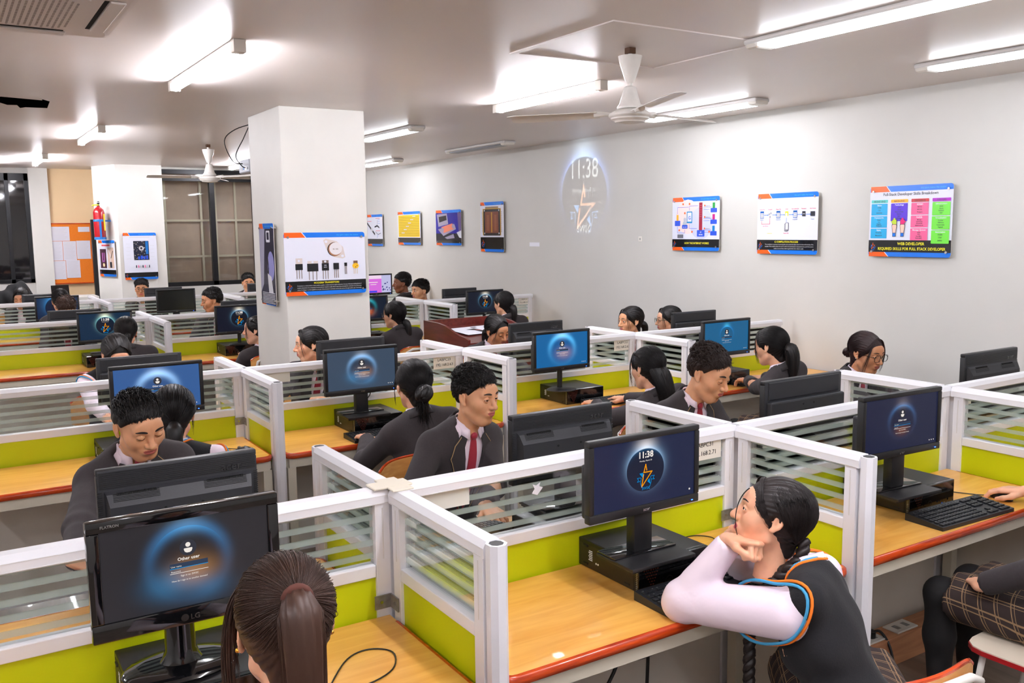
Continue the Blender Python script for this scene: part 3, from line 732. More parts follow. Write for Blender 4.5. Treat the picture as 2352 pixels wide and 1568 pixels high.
# ---- head: X right, Y face forward, Z up, origin between the ears
EYE_X, EYE_Y, EYE_Z, EYE_R = .0305, .0775, .008, .0125
def head_field(sex, opening, smile=0):
    m = sex == 'm'
    def f(P):
        P = P.copy(); P[...,0] = np.abs(P[...,0])
        d = ell(P, (0,-.018,.036), (.073,.092,.082))
        d = smin(d, ell(P, (0,.028,-.028), (.057,.062,.082)), .035)
        d = smin(d, cap(P, (0,.050,-.093), (.012,.055,-.093), .020 if m else .017, .016), .030)
        d = smin(d, cap(P, (.048,.0,-.058), (.02,.05,-.092), .0165 if m else .013, .013), .028)
        d = smin(d, ell(P, (.040,.052,-.018), (.022,.023,.022)), .03)         # cheek
        d = smin(d, ell(P, (.0,.072,.040), (.046,.018,.030)), .03)            # forehead
        d = smin(d, cap(P, (.012,.082,.024), (.040,.074,.026), .008, .007), .016)  # brow
        d = smax(d, -ell(P, (EYE_X,.098,.008), (.018,.020,.0125)), .012)      # socket
        d = smin(d, cap(P, (0,.083,.020), (0,.106,-.020), .0065, .0105), .012)  # nose
        d = smin(d, ell(P, (0,.1085,-.0255), (.0105,.009,.009)), .008)
        d = smin(d, ell(P, (.0125,.0965,-.0275), (.0080,.0095,.0075)), .007)
        d = smax(d, -ell(P, (.0065,.104,-.035), (.0040,.006,.0035)), .003)
        d = smin(d, ell(P, (0,.078,-.055), (.027,.018,.017)), .016)           # mouth mound
        zl = -.0535+P[...,0]**2*(4+smile*20)
        q = P.copy(); q[...,2] = P[...,2]-zl
        d = smin(d, ell(q, (0,.0885,.0045), (.0230,.0082,.0046)), .005)
        d = smin(d, ell(q, (0,.0875,-.0060), (.0200,.0086,.0055)), .005)
        d = smax(d, -ell(q, (0,.100,-.0005), (.022,.0075,.0012)), .0015)
        # lids around the eyeball
        e = P-np.array((EYE_X,EYE_Y,EYE_Z)); r = np.linalg.norm(e, axis=-1)
        lid = np.abs(r-(EYE_R+.0012))-.0014
        th = e[...,2]/np.maximum(e[...,1], 1e-4); half = 1-(e[...,0]/.0150)**2
        openm = smax(-(th-(-.30*half)), th-(-.30+.85*opening)*np.clip(half, -1, 1)*1.0-.02, .05)*.010
        openm = np.maximum(openm, -e[...,1])
        lid = smax(lid, -openm, .0008)
        d = smin(d, lid, .0022)
        # ear
        s = P.copy(); s[...,1] = P[...,1]+.012; ang = .25
        y2 = s[...,1]*math.cos(ang)+s[...,2]*math.sin(ang); z2 = -s[...,1]*math.sin(ang)+s[...,2]*math.cos(ang)
        E = np.stack([s[...,0]-(y2 < 0)*(-y2)*.35, y2, z2], -1)
        ear = ell(E, (.0745,0,.002), (.0062,.0150,.0245 if not m else .0270))
        ear = smax(ear, -ell(E, (.0815,.002,.004), (.0062,.0100,.0180)), .004)
        ear = smin(ear, ell(E, (.0735,.004,-.024), (.0060,.0085,.0085)), .006)
        d = smin(d, ear, .004)
        # neck
        d = smin(d, cap(P, (0,-.022,-.05), (0,-.040,-.185), .048 if m else .041, .053 if m else .045), .022)
        return d
    return f
def head_mesh(sex, opening, lod, smile=0):
    k = ('head', sex, opening, lod, smile)
    if k in CACHE: return CACHE[k]
    r = {0: (.0019,.0045), 1: (.0028,.006), 2: (.0048,.008)}[lod]
    f_, c_ = r
    def ax(lo, hi, flo, fhi):
        a = list(np.arange(lo, flo, c_))+list(np.arange(flo, fhi, f_))+list(np.arange(fhi, hi, c_)); return np.array(a)
    axx = np.concatenate([ax(-.095, .095, -.088, .088)]); axy = ax(-.125, .128, .045, .125); axz = ax(-.185, .13, -.112, .048)
    V, Q = sculpt(head_field(sex, opening, smile), None, None, None, [axx, axy, axz])
    cen = V[Q].mean(1); x, y, z = cen[:,0], cen[:,1], cen[:,2]
    zl = -.0535+x**2*(4+smile*20)
    li = (y > .078) & (((x/.0235)**2+((z-zl-.0005)/.0108)**2) < 1) & (z-zl < .0085)
    CACHE[k] = (V, Q, li.astype(int)); return CACHE[k]
# ---- hands: wrist at 0, fingers +Y, back of hand +Z, thumb towards -X (right hand, palm down)
def hand_mesh(pose, side, lod):
    k = ('hand', pose, side, lod)
    if k in CACHE: return CACHE[k]
    F = []
    curl = {'type': (.35,.55,.4), 'rest': (.25,.4,.3), 'fist': (1.45,1.75,1.1), 'grip': (.25,.55,.45), 'flat': (.05,.1,.1)}[pose]
    base = [(-.030,.088,.0), (-.010,.094,.002), (.010,.090,.001), (.028,.080,-.002)]
    lens = [(.040,.024,.020), (.044,.028,.021), (.041,.026,.021), (.032,.019,.018)]
    rad = [.0088,.0090,.0086,.0078]; segs = []
    for i in range(4):
        p = np.array(base[i], float); a = 0; sp = (-.12,-.03,.05,.14)[i]*(0 if pose == 'fist' else 1)
        cu = [c*(1+.08*((i*3)%4-1)) for c in curl]
        for j in range(3):
            a += cu[j]; dirv = np.array([math.sin(sp)*math.cos(a), math.cos(a), -math.sin(a)]); q = p+dirv*lens[i][j]
            segs.append((p.copy(), q.copy(), rad[i]*(1-.08*j), rad[i]*(1-.08*(j+1)))); p = q
    if pose == 'fist': th = [((-.026,.022,-.006),(-.046,.052,-.018),.0135,.0115), ((-.046,.052,-.018),(-.034,.082,-.034),.0110,.0100), ((-.034,.082,-.034),(-.008,.090,-.042),.0100,.0085)]
    else: th = [((-.022,.018,-.006),(-.048,.046,-.016),.0140,.0115), ((-.048,.046,-.016),(-.060,.074,-.022),.0108,.0098), ((-.060,.074,-.022),(-.060,.097,-.026),.0096,.0080)]
    def f(P):
        q = P.copy(); q[...,2] *= 1.25
        d = cap(q, (-.006,-.012,0), (-.006,.01,0), .025, .026); d = smin(d, cap(q, (.008,-.012,0), (.008,.01,0), .025, .024), .01)
        q = P.copy(); q[...,2] *= 1.45
        for (a, b) in zip(((-.014,.012,0),(-.006,.012,0),(.004,.012,0),(.012,.012,0)), base): d = smin(d, cap(q, a, (b[0],b[1]-.002,0), .0195, .0150), .010)
        for a, b, r0, r1 in segs: 
            d = smin(d, cap(P, a, b, r0, r1), .0035)
            d = smin(d, np.linalg.norm(P-np.array(a), axis=-1)-r0*1.07, .003)
        for a, b, r0, r1 in th: d = smin(d, cap(P, a, b, r0, r1), .007)
        return d
    res = {0: .0024, 1: .0035, 2: .006}[lod]
    V, Q = sculpt(f, (-.075,-.085,-.10), (.055,.19,.045), res)
    if side == 'L': V = V*np.array([-1,1,1]); Q = Q[:,::-1]
    CACHE[k] = (V, Q); return V, Q

def ray_front(fn, x, z, y0=.16, dy=.002, n=100):
    """march from the front (+Y) onto a field, arrays x,z"""
    y = np.full_like(x, y0); hit = np.zeros(x.shape, bool)
    for _ in range(n):
        d = fn(np.stack([x, y, z], -1)); y = y-np.where(hit, 0, np.clip(d*.8, .0003, .03)); hit |= d < .0004
    return y

def R3(yaw, pitch=0, roll=0):
    """columns: right, forward, up; yaw clockwise from +Y, pitch>0 looks down, roll>0 tips the head to its right"""
    cy, sy = math.cos(yaw), math.sin(yaw)
    Ry = np.array([[cy, sy, 0], [-sy, cy, 0], [0, 0, 1]])
    cp, sp = math.cos(-pitch), math.sin(-pitch)
    Rp = np.array([[1,0,0],[0,cp,-sp],[0,sp,cp]])
    cr, sr = math.cos(roll), math.sin(roll)
    Rr = np.array([[cr,0,sr],[0,1,0],[-sr,0,cr]])
    return Ry@Rp@Rr
def M4(R, p):
    m = Matrix.Identity(4)
    for i in range(3):
        for j in range(3): m[i][j] = R[i][j]
        m[i][3] = p[i]
    return m

# ---- hair: everything in head space
HC = np.array([0,-.018,.036])
def cap_r(dirv, off=.012):
    r = np.array([.073,.092,.082])+off; return 1/np.linalg.norm(dirv/r, axis=-1)
def ridged(path, radii, m, n=26, ridges=9, amp=.14, seed=0, squash=1, up=None):
    """hair lock: tube with lengthwise ridges"""
    rs = np.random.RandomState(seed); mb = MB(); P = [Vector(p) for p in path]; v = []; f = []
    ph = rs.rand(4)*6.28; upv = Vector(up) if up else None
    for i, p in enumerate(P):
        t = (P[min(i+1,len(P)-1)]-P[max(i-1,0)]).normalized()
        if upv is None: upv = Vector((0,1,0)) if abs(t.y) < .9 else Vector((1,0,0))
        a = (upv-t*upv.dot(t)).normalized(); b = t.cross(a); upv = a
        for k in range(n):
            th = 2*math.pi*k/n
            rr = radii[i]*(1+amp*math.sin(ridges*th+ph[0]+i*.25)*.6+amp*.5*math.sin(ridges*1.7*th+ph[1]-i*.2))
            v.append(tuple(p+a*(math.cos(th)*rr)+b*(math.sin(th)*rr*squash)))
    for i in range(len(P)-1):
        for k in range(n): f.append((i*n+k, i*n+(k+1)%n, (i+1)*n+(k+1)%n, (i+1)*n+k))
    f.append(tuple(range(n-1,-1,-1))); f.append(tuple((len(P)-1)*n+k for k in range(n)))
    mb.add(v, f, m); return mb
def bez(p0, p1, p2, p3, n):
    p0,p1,p2,p3 = map(np.array, (p0,p1,p2,p3)); t = np.linspace(0,1,n)[:,None]
    return (1-t)**3*p0+3*(1-t)**2*t*p1+3*(1-t)*t*t*p2+t**3*p3
def strands_mesh(paths, r0, r1, m, name):
    """paths (N,K,3) -> thin 3-sided tubes, vectorised"""
    P = np.asarray(paths, float); N, K, _ = P.shape
    T = np.gradient(P, axis=1); T /= np.linalg.norm(T, axis=2, keepdims=True)+1e-9
    up = np.array([.3,.5,.8]); A = np.cross(T, up); A /= np.linalg.norm(A, axis=2, keepdims=True)+1e-9; B = np.cross(T, A)
    r = np.linspace(r0, r1, K)[None,:,None]
    V = np.stack([P+(A*math.cos(a)+B*math.sin(a))*r for a in (0, 2.094, 4.189)], 2)  # N,K,3,3
    idx = np.arange(N*K*3).reshape(N,K,3); a = idx[:,:-1]; b = idx[:,1:]
    Q = np.concatenate([np.stack([a[:,:,k], a[:,:,(k+1)%3], b[:,:,(k+1)%3], b[:,:,k]], -1).reshape(-1,4) for k in range(3)])
    me = np_mesh(name, [(V.reshape(-1,3), Q, 0)]); me.materials.append(m); return me
def hairline_ok(d, style):
    """directions on the scalp that carry hair (front hairline, ears, nape)"""
    x, y, z = d[...,0], d[...,1], d[...,2]
    hl = .52-.35*np.abs(x)                       # forehead line height when looking forward
    if style == 'boy': side = (z > -.10+.55*np.clip(y+.0,0,1)); nape = z > -.52
    else: side = (z > -.38+.9*np.clip(y,0,1)); nape = z > -.85
    front = (y < .42) | (z > hl)
    return front & np.where(y > -.25, side, nape)
def hair_cap(style, lod, thick=.011, part=0):
    k = ('cap', style, lod, thick, part)
    if k in CACHE: return CACHE[k]
    def f(P):
        ax_ = np.abs(P[...,0])
        PP = np.stack([ax_, P[...,1], P[...,2]], -1)
        rd = np.array([.073,.092,.082])
        if style == 'boy':
            d = ell(P, HC, rd+np.array([.0075,.008,thick*.8]))
            cut = ell(PP, (0,.120,-.012), (.060,.066,.088))          # face
            d = smax(d, -cut, .006)
            d = smax(d, -(P[...,2]+.012-np.clip(P[...,1]+.02,0,1)*.95+np.clip(-P[...,1]-.02,0,.1)*.55), .006)
            d = smax(d, -ell(PP, (.082,.004,-.004), (.020,.022,.034)), .004)
            # rippled surface
            d = d+.0018*np.sin(P[...,0]*150+P[...,1]*60)*np.sin(P[...,1]*130-P[...,2]*40)
        else:
            d = ell(P, HC, rd+np.array([.010,.012,thick]))
            d = smin(d, cap(P, (0,-.045,-.02), (0,-.055,-.075), .052, .036), .03)
            cut = ell(PP, (0,.118,-.022), (.064,.070,.094)); d = smax(d, -cut, .005)
            d = smax(d, -(P[...,2]+.030-np.clip(P[...,1]-.0,0,1)*.95+np.clip(-P[...,1]-.0,0,.1)*1.1), .006)
            d = smax(d, -ell(PP, (.086,.000,-.010), (.020,.020,.034)), .005)
            th = np.arctan2(P[...,0], P[...,2]-.03); d = d+.0010*np.sin(th*34+P[...,1]*25)
        return d
    res = {0: .0034, 1: .0045, 2: .007}[lod]
    V, Q = sculpt(f, (-.1,-.125,-.13), (.1,.115,.14), res)
    CACHE[k] = (V, Q); return V, Q
def comb_paths(n, tie, seed, K=14, off=.0125, spread=.012, style='girl', front_only=False):
    """strands combed over the skull from the hairline towards a tie point"""
    rs = np.random.RandomState(seed); out = []
    tie = np.array(tie, float); td = (tie-HC)/np.linalg.norm(tie-HC); tr = np.linalg.norm(tie-HC)
    while len(out) < n:
        d = rs.normal(size=3); d /= np.linalg.norm(d)
        if d[2] < -.75 or not hairline_ok(d, style): continue
        if d@td > .985: continue
        t = np.linspace(0, 1, K)[:,None]; om = math.acos(np.clip(d@td, -1, 1)); s = (np.sin((1-t)*om)*d+np.sin(t*om)*td)/math.sin(om)
        R = cap_r(s, off)+rs.rand()*.0018*np.sin(np.pi*t[:,0])-.007*np.clip(1-t[:,0]/.35, 0, 1)
        tt = t[:,0]; R = np.where(tt > .8, R+(tr-R)*((tt-.8)/.2)*.6, R)
        p = HC+s*R[:,None]
        w = rs.normal(size=3)*.0016; p = p+np.sin(tt*np.pi)[:,None]*w
        e_ = (np.stack([np.abs(p[:,0]), p[:,1], p[:,2]], 1)-np.array([.082,-.006,-.008]))/np.array([.022,.020,.031])
        if (np.linalg.norm(e_, axis=1) < 1).any(): continue
        out.append(p)
    return np.array(out)
def hair_build(par, style, col, lod, seed, mtx, opt={}):
    """all children of a person (par); mtx places head space in the person's space"""
    root = None
    def put(name, me, parent=None):
        o = bpy.data.objects.new(name, me); link(o, parent or par)
        if parent is None: o.matrix_local = mtx
        return o
    base = 'boy' if style.startswith('boy') else 'girl'
    thick = opt.get('thick', .011)
    V, Q = hair_cap(base, lod, thick)
    me = np_mesh('hair', [(V, Q, 0)]); me.materials.append(col); hair = put('hair', me)
    rs = np.random.RandomState(seed)
    if base == 'boy':
        curly = 'curly' in style; fringe = 'fringe' in style
        n = {0: 3000, 1: 1100, 2: 350}[lod]; out = []; K = 7
        while len(out) < n:
            if rs.rand() < .22: d = np.array([rs.uniform(-.62,.62), rs.uniform(.35,.78), rs.uniform(.52,.80)])
            else: d = rs.normal(size=3)
            d /= np.linalg.norm(d)
            if d[2] < .05 and rs.rand() > .6: continue
            if d[2] < -.6 or not hairline_ok(d, 'boy'): continue
            topf = min(1, max(0, (d[2]-.15)/.40)); L = (.007+.034*topf)*(1.15 if curly else 1)*(1.25 if fringe and d[1] > .3 else 1)*opt.get('len', 1)
            comb = np.array([.45 if not fringe else .15, .75, -.1]) if not curly else np.array([.35,.55,.0])
            ph0 = 2.2*math.sin(d[0]*9+d[1]*4)+1.8*math.sin(d[1]*11-d[0]*5+seed)+rs.normal()*.25; comb = comb+np.array([.30*math.sin(ph0*1.3), .2*math.cos(ph0), .1])*(.35 if fringe else 1); comb = comb-d*(comb@d); comb += rs.normal(size=3)*.09
            if d[2] < .22: comb = np.array([0,-.25,-1.])+rs.normal(size=3)*.15
            comb = comb/np.linalg.norm(comb); p = HC+d*cap_r(d, thick*.6+.002); pts = [p]; q = d*(.85 if topf > .3 else .25)+comb*(.6 if topf > .3 else 1)
            sd = np.cross(d, comb); ph = ph0*1.6
            for j in range(1, K):
                g = q*(1-j/K*.8)+comb*.6*j/K-d*(.55*j/K)+(np.array([0,0,-.3]) if d[1] > .35 else 0)
                if curly: g = g+sd*math.sin(ph+j*1.1)*.75+d*math.cos(ph+j*1.1)*.40
                g /= np.linalg.norm(g); p = p+g*L/K*1.15
                e_ = (p-HC); rr_ = np.linalg.norm(e_); mn = cap_r(e_/rr_, thick*.5)
                if rr_ < mn: p = HC+e_/rr_*mn
                pts.append(p)
            out.append(pts)
        r = {0: .0021, 1: .0030, 2: .0046}[lod]
        put('hair_locks', strands_mesh(out, r, r*.25, col, 'locks'), hair)
        return hair
    tie = opt.get('tie', (0,-.118,.0))
    n = {0: 2600, 1: 700, 2: 0}[lod]
    if n: put('hair_strands', strands_mesh(comb_paths(n, tie, seed, off=thick+.0005), {0:.00055,1:.0011}[lod], {0:.0004,1:.0008}[lod], col, 'strands'), hair)
    # fringe locks framing the face
    fr = opt.get('fringe', 1)
    if fr:
        out = []
        for sgn in (-1, 1):
            for k in range({0: 90, 1: 36, 2: 12}[lod]):
                u = rs.rand(); p0 = HC+np.array([sgn*.010*(1-u), .080-.012*u, .072+.004*u]); p1 = p0+np.array([sgn*(.030+.012*u), .012, -.004]); p3 = np.array([sgn*(.074+.004*rs.rand()), .020+.016*(1-u), .022-.020*rs.rand()]); p2 = p3+np.array([-sgn*.002,.030,.030])
                out.append(bez(p0, p1, p2, p3, 10))
            for k in range(int({0: 16, 1: 8, 2: 2}[lod]*fr*opt.get('hang', 1))):
                u = rs.rand(); p0 = HC+np.array([sgn*.035, .078, .058]); p3 = np.array([sgn*(.070+.008*u), .066-.02*u, -.045-.055*rs.rand()*fr]); out.append(bez(p0, p0+np.array([sgn*.022,.016,-.02]), p3+np.array([sgn*.010,.016,.05]), p3, 10))
        put('fringe', strands_mesh(out, {0:.0014,1:.0022,2:.0036}[lod], .0004, col, 'fringe'), hair)
    if 'side' in opt:
        for sd_ in opt['side']: 
            b_ = [bez(*(np.array(sd_)+rs.normal(size=3)*.004+rs.normal(size=(4,3))*.003), 14) for _ in range(70)]; put('side_lock', strands_mesh(b_, .0012, .0005, col, 'side'), hair)
    kind = style
    grav = np.linalg.inv(np.array(mtx.to_3x3()))@np.array([0,0,-1.])   # world down in head space
    back = np.array([0,-1.,0])
    tie = np.array(tie)
    def tail(L, rmax, seed_, sweep=(0,0,0), out_=.05, rtip=.006, nn=16, strands=True):
        p3 = tie+grav*L+np.array(sweep)+back*.02
        path = bez(tie-back*.012, tie+back*out_, tie+back*(out_*.9)+grav*L*.45+np.array(sweep)*.3, p3, nn)
        t = np.linspace(0,1,nn); rad = np.where(t < .06, .012, rmax*np.clip(.55+2.2*t, 0, 1)*(1-.35*t**2)); rad[-1] = rtip; rad[-2] = max(rtip, rad[-2]*.6)
        put('ponytail', ridged(path, rad, col, 40 if lod == 0 else 24, 13, .10, seed_).mesh('ponytail', 'all'), hair)
        if strands and lod < 2:
            out = []
            for _ in range(700 if lod == 0 else 150):
                a = rs.rand()*6.28; rr = rs.rand()**.3; o = np.array([math.cos(a), .6*math.sin(a), 0]); e = rs.normal(size=3)*.004
                out.append(path+o[None,:]*(rad*rr*1.08)[:,None]*np.array([1,1,0])+np.linspace(0,1,nn)[:,None]*e+np.linspace(0,1,nn)[:,None]*grav*rs.rand()*.02)
            put('tail_strands', strands_mesh(out, .0008 if lod == 0 else .0014, .0003, col, 'strands'), hair)
    def scr(m, r=.014, w=.010):
        mb = MB(); ax_ = Vector(tuple(back*.8+np.array(opt.get('scr_dir', (0,0,0))))).normalized(); c = Vector(tuple(tie+back*.004)); u = ax_.orthogonal().normalized(); v = ax_.cross(u)
        mb.tube([c+u*(r*math.cos(a*.3927))+v*(r*math.sin(a*.3927)) for a in range(17)], w/2, m, 8)
        put('hair_tie', mb.mesh('hair_tie', 'all'), hair)
    if kind == 'ponytail': tail(opt.get('L', .26), opt.get('r', .030), seed, opt.get('sweep', (0,0,0)), opt.get('out', .05)); scr(opt.get('tiemat', M_blackcloth), opt.get('tr', .014), opt.get('tw', .010))
    if kind == 'half':
        LL = opt.get('L', .30); p0 = np.array([0, -.060, .02]); path = bez(p0, p0+back*.060+grav*.03, p0+back*.115+grav*LL*.55, p0+back*.095+grav*LL+np.array([.02,0,0]), 16); t = np.linspace(0,1,16)
        rad = .066*np.sin(np.clip(t*2.2+.75, 0, 1.57))*(1-.62*t**2.2)
        put('long_hair', ridged(path, rad, col, 44, 15, .08, seed, squash=.5, up=(1,0,0)).mesh('long_hair', 'all'), hair)
        out = []
        for _ in range(900 if lod == 0 else 200):
            a = rs.rand()*6.28; o = np.array([math.cos(a), .5*math.sin(a), 0]); e = rs.normal(size=3)*.005
            out.append(path+o[None,:]*(rad*1.05)[:,None]+t[:,None]*e+t[:,None]*grav*rs.rand()*.03)
        put('long_strands', strands_mesh(out, .0009, .0004, col, 'strands'), hair)
        tail(.22, .016, seed+5, strands=False)
        for sx in (-1,1):
            a = HC+np.array([sx*.060,.045,.055]); path = bez(a, a+np.array([sx*.030,-.05,.0]), tie+np.array([sx*.06,.01,.02]), tie, 18); put('side_braid', braid_mb(path, .0095, col).mesh('braid', 'all'), hair)
    if kind == 'bun':
        c = tie+back*.012; R = opt.get('r', .028)
        mb = MB()
        for q in range(4):
            pts = []; ph = q*1.57
            for a in range(22):
                th = a/21*2*math.pi*.97+ph; el = Vector((math.cos(th), .0, math.sin(th)))
                el = Matrix.Rotation((.9, -.9, .5, -.4)[q], 3, 'X')@(Matrix.Rotation((.5, -.6, 1.1, -1.2)[q], 3, 'Z')@el)
                pts.append(tuple(c-np.array([0,R*.3,0])+np.array(el)*R*.60))
            m2 = ridged(pts, [R*.42]*22, col, 16, 5, .12, seed+q); mb.add(m2.v, m2.f[:-2], col)
        mb.sphere(tuple(c-np.array([0,R*.25,0])), (R*.80,R*.62,R*.80), col, 10)
        put('bun', mb.mesh('bun', 'all'), hair)
        if opt.get('wisps', 0):
            out = [bez(tie+rs.normal(size=3)*.01, tie+back*.03+rs.normal(size=3)*.01, tie+back*.02+grav*.07+rs.normal(size=3)*.02, tie+grav*(.10+.10*rs.rand())+rs.normal(size=3)*.018, 10) for _ in range(int(opt['wisps']))]
            put('loose_hair', strands_mesh(out, .0022, .0005, col, 'wisps'), hair)
    if kind == 'braid':
        path = np.array(opt['path']); inv = np.linalg.inv(np.array(mtx)); loc = (inv@np.c_[path, np.ones(len(path))].T).T[:,:3]
        put('braid', braid_mb(loc, opt.get('r', .019), col).mesh('braid', 'all'), hair)
        if 'lock' in opt:
            lk = np.array(opt['lock']); put('loose_lock', strands_mesh([bez(*(lk+rs.normal(size=3)*.0008), 16) for _ in range(5)], .0009, .0004, col, 'lock'), hair)
        e = Vector(loc[-1]); d = (Vector(loc[-1])-Vector(loc[-2])).normalized()
        put('braid_end', ridged([e, e+d*.02, e+d*.05, e+d*.075], [.012,.019,.016,.004], col, 20, 7, .15, 3).mesh('end', 'all'), hair)
        put('hair_tie', MB().tube([e-d*.018, e+d*.008], .0165, M_blackcloth, 14).mesh('tie', 'all'), hair)
    return hair
def braid_mb(path, r, m):
    P = np.asarray(path, float); seg = np.linalg.norm(np.diff(P, axis=0), axis=1); s = np.r_[0, np.cumsum(seg)]; L = s[-1]
    n = max(20, int(L/(r*.22))); t = np.linspace(0, L, n); C_ = np.stack([np.interp(t, s, P[:,i]) for i in range(3)], 1)
    T = np.gradient(C_, axis=0); T /= np.linalg.norm(T, axis=1)[:,None]; up = np.array([0,1,0.]); 
    A = np.cross(T, up); A /= np.linalg.norm(A, axis=1)[:,None]+1e-9; B = np.cross(T, A); mb = MB(); om = 2*math.pi/(r*4.6)
    for k in range(3):
        ph = k*2.094; a = np.sin(t*om+ph)*r*.72; b = np.sin(2*(t*om+ph))*r*.36
        pts = C_+A*a[:,None]+B*b[:,None]; m2 = ridged(pts, [r*.62]*n, m, 14, 5, .12, k, up=(0,0,1)); mb.add(m2.v, m2.f, m)
    return mb

# ------------------------------------------------------------------ people
def torso_field(S, s=1.0, female=False, off=0.0):
    """S: shoulder half offset vectors; frame: neck base at 0, up +Z, front +Y"""
    def f(P):
        Q_ = P/np.array([1,1,s])
        d = ell(Q_, (0,.000,-.17), (.158+off,.098+off,.175))
        d = smin(d, ell(Q_, (0,.002,-.38), (.138+off,.100+off,.16)), .06)
        d = smin(d, ell(Q_, (0,-.01,-.47), (.168+off,.130+off,.10)), .06)
        for sx in (-1, 1):
            d = smin(d, cap(Q_, (sx*.03,-.012,-.030), (sx*.145,-.012,-.070), .050+off, .050+off), .05)
        if female:
            for sx in (-1, 1): d = smin(d, ell(Q_, (sx*.062,.075,-.20), (.055,.042,.058)), .04)
        return d
    return f
def ik(S, W, l1, l2, pole):
    S, W, pole = map(lambda a: np.array(a, float), (S, W, pole)); d = W-S; D = np.linalg.norm(d); D2 = min(D, (l1+l2)*.995); u = d/D
    a = (l1*l1-l2*l2+D2*D2)/(2*D2); h = math.sqrt(max(l1*l1-a*a, 0)); p = pole-u*(pole@u); p /= np.linalg.norm(p)
    return S+u*a+p*h, S+u*D2
def legs_mesh(kind):
    def go():
        def tf(P):
            d = None
            for sx in (-1, 1):
                e = cap(P, (sx*.085,0,.535), (sx*.10,.40,.52), .082, .060); e = smin(e, cap(P, (sx*.10,.40,.52), (sx*.10,.40,.13), .056, .045), .03)
                d = e if d is None else smin(d, e, .03)
            return smin(d, ell(P, (0,-.02,.56), (.165,.13,.10)), .04)
        if kind == 'trousers':
            V, Q = sculpt(tf, (-.2,-.18,.07), (.2,.5,.68), .013); me = np_mesh('trousers', [(V,Q,0)]); me.materials.append(M_trou)
        else:
            def sf(P):
                d = ell(P, (0,-.02,.545), (.178,.16,.105)); d = smin(d, cap(P, (-.075,.05,.535), (-.10,.36,.525), .10, .088), .05); d = smin(d, cap(P, (.075,.05,.535), (.10,.36,.525), .10, .088), .05)
                d = smin(d, ell(P, (0,.2,.535), (.14,.22,.075)), .05)
                return smax(d, P[...,1]-.37+.006*np.sin(P[...,0]*70), .01)+.003*np.sin(P[...,0]*55+P[...,1]*9)
            V, Q = sculpt(sf, (-.22,-.2,.42), (.22,.45,.67), .011); me = np_mesh('skirt', [(V,Q,0)]); me.materials.append(M_plaid)
        return me
    return cached(('legs',kind), go)
def lower_legs():
    def go():
        def tf(P):
            d = None
            for sx in (-1, 1):
                e = cap(P, (sx*.09,.1,.53), (sx*.10,.42,.52), .070, .056); e = smin(e, cap(P, (sx*.10,.42,.52), (sx*.10,.42,.36), .055, .052), .03); e = smin(e, cap(P, (sx*.10,.42,.36), (sx*.10,.41,.08), .052, .032), .03)
                d = e if d is None else np.minimum(d, e)
            return d
        V, Q = sculpt(tf, (-.2,.0,.04), (.2,.5,.62), .012); me = np_mesh('tights', [(V,Q,0)]); me.materials.append(M_tights); return me
    return cached('tights', go)
def shoe_mesh():
    def go():
        f = lambda P: smax(smin(ell(P, (0,.05,.045), (.042,.115,.045)), cap(P, (0,-.03,.05), (0,-.02,.10), .042, .040), .03), -(P[...,2]-.004), .004)
        V, Q = sculpt(f, (-.05,-.09,-.01), (.05,.18,.14), .008); me = np_mesh('shoe', [(V,Q,0)]); me.materials.append(M_shoe); return me
    return cached('shoe', go)
def surf_strip(fn, pts, wd, off, m, name, parent, mtx, thick=.003, nx=4):
    """cloth strip lying on the front of a field; pts (x,z), wd widths"""
    P = np.array(pts, float); T = np.gradient(P, axis=0); T /= np.linalg.norm(T, axis=1)[:,None]; N = np.stack([-T[:,1], T[:,0]], 1)
    wd = np.broadcast_to(wd, (len(P),)); u = np.linspace(-.5,.5,nx+1)
    G = P[:,None,:]+N[:,None,:]*(wd[:,None]*u[None,:])[...,None]; y = ray_front(fn, G[...,0], G[...,1])+off
    V = np.stack([G[...,0], y, G[...,1]], -1); n, k = V.shape[:2]; V2 = V-np.array([0,thick,0]); idx = np.arange(n*k).reshape(n,k)
    Q = [np.stack([idx[:-1,:-1], idx[1:,:-1], idx[1:,1:], idx[:-1,1:]], -1).reshape(-1,4)]; Q.append(Q[0][:,::-1]+n*k)
    ring = list(idx[0,:])+list(idx[1:,-1])+list(idx[-1,:-1][::-1])+list(idx[1:-1,0][::-1])
    R = np.array(ring); Rn = np.roll(R, -1); Q.append(np.stack([R, Rn, Rn+n*k, R+n*k], -1))
    me = np_mesh(name, [(np.concatenate([V.reshape(-1,3), V2.reshape(-1,3)]), np.concatenate(Q), 0)]); me.materials.append(m)
    me.set_sharp_from_angle(angle=.9); o = bpy.data.objects.new(name, me); link(o, parent); o.matrix_local = mtx; return o
PEOPLE = []
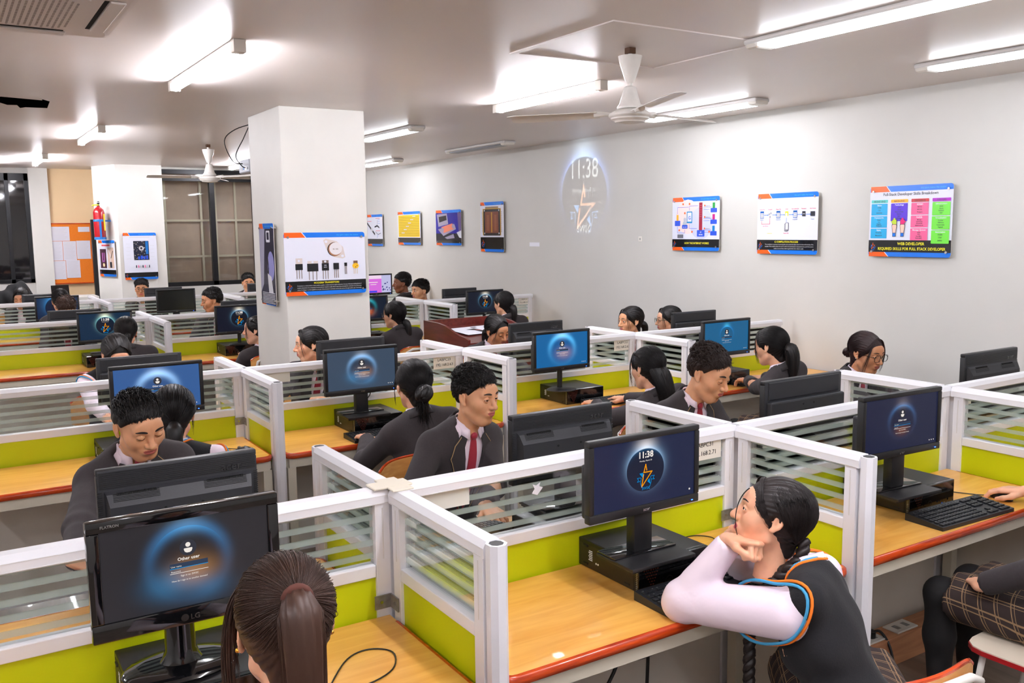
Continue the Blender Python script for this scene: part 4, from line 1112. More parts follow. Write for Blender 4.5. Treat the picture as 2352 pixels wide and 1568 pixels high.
def person(label, head, hyaw, hpitch=0, hroll=0, hip=None, tyaw=None, sex='m', skin_='tan', hair='boy', hcol=None, hopt={}, outfit='blazer', lod=1, opening=.8, gaze=(0,0), sl=1.0, lyaw=None, hands=None, glasses=None, scale=1.0, earring=None, neck=None, tie=True, seed=1, smile=0, shape=(1,1,1), sh=None, legs=True, elbows=None, mouth=None, chairs=True, group=None):
    """all angles in degrees; yaw clockwise from +Y"""
    tyaw = hyaw if tyaw is None else tyaw
    hy, hp, hr, ty = [a*D2R for a in (hyaw, hpitch, hroll, tyaw)]
    fwd = np.array([math.sin(ty), math.cos(ty), 0]); rgt = np.array([math.cos(ty), -math.sin(ty), 0])
    head = np.array(head, float)
    if hip is None: hip = head[:2]-fwd[:2]*.10
    base = np.array([hip[0], hip[1], 0.0])
    root = thing('person', label, 'person', tuple(base), 0, group)
    RH = R3(hy, hp, hr)*np.array(shape)[None,:]*scale
    hm = M4(RH, head-base)
    nb = head+RH@np.array([0,-.040,-.130]) if neck is None else np.array(neck, float)   # base of the neck
    hipc = np.array([hip[0], hip[1], .53])
    up = nb-hipc; tl = np.linalg.norm(up); up /= tl; fr = fwd-up*(fwd@up); fr /= np.linalg.norm(fr); rt = np.cross(fr, up)
    RT = np.stack([rt, fr, up], 1); tm = M4(RT, nb-base); s = tl/.44
    toL = lambda p: RT.T@(np.array(p)-nb)
    fromL = lambda p: nb+RT@np.array(p)
    fem = sex == 'f'
    # hands: world wrist position, pointing direction, palm normal, pose
    if hands is None:
        hz = .795; hands = []
        for sx in (-1, 1): hands.append((hipc+fwd*.40+rgt*sx*.10+np.array([0,0,hz-.53]), fwd+rgt*(-sx*.25), (0,0,-1), 'type'))
    arms = []; hparts = []
    for i, (W, dr, pn, pose) in enumerate(hands):
        sx = -1 if i == 0 else 1
        S = fromL((sx*.150,-.012,-.075*s)) if sh is None else np.array(sh[i], float)
        W = np.array(W, float); pole = rgt*sx*.8+np.array([0,0,-1.])-fwd*.3 if not elbows or elbows[i] is None else np.array(elbows[i], float)-S
        if elbows and elbows[i] is not None:
            E = np.array(elbows[i], float)
        else: E, W = ik(S, W, .265, .245, pole)
        arms.append((S, E, W))
        dr = np.array(dr, float); dr /= np.linalg.norm(dr); pn = np.array(pn, float); pn = pn-dr*(pn@dr); pn /= np.linalg.norm(pn)
        z = -pn; x = np.cross(dr, z); Rh = np.stack([x, dr, z], 1)
        V, Q = hand_mesh(pose, 'L' if sx < 0 else 'R', min(2, lod))
        hparts.append(((V*scale)@Rh.T+W-base, Q, 0))
    # body: head, neck, hands in one mesh
    V, Q, lm = head_mesh(sex, round(opening,1), lod, smile)
    parts = [(V@RH.T+head-base, Q, lm)]+hparts
    for (S, E, W) in arms:      # forearm under the sleeve joins hand to body
        a, b = E-base, W-base
        n = 10; ax_ = b-a; ax_ /= np.linalg.norm(ax_); u_ = np.cross(ax_, [0,0,1.01]); u_ /= np.linalg.norm(u_); v_ = np.cross(ax_, u_); ring = []
        for (p, r) in ((a, .036), (a*.5+b*.5, .032), (b+ax_*.006, .0245)):
            for k in range(n): ring.append(p+u_*r*math.cos(2*math.pi*k/n)+v_*r*math.sin(2*math.pi*k/n))
        Qq = np.array([[i*n+k, i*n+(k+1)%n, (i+1)*n+(k+1)%n, (i+1)*n+k] for i in range(2) for k in range(n)])
        parts.append((np.array(ring), Qq, 0))
    tf = torso_field(None, s, fem, -.012)
    Vt, Qt = cached(('bt',fem,round(s,2)), lambda: sculpt(tf, (-.25,-.2,-.62*s), (.25,.2,.03), .016))
    parts.append((Vt@RT.T+nb-base, Qt, 0))
    me = np_mesh('body', parts); me.materials.append(SK[skin_]); me.materials.append(LIP[skin_] if not mouth else mouth)
    body = bpy.data.objects.new('body', me); link(body, root)
    hf = head_field(sex, round(opening,1), smile)
    # eyes
    for sx in (-1, 1):
        def eye():
            mb = MB(); n = 14; v = []; f = []; rings = [0,.14,.17,.40,.54,.60,.7,1.0,1.4,1.9,2.5,3.1]
            for a in rings:
                for k in range(n): th = 2*math.pi*k/n; v.append((EYE_R*math.sin(a)*math.cos(th), EYE_R*math.cos(a), EYE_R*math.sin(a)*math.sin(th)))
            for i in range(len(rings)-1):
                mm = M_pup if i < 2 else (M_iris if i < 4 else M_scl); o = len(mb.v)
                mb.add(v[i*n:(i+2)*n], [(k, (k+1)%n, n+(k+1)%n, n+k) for k in range(n)], mm)
            return mb.mesh('eye', 'all')
        e = bpy.data.objects.new('eye', cached('eye', eye)); link(e, root)
        g = Matrix.Rotation(-gaze[0]*D2R, 4, 'Z')@Matrix.Rotation(gaze[1]*D2R, 4, 'X')
        e.matrix_local = hm@Matrix.Translation((sx*EYE_X, EYE_Y, EYE_Z))@g
        xs = np.linspace(.013, .049, 9)*sx; zs = .030+.0045*np.sin(np.linspace(.2, 2.6, 9))
        wd = (.0080 if not fem else .0050)*np.array([.45,.8,1,1,.95,.85,.7,.5,.25])
        surf_strip(hf, list(zip(xs, zs)), wd, .0012, M_brow, 'eyebrow', root, hm, .002, 2)
        if lod < 2:
            xs = (EYE_X+np.linspace(-.0135, .0145, 9))*sx; o_ = np.linspace(-.95, 1, 9); zs = EYE_Z+(.0078*opening-.0035)*(1-o_**2)-.0012+np.maximum(o_,0)*.0004
            surf_strip(hf, list(zip(xs, zs)), .0018 if fem else .0013, .0007, M_pup, 'eyelashes', root, hm, .001, 1)
    hc = hcol or H_black
    hair_build(root, hair, hc, lod, seed, hm, dict(hopt, path=[np.array(p)-base for p in hopt['path']]) if 'path' in hopt else hopt)
    if glasses:
        mb = MB()
        for sx in (-1, 1):
            P = []
            for k in range(17):
                th = 2*math.pi*k/16; c_, s_ = math.cos(th), math.sin(th); rx, rz = .0245, .0205
                P.append((sx*.032+rx*math.copysign(abs(c_)**.6, c_), .105-.10*abs(rx*c_*.4), .004+rz*math.copysign(abs(s_)**.6, s_)))
            mb.tube(P, .0016, M_pup, 6); mb.tube([(sx*.056,.102,.010), (sx*.071,.085,.012), (sx*.077,.01,.010), (sx*.076,-.012,-.004)], .0014, M_pup, 6)
        mb.tube([(-.008,.106,.008), (0,.109,.010), (.008,.106,.008)], .0014, M_pup, 6)
        o = mb.build('glasses', root, smooth='all'); o.matrix_local = hm
        for sx in (-1, 1):
            a = MB(); a.add([(sx*.032+.023*math.cos(k*.3927), .1035, .004+.019*math.sin(k*.3927)) for k in range(16)], [tuple(range(16))], M_lens); a.build('lens', o)
    if earring:
        for sx in (-1, 1):
            mb = MB()
            if earring == 'hoop': mb.tube([(sx*.077,-.006+.007*math.sin(k*.3927),-.033+.007*math.cos(k*.3927)) for k in range(17)], .0012, M_gold, 6)
            else: mb.sphere((sx*.080,-.004,-.024), .0042, M_chrome if earring == 'stud' else M_gold, 8)
            mb.build('earring', root, smooth='all').matrix_local = hm
    # ---- clothes
    res = {0: .0075, 1: .010, 2: .014}[lod]
    A = [(toL(S), toL(E), toL(W)) for S, E, W in arms]
    allp = np.array([p for a in A for p in a]+[(-.22,-.17,-.56*s), (.22,.17,.0)]); lo = allp.min(0)-.08; hi = allp.max(0)+.07; hi[2] = max(hi[2], .03)
    def sleeves(P, d, r0, r1, r2, k, cut):
        R0, R1 = r0, r1
        for ia, (S, E, W) in enumerate(A):
            r0, r1 = (R0*sl, R1*(1+sl)/2) if ia == 0 else (R0, R1)
            ax_ = (W-E)/np.linalg.norm(W-E); We = W-ax_*.012
            e = cap(P, S, E, r0, r1); fa = smax(cap(P, E, We, r1, r2), ((P-We)@ax_), .004); e = smin(e, fa, .025)
            wr = np.sin((P-E)@ax_*95)*.0022*np.exp(-((np.linalg.norm(P-E, axis=-1)/.09)**2)); e = e-wr
            d = e if d is None else smin(d, e, k)
        return d
    neckhole = lambda P, r: -cap(P, (0,.01,-.02), (0,.02,.2), r, r)
    T0 = torso_field(None, s, fem, .006 if outfit == 'blazer' else .0); Tv = torso_field(None, s, fem, .0); Ts = torso_field(None, s, fem, -.006)
    def fold(P): return .0016*np.sin(P[...,0]*38-P[...,2]*47+P[...,1]*30)*np.exp(-((P[...,2]+.2*s)/.2)**2)+.0034*np.sin(P[...,2]*52+P[...,0]*18)*np.exp(-((P[...,2]+.36*s)/.14)**2)+.0018*np.sin(P[...,0]*60+P[...,2]*21)
    front_open = outfit == 'blazer' and not (hopt.get('back_only'))
    if outfit == 'blazer':
        def bf(P):
            d = T0(P)+fold(P); d = sleeves(P, d, .058, .050, .040, .035, 0)
            d = smax(d, neckhole(P, .058), .006)
            # V opening to the button
            zt = -.30*s; wv = np.clip((P[...,2]-zt)/(-zt), 0, 1.3)*.072
            v = np.maximum(np.abs(P[...,0])-wv, -(P[...,1]-.01)); v = np.maximum(v, zt-P[...,2])
            return smax(d, -v, .004)
        V, Q = sculpt(bf, lo, hi, res); me = np_mesh('blazer', [(V,Q,0)]); me.materials.append(M_blaz); bz = bpy.data.objects.new('blazer', me); link(bz, root); bz.matrix_local = tm
        V, Q = sculpt(lambda P: smax(Ts(P), neckhole(P, .050), .004), (-.24,-.17,-.55*s), (.24,.17,.03), res); me = np_mesh('shirt', [(V,Q,0)]); me.materials.append(M_shirt); so = bpy.data.objects.new('shirt', me); link(so, root); so.matrix_local = tm
        if lod < 2:
            T1 = lambda P: T0(P)+fold(P)
            for sx in (-1, 1):
                pts = [(sx*.050,-.020), (sx*.070,-.055), (sx*.076,-.11), (sx*.064,-.17), (sx*.040,-.235*s/1.0), (sx*.012,-.295*s)]
                pts = np.array([np.interp(np.linspace(0,5,16), range(6), [p[i] for p in pts]) for i in (0,1)]).T
                wd = np.interp(np.linspace(0,1,16), [0,.25,.42,.45,1], [.030,.050,.066,.056,.010])
                surf_strip(T1, pts, wd, .0065, M_blaz2, 'lapel', bz, Matrix.Identity(4), .004)
                if sex == 'm':
                    q = pts+np.array([[sx*.5*w_,0] for w_ in wd]); surf_strip(T1, q, .0022, .008, M_pipe, 'lapel_piping', bz, Matrix.Identity(4), .002, 1)
            for sx in (-1, 1):
                b_ = MB()
            # collar behind the neck
            col = []
            for a in np.linspace(55, 305, 24):
                th = a*D2R; col.append((.064*math.sin(th), -.012+.060*math.cos(th)*1.0, .0+.020*(-math.cos(th))))
            mb = MB(); n = len(col); v = []
            for (x_, y_, z_) in col: v += [(x_,y_,z_+.012), (x_*1.30,y_*1.3-.002,z_-.030), (x_*1.25,y_*1.25,z_-.032), (x_*.94,y_*.94,z_+.008)]
            mb.add(v, [(i*4+k, i*4+(k+1)%4, (i+1)*4+(k+1)%4, (i+1)*4+k) for i in range(n-1) for k in range(4)]+[(0,1,2,3), tuple(4*(n-1)+k for k in (3,2,1,0))], M_blaz2)
            mb.build('collar', bz, smooth='all')
            for k in range(2):
                mb = MB(); zb = -.33*s-.075*k; yb = float(ray_front(T1, np.array([.006]), np.array([zb]))[0]); mb.sphere((.006, yb+.002, zb), (.009,.003,.009), M_pup, 8); mb.build('button', bz, smooth='all')
    else:
        def vf(P):
            d = Tv(P)+fold(P)*.8
            d = smin(d, ell(P/np.array([1,1,s]), (0,.0,-.44), (.185,.145,.16)), .05)
            return smax(d, neckhole(P, .060), .006)
        V, Q = sculpt(vf, (-.26,-.2,-.62*s), (.26,.2,.03), res); me = np_mesh('vest', [(V,Q,0)]); me.materials.append(M_vest); vo = bpy.data.objects.new('vest', me); link(vo, root); vo.matrix_local = tm
        def sf(P):
            d = sleeves(P, None, .056, .050, .036, .02, 0); d = smin(d, smax(Ts(P), -(P[...,2]+.13), .01), .02)
            return smax(d, neckhole(P, .050), .004)
        V, Q = sculpt(sf, lo, hi, res); me = np_mesh('shirt', [(V,Q,0)]); me.materials.append(M_shirt); so = bpy.data.objects.new('shirt', me); link(so, root); so.matrix_local = tm
        for (S, E, W), sx in zip(A, (-1, 1)):
            dv = (E-S)/np.linalg.norm(E-S); sd = np.array([sx,0,0]); nrm = (dv*.45+sd*.9); nrm /= np.linalg.norm(nrm); u_ = np.cross(nrm, [0,1,0]); u_ /= np.linalg.norm(u_); v_ = np.cross(nrm, u_)
            for off, r_, m_, nm in ((.020,.0042,M_or,'armhole_trim'), (.028,.0042,M_bl,'armhole_trim'), (.0,.0,None,''))[:2]:
                c_ = S+nrm*off+dv*.012
                N_ = 48; th = np.arange(N_)*2*math.pi/N_; dr_ = u_[None,:]*np.cos(th)[:,None]+v_[None,:]*np.sin(th)[:,None]; t_ = np.full(N_, .03)
                for _ in range(60):   # step outward until outside the cloth
                    q_ = c_[None,:]+dr_*t_[:,None]; dd = np.minimum(sf(q_), vf(q_)) if off < .033 else sf(q_)
                    t_ = np.where(dd < .0008, t_+.002, t_)
                for _ in range(14): t_ = np.maximum(t_, (np.roll(t_,1)+np.roll(t_,-1))/2)
                t_ = (t_+np.roll(t_,1)+np.roll(t_,-1))/3+.0012
                ring = list(c_[None,:]+dr_*t_[:,None]); ring.append(ring[0])
                MB().tube(ring, r_, m_, 8, False).build(nm, vo, smooth='all')
        for rr, m_ in ((.071,M_or), (.064,M_bl), (.058,M_vest)):
            th = np.linspace(0, 2*math.pi, 41); x_ = rr*np.sin(th); y_ = .012+rr*np.cos(th); z_ = np.full(41, .09)
            for _ in range(90): z_ = np.where(vf(np.stack([x_, y_, z_], -1)) > .0006, z_-.002, z_)
            z_ = np.maximum(z_, -.06)
            MB().tube(np.stack([x_, y_, z_+.001], -1), .0042, m_, 8, False).build('neck_trim', vo, smooth='all')
    # shirt collar and tie
    if lod < 2 or outfit == 'blazer':
        mb = MB(); v = []; n = 26
        for a in np.linspace(20, 340, n):
            th = a*D2R; x_, y_ = math.sin(th), math.cos(th); dip = .016*max(0, y_); out_ = .010+.014*max(0, y_)
            v += [(x_*.052, y_*.052-.004, .030-dip), (x_*(.055+out_), y_*(.055+out_)+.0, -.006-dip*1.6), (x_*(.052+out_), y_*(.052+out_), -.008-dip*1.6), (x_*.049, y_*.049-.004, .026-dip)]
        mb.add(v, [(i*4+k, i*4+(k+1)%4, (i+1)*4+(k+1)%4, (i+1)*4+k) for i in range(n-1) for k in range(4)]+[(0,1,2,3), tuple(4*(n-1)+k for k in (3,2,1,0))], M_shirt)
        mb.build('shirt_collar', so, smooth='all')
    if tie and outfit == 'blazer':
        pts = [(0,-.030), (0,-.052), (.001,-.10), (.002,-.2*s), (.002,-.31*s)]
        pts = np.array([np.interp(np.linspace(0,4,16), range(5), [p[i] for p in pts]) for i in (0,1)]).T
        wd = np.interp(np.linspace(0,1,16), [0,.10,.14,1], [.030,.022,.026,.058])
        surf_strip(Ts, pts, wd, .006, M_tie, 'tie', root, tm, .006)
        MB().sphere((0,.062,-.022), (.017,.012,.017), M_tie, 8).build('tie_knot', root, smooth='all').matrix_local = tm
    # lower body
    if legs:
        if lyaw is not None: ty = lyaw*D2R
        o = inst('trousers' if not fem else 'skirt', legs_mesh('trousers' if not fem else 'skirt'), root, (0,0,0), (0,0,-ty))
        if fem: inst('tights', lower_legs(), root, (0,0,0), (0,0,-ty))
        for sx in (-1, 1):
            p = Matrix.Rotation(-ty, 3, 'Z')@Vector((sx*.10,.40,0)); inst('shoe', shoe_mesh(), root, tuple(p), (0,0,-ty))
    PEOPLE.append((label, tuple(hip), tyaw))
    return root

# ------------------------------------------------------------------ room shell
def struct(name, mb, smooth=False): return mb.build(name, None, 'structure', smooth)
XL, YB, YF = -4.2, -4.6, 12.0
fl = mat('floor_vinyl', (128,112,100), .4); wood('floor_vinyl_planks', (138,120,106), (104,90,80), .4, 1, .5, .1)
struct('floor', MB().box((XL,YB,-.05),(WX+.1,12.6,0), MATS['floor_vinyl_planks']))
def ceiling():
    bm = bmesh.new()
    def loop(pts):
        vs = [bm.verts.new((x,y,CEIL)) for x, y in pts]; return [bm.edges.new((vs[i], vs[(i+1)%len(vs)])) for i in range(len(vs))]
    e = loop([(XL,YB),(WX+.1,YB),(WX+.1,12.6),(XL,12.6)])
    HOLE = [(-.72,4.80),(-.56,5.12),(-.50,5.10),(-.47,5.26),(-.44,5.20),(-.30,5.18),(-.32,4.80),(-.44,4.60),(-.54,4.62)]
    e += loop(HOLE)
    bmesh.ops.triangle_fill(bm, edges=e, use_beauty=True)
    me = bpy.data.meshes.new('ceiling'); bm.to_mesh(me); bm.free(); me.materials.append(M_ceil)
    o = bpy.data.objects.new('ceiling', me); link(o, None, 'structure')
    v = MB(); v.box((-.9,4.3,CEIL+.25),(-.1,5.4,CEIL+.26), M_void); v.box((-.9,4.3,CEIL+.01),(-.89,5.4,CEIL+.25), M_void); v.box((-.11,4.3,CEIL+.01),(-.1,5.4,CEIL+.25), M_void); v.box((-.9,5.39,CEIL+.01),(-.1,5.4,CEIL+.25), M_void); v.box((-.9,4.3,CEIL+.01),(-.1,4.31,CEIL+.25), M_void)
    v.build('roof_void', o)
    MB().prism([(-.66,4.78),(-.36,4.86),(-.42,4.62),(-.54,4.64)], CEIL+.012, CEIL+.020, M_ceil).build('broken_board_flap', o)
ceiling()
struct('trim_1', MB().box((1.56,.93,CEIL-.006),(2.56,.965,CEIL+.002), M_ceil).box((1.56,1.76,CEIL-.006),(2.56,1.795,CEIL+.002), M_ceil).box((1.56,.965,CEIL-.006),(1.595,1.76,CEIL+.002), M_ceil).box((2.525,.965,CEIL-.006),(2.56,1.76,CEIL+.002), M_ceil))
struct('wall_right', MB().box((WX,YB,0),(WX+.1,12.6,CEIL), M_wall))
struct('wall_back', MB().box((XL,YB-.1,0),(WX+.1,YB,CEIL), M_wall))
struct('wall_left', MB().box((XL-.1,YB,0),(XL,12.6,CEIL), M_wall))
struct('wall_far_right', MB().box((2.97,10.83,0),(WX,10.93,CEIL), M_wall).box((2.97,10.83,0),(3.07,11.3,CEIL), M_wall))
struct('wall_far_centre', MB().box((1.6,11.05,0),(3.0,11.2,1.10), M_wall).box((1.6,11.05,2.745),(3.0,11.2,CEIL), M_wall))
struct('wall_far_left', MB().box((.30,11.95,0),(1.2,12.05,CEIL), M_yellow))
struct('wall_far_pier', MB().box((.07,11.87,0),(.31,12.05,CEIL), M_pillar))
struct('wall_far_window', MB().box((XL,11.95,0),(.07,12.05,1.19), M_wall).box((XL,11.95,2.70),(.07,12.05,CEIL), M_wall))
struct('wall_column_front', MB().box((1.13,4.28,0),(1.80,5.06,CEIL), M_pillar, bev=.006))
struct('wall_column_rear', MB().prism([(1.007,10.75),(1.60,10.75),(1.60,11.35),(.80,11.30)], 0, CEIL, M_pillar))
struct('baseboard_right', MB().box((WX-.012,YB,0),(WX,12,.10), M_pillar))
def windows():
    M_fr = mat('window_frame_black', (22,22,26), .35, metal=.3); M_scr = mat('shutter_brown', (206,176,158), .8, noise=.08, nscale=6, bump=.2, bscale=30); M_bei = mat('grille_beige', (236,218,194), .5)
    w_ = MB(); x0, x1, z0, z1, y = 1.6, 2.97, 1.10, 2.745, 11.08
    for a, b in ((x0,x0+.05),(2.30,2.37),(x1-.05,x1)): w_.box((a,y-.03,z0),(b,y+.05,z1), M_fr)
    w_.box((x0,y-.03,z0),(x1,y+.05,z0+.06), M_fr); w_.box((x0,y-.03,z1-.06),(x1,y+.05,z1), M_fr); w_.box((x0,y-.035,z1-.16),(x1,y+.03,z1-.12), M_fr)
    o = w_.build('window_1', None, 'structure')
    for a, b in ((x0+.05,2.30),(2.37,x1-.05)): MB().box((a,y-.002,z0+.06),(b,y+.002,z1-.06), M_clear).build('pane', o)
    g = MB(); g.box((x0-.2,y+.30,z0-.3),(x1+.2,y+.31,z1+.2), M_scr); g.build('shutter', o)
    g = MB()
    for xx in (1.72,2.22,2.43,2.72): g.box((xx,y+.24,z0),(xx+.03,y+.27,z1-.10), M_bei)
    for zz in (1.50,2.02,2.60): g.box((x0,y+.235,zz),(x1,y+.265,zz+.03), M_bei)
    g.build('grille', o)
    w_ = MB(); x0, x1, z0, z1, y = -3.2, .07, 1.19, 2.70, 11.97
    for a in (x0, -2.0, -1.0, -.22, x1-.05): w_.box((a,y-.03,z0),(a+.05,y+.05,z1), M_fr)
    w_.box((x0,y-.03,z0),(x1,y+.05,z0+.05), M_fr); w_.box((x0,y-.03,z1-.10),(x1,y+.05,z1), M_fr)
    o = w_.build('window_2', None, 'structure'); MB().box((x0+.05,y,z0+.05),(x1-.05,y+.004,z1-.1), mat('night_glass', (24,22,24), .04, spec=.9)).build('pane', o)
windows()
# ------------------------------------------------------------------ lights
def tube_light(label, x, y0, y1, on=True, group='ceiling tube lights'):
    t = thing('tube_light', label, 'lamp', (x,(y0+y1)/2,CEIL), 0, group); L = (y1-y0)
    MB().box((-.028,-L/2,-.022),(.028,L/2,0), M_fix, bev=.003).build('fixture_body', t)
    mb = MB(); mb.tube([(0,-L/2+.03,-.042),(0,L/2-.03,-.042)], .021, M_tubeon, 12); mb.build('tube', t, smooth='all')
    for s_ in (-1, 1): MB().box((-.030,s_*(L/2-.0)-.03,-.062),(.030,s_*(L/2-.0)+.03,0), M_tubew, bev=.004).build('end_cap', t)
    return t
def panel_light(label, x, y0, y1, on=True, group=None):
    t = thing('panel_light', label, 'lamp', (x,(y0+y1)/2,CEIL), 0, group); L = y1-y0
    mb = MB(); mb.box((-.075,-L/2,-.03),(.075,L/2,0), M_fix, bev=.012); mb.build('fixture_body', t)
    m = M_panelon if on else M_tubeoff
    MB().box((-.060,-L/2+.09,-.045),(.060,L/2-.09,-.028), m, bev=.004).build('diffuser', t)
    for s_ in (-1, 1): MB().box((-.070,s_*(L/2-.045)-.045,-.05),(.070,s_*(L/2-.045)+.045,-.0), M_tubew, bev=.02).build('end_cap', t)
    return t
tube_light('lit tube light on the ceiling above the front left desks', .24, 2.15, 3.54)
tube_light('lit tube light on the ceiling beyond the ceiling hole', .20, 6.15, 7.45)
tube_light('small lit tube light, third along the left ceiling line', .06, 9.35, 10.6)
tube_light('cut-off tube light at the far left edge of the ceiling', -.42, 9.9, 11.1)
tube_light('bright tube light with vented end cap beside the front ceiling fan', 2.54, 2.27, 3.51)
tube_light('lit tube light behind the projector near the far window', 2.45, 9.15, 10.43)
tube_light('tube light on the ceiling behind the viewpoint', .28, -1.9, -.6)
tube_light('tube light on the left ceiling beside the air conditioner', -2.6, 2.2, 3.5)
tube_light('tube light on the left ceiling level with the front column', -2.6, 6.0, 7.3)
tube_light('tube light high on the ceiling behind the viewpoint, left', -2.6, -1.9, -.6)
panel_light('long lit panel light at the top right edge of the ceiling', 2.47, -.45, .95)
panel_light('lit panel light closest to the right wall at the picture edge', 3.86, -.40, .95)
panel_light('lit panel light just behind the front ceiling fan blades', 4.05, 2.32, 3.62)
panel_light('unlit grey panel light above the four far wall posters', 4.06, 5.75, 7.05, False)
panel_light('lit panel light just right of the top of the front column', 2.60, 4.95, 6.2)
panel_light('small lit panel light near the far right corner', 4.02, 8.35, 9.5)
panel_light('panel light on the ceiling behind the viewpoint, right', 3.0, -3.4, -2.1)
tube_light('added tube light behind the viewpoint, centre right, brightening the foreground', 1.5, -2.7, -1.4)  # unseen extra tube, added to brighten the foreground
tube_light('added tube light far behind the viewpoint, brightening the front desks', -1.0, -3.9, -2.6)  # another out-of-view tube, put in for more light on the near desks
# ------------------------------------------------------------------ fans, air conditioner, projector
def fan(label, x, y, zh, R, angs):
    t = thing('ceiling_fan', label, 'ceiling fan', (x,y,CEIL), 0)
    h = zh-CEIL
    MB().lathe([(.012,0),(.012,h+.06)], M_fan, 12).build('down_rod', t, smooth=True)
    MB().lathe([(.02,h+.165),(.022,h+.17),(.028,h+.185),(.055,h+.265),(.060,h+.29),(.062,h+.30),(.055,h+.302),(.02,h+.302)], M_fan, 24).build('canopy', t, smooth=True)
    mb = MB(); mb.box((-.02,-.02,-.03),(.02,.02,0), mat('rusty_hook', (90,60,40), .8)); mb.build('ceiling_hook', t)
    MB().lathe([(.02,h+.15),(.03,h+.145),(.055,h+.06),(.068,h+.045),(.066,h+.035),(.03,h+.034)], M_fan, 28).build('lower_canopy', t, smooth=True)
    MB().lathe([(.05,h+.036),(.085,h+.024),(.108,h+.010),(.112,h),(.108,h-.006),(.100,h-.010),(.098,h-.018),(.080,h-.026),(.076,h-.034),(.03,h-.042),(.001,h-.042)], M_fan, 36).build('motor_housing', t, smooth=True)
    for a in angs:
        mb = MB(); m = Matrix.Rotation(a*D2R, 4, 'Z')@Matrix.Translation((0,0,h+.010))
        mb.tube([(.085,0,.0),(.13,0,.006),(.19,0,.006)], [.010,.012,.018], M_fan, 8, mtx=m, squash=None)
        m2 = m@Matrix.Translation((.17,0,.004))@Matrix.Rotation(10*D2R, 4, 'X'); L = R-.17; n = 10; v = []; f = []
        for i in range(n+1):
            u = i/n; wv = .052+.016*u; 
            if u > .93: wv *= .8
            for j in range(5):
                q = -1+j*.5; v.append((u*L, q*wv, .010*(1-q*q)+(.0))); 
        nn = len(v); v += [(a_, b_, c_-.003) for a_, b_, c_ in v]
        for i in range(n):
            for j in range(4): f.append((i*5+j, (i+1)*5+j, (i+1)*5+j+1, i*5+j+1)); f.append((nn+i*5+j, nn+i*5+j+1, nn+(i+1)*5+j+1, nn+(i+1)*5+j))
        ring = [i*5 for i in range(n+1)]+[n*5+j for j in range(1,5)]+[i*5+4 for i in range(n-1,-1,-1)]+[j for j in (3,2,1)]
        for a_, b_ in zip(ring, ring[1:]+ring[:1]): f.append((a_, b_, nn+b_, nn+a_))
        mb.add(v, f, M_fan, m2); mb.build('blade', t, smooth=True)
fan('white ceiling fan beside the bright tube light, front right', 2.034, 1.383, 2.43, .66, (8,128,248))
fan('smaller-looking white ceiling fan in front of the far window', 1.42, 7.50, 2.42, .62, (180,300,62))
def aircon():
    t = thing('air_conditioner', 'white square cassette air conditioner with perforated grille in the top left corner', 'air conditioner', (-.80,1.72,CEIL))
    m = mat('aircon_white', (224,216,212), .4); s_ = .47
    MB().prism([(-s_,-s_),(s_,-s_),(s_,s_),(-s_,s_)], -.03, 0, m).prism([(-s_+.03,-s_+.03),(s_-.03,-s_+.03),(s_-.03,s_-.03),(-s_+.03,s_-.03)], -.05, -.03, m).build('panel', t)
    g = MB(); g.prism([(-.30,-.26),(-.26,-.30),(.26,-.30),(.30,-.26),(.30,.26),(.26,.30),(-.26,.30),(-.30,.26)], -.056, -.05, m)
    hd = mat('grille_slots', (168,156,152), .6)
    for i in range(26):
        for j in range(12):
            a = -.27+i*.0212; b = -.27+j*.046+(.023 if i%2 else 0)
            if abs(a)+abs(b) < .50: g.box((a,b,-.0575),(a+.008,b+.034,-.0558), hd)
    g.build('intake_grille', t)
    for k in range(4):
        r = Matrix.Rotation(k*math.pi/2, 4, 'Z'); MB().box((.345,-.27,-.0515),(.362,.27,-.0495), M_void, r).build('air_slot', t); MB().box((.364,-.28,-.060),(.420,.28,-.051), m, r, bev=.004).build('louvre', t)
aircon()
def projector():
    t = thing('projector', 'grey ceiling projector with looped cables at the left edge of the front column', 'projector', (1.27,5.30,2.40))
    m = mat('projector_grey', (176,180,190), .5)
    MB().box((-.12,-.15,-.055),(.12,.15,.055), m, bev=.01).build('body', t)
    MB().lathe([(.03,0),(.034,.03),(.030,.035),(.001,.036)], M_blkg, 20, Matrix.Translation((.12,.0,.0))@Matrix.Rotation(math.pi/2, 4, 'Y')).build('lens', t, smooth=True)
    MB().tube([(0,0,.055),(0,0,CEIL-2.40)], .018, M_tubew, 12).build('ceiling_mount', t)
    for k in range(4): MB().box((-.1215,-.11+k*.05,-.03),(-.12,-.08+k*.05,-.01), (M_blk, M_red, M_blue, M_blk)[k]).build('socket', t)
    cable('black cables looping from the ceiling to the projector', [(1.20,5.2,CEIL-.01),(1.13,5.2,2.62),(1.06,5.2,2.48),(1.10,5.2,2.40),(1.14,5.22,2.38)], .004)
    cable('second black cable looping behind the projector', [(1.28,5.3,CEIL-.01),(1.10,5.32,2.70),(1.0,5.3,2.60),(1.06,5.3,2.44),(1.14,5.3,2.42)], .004)
projector()
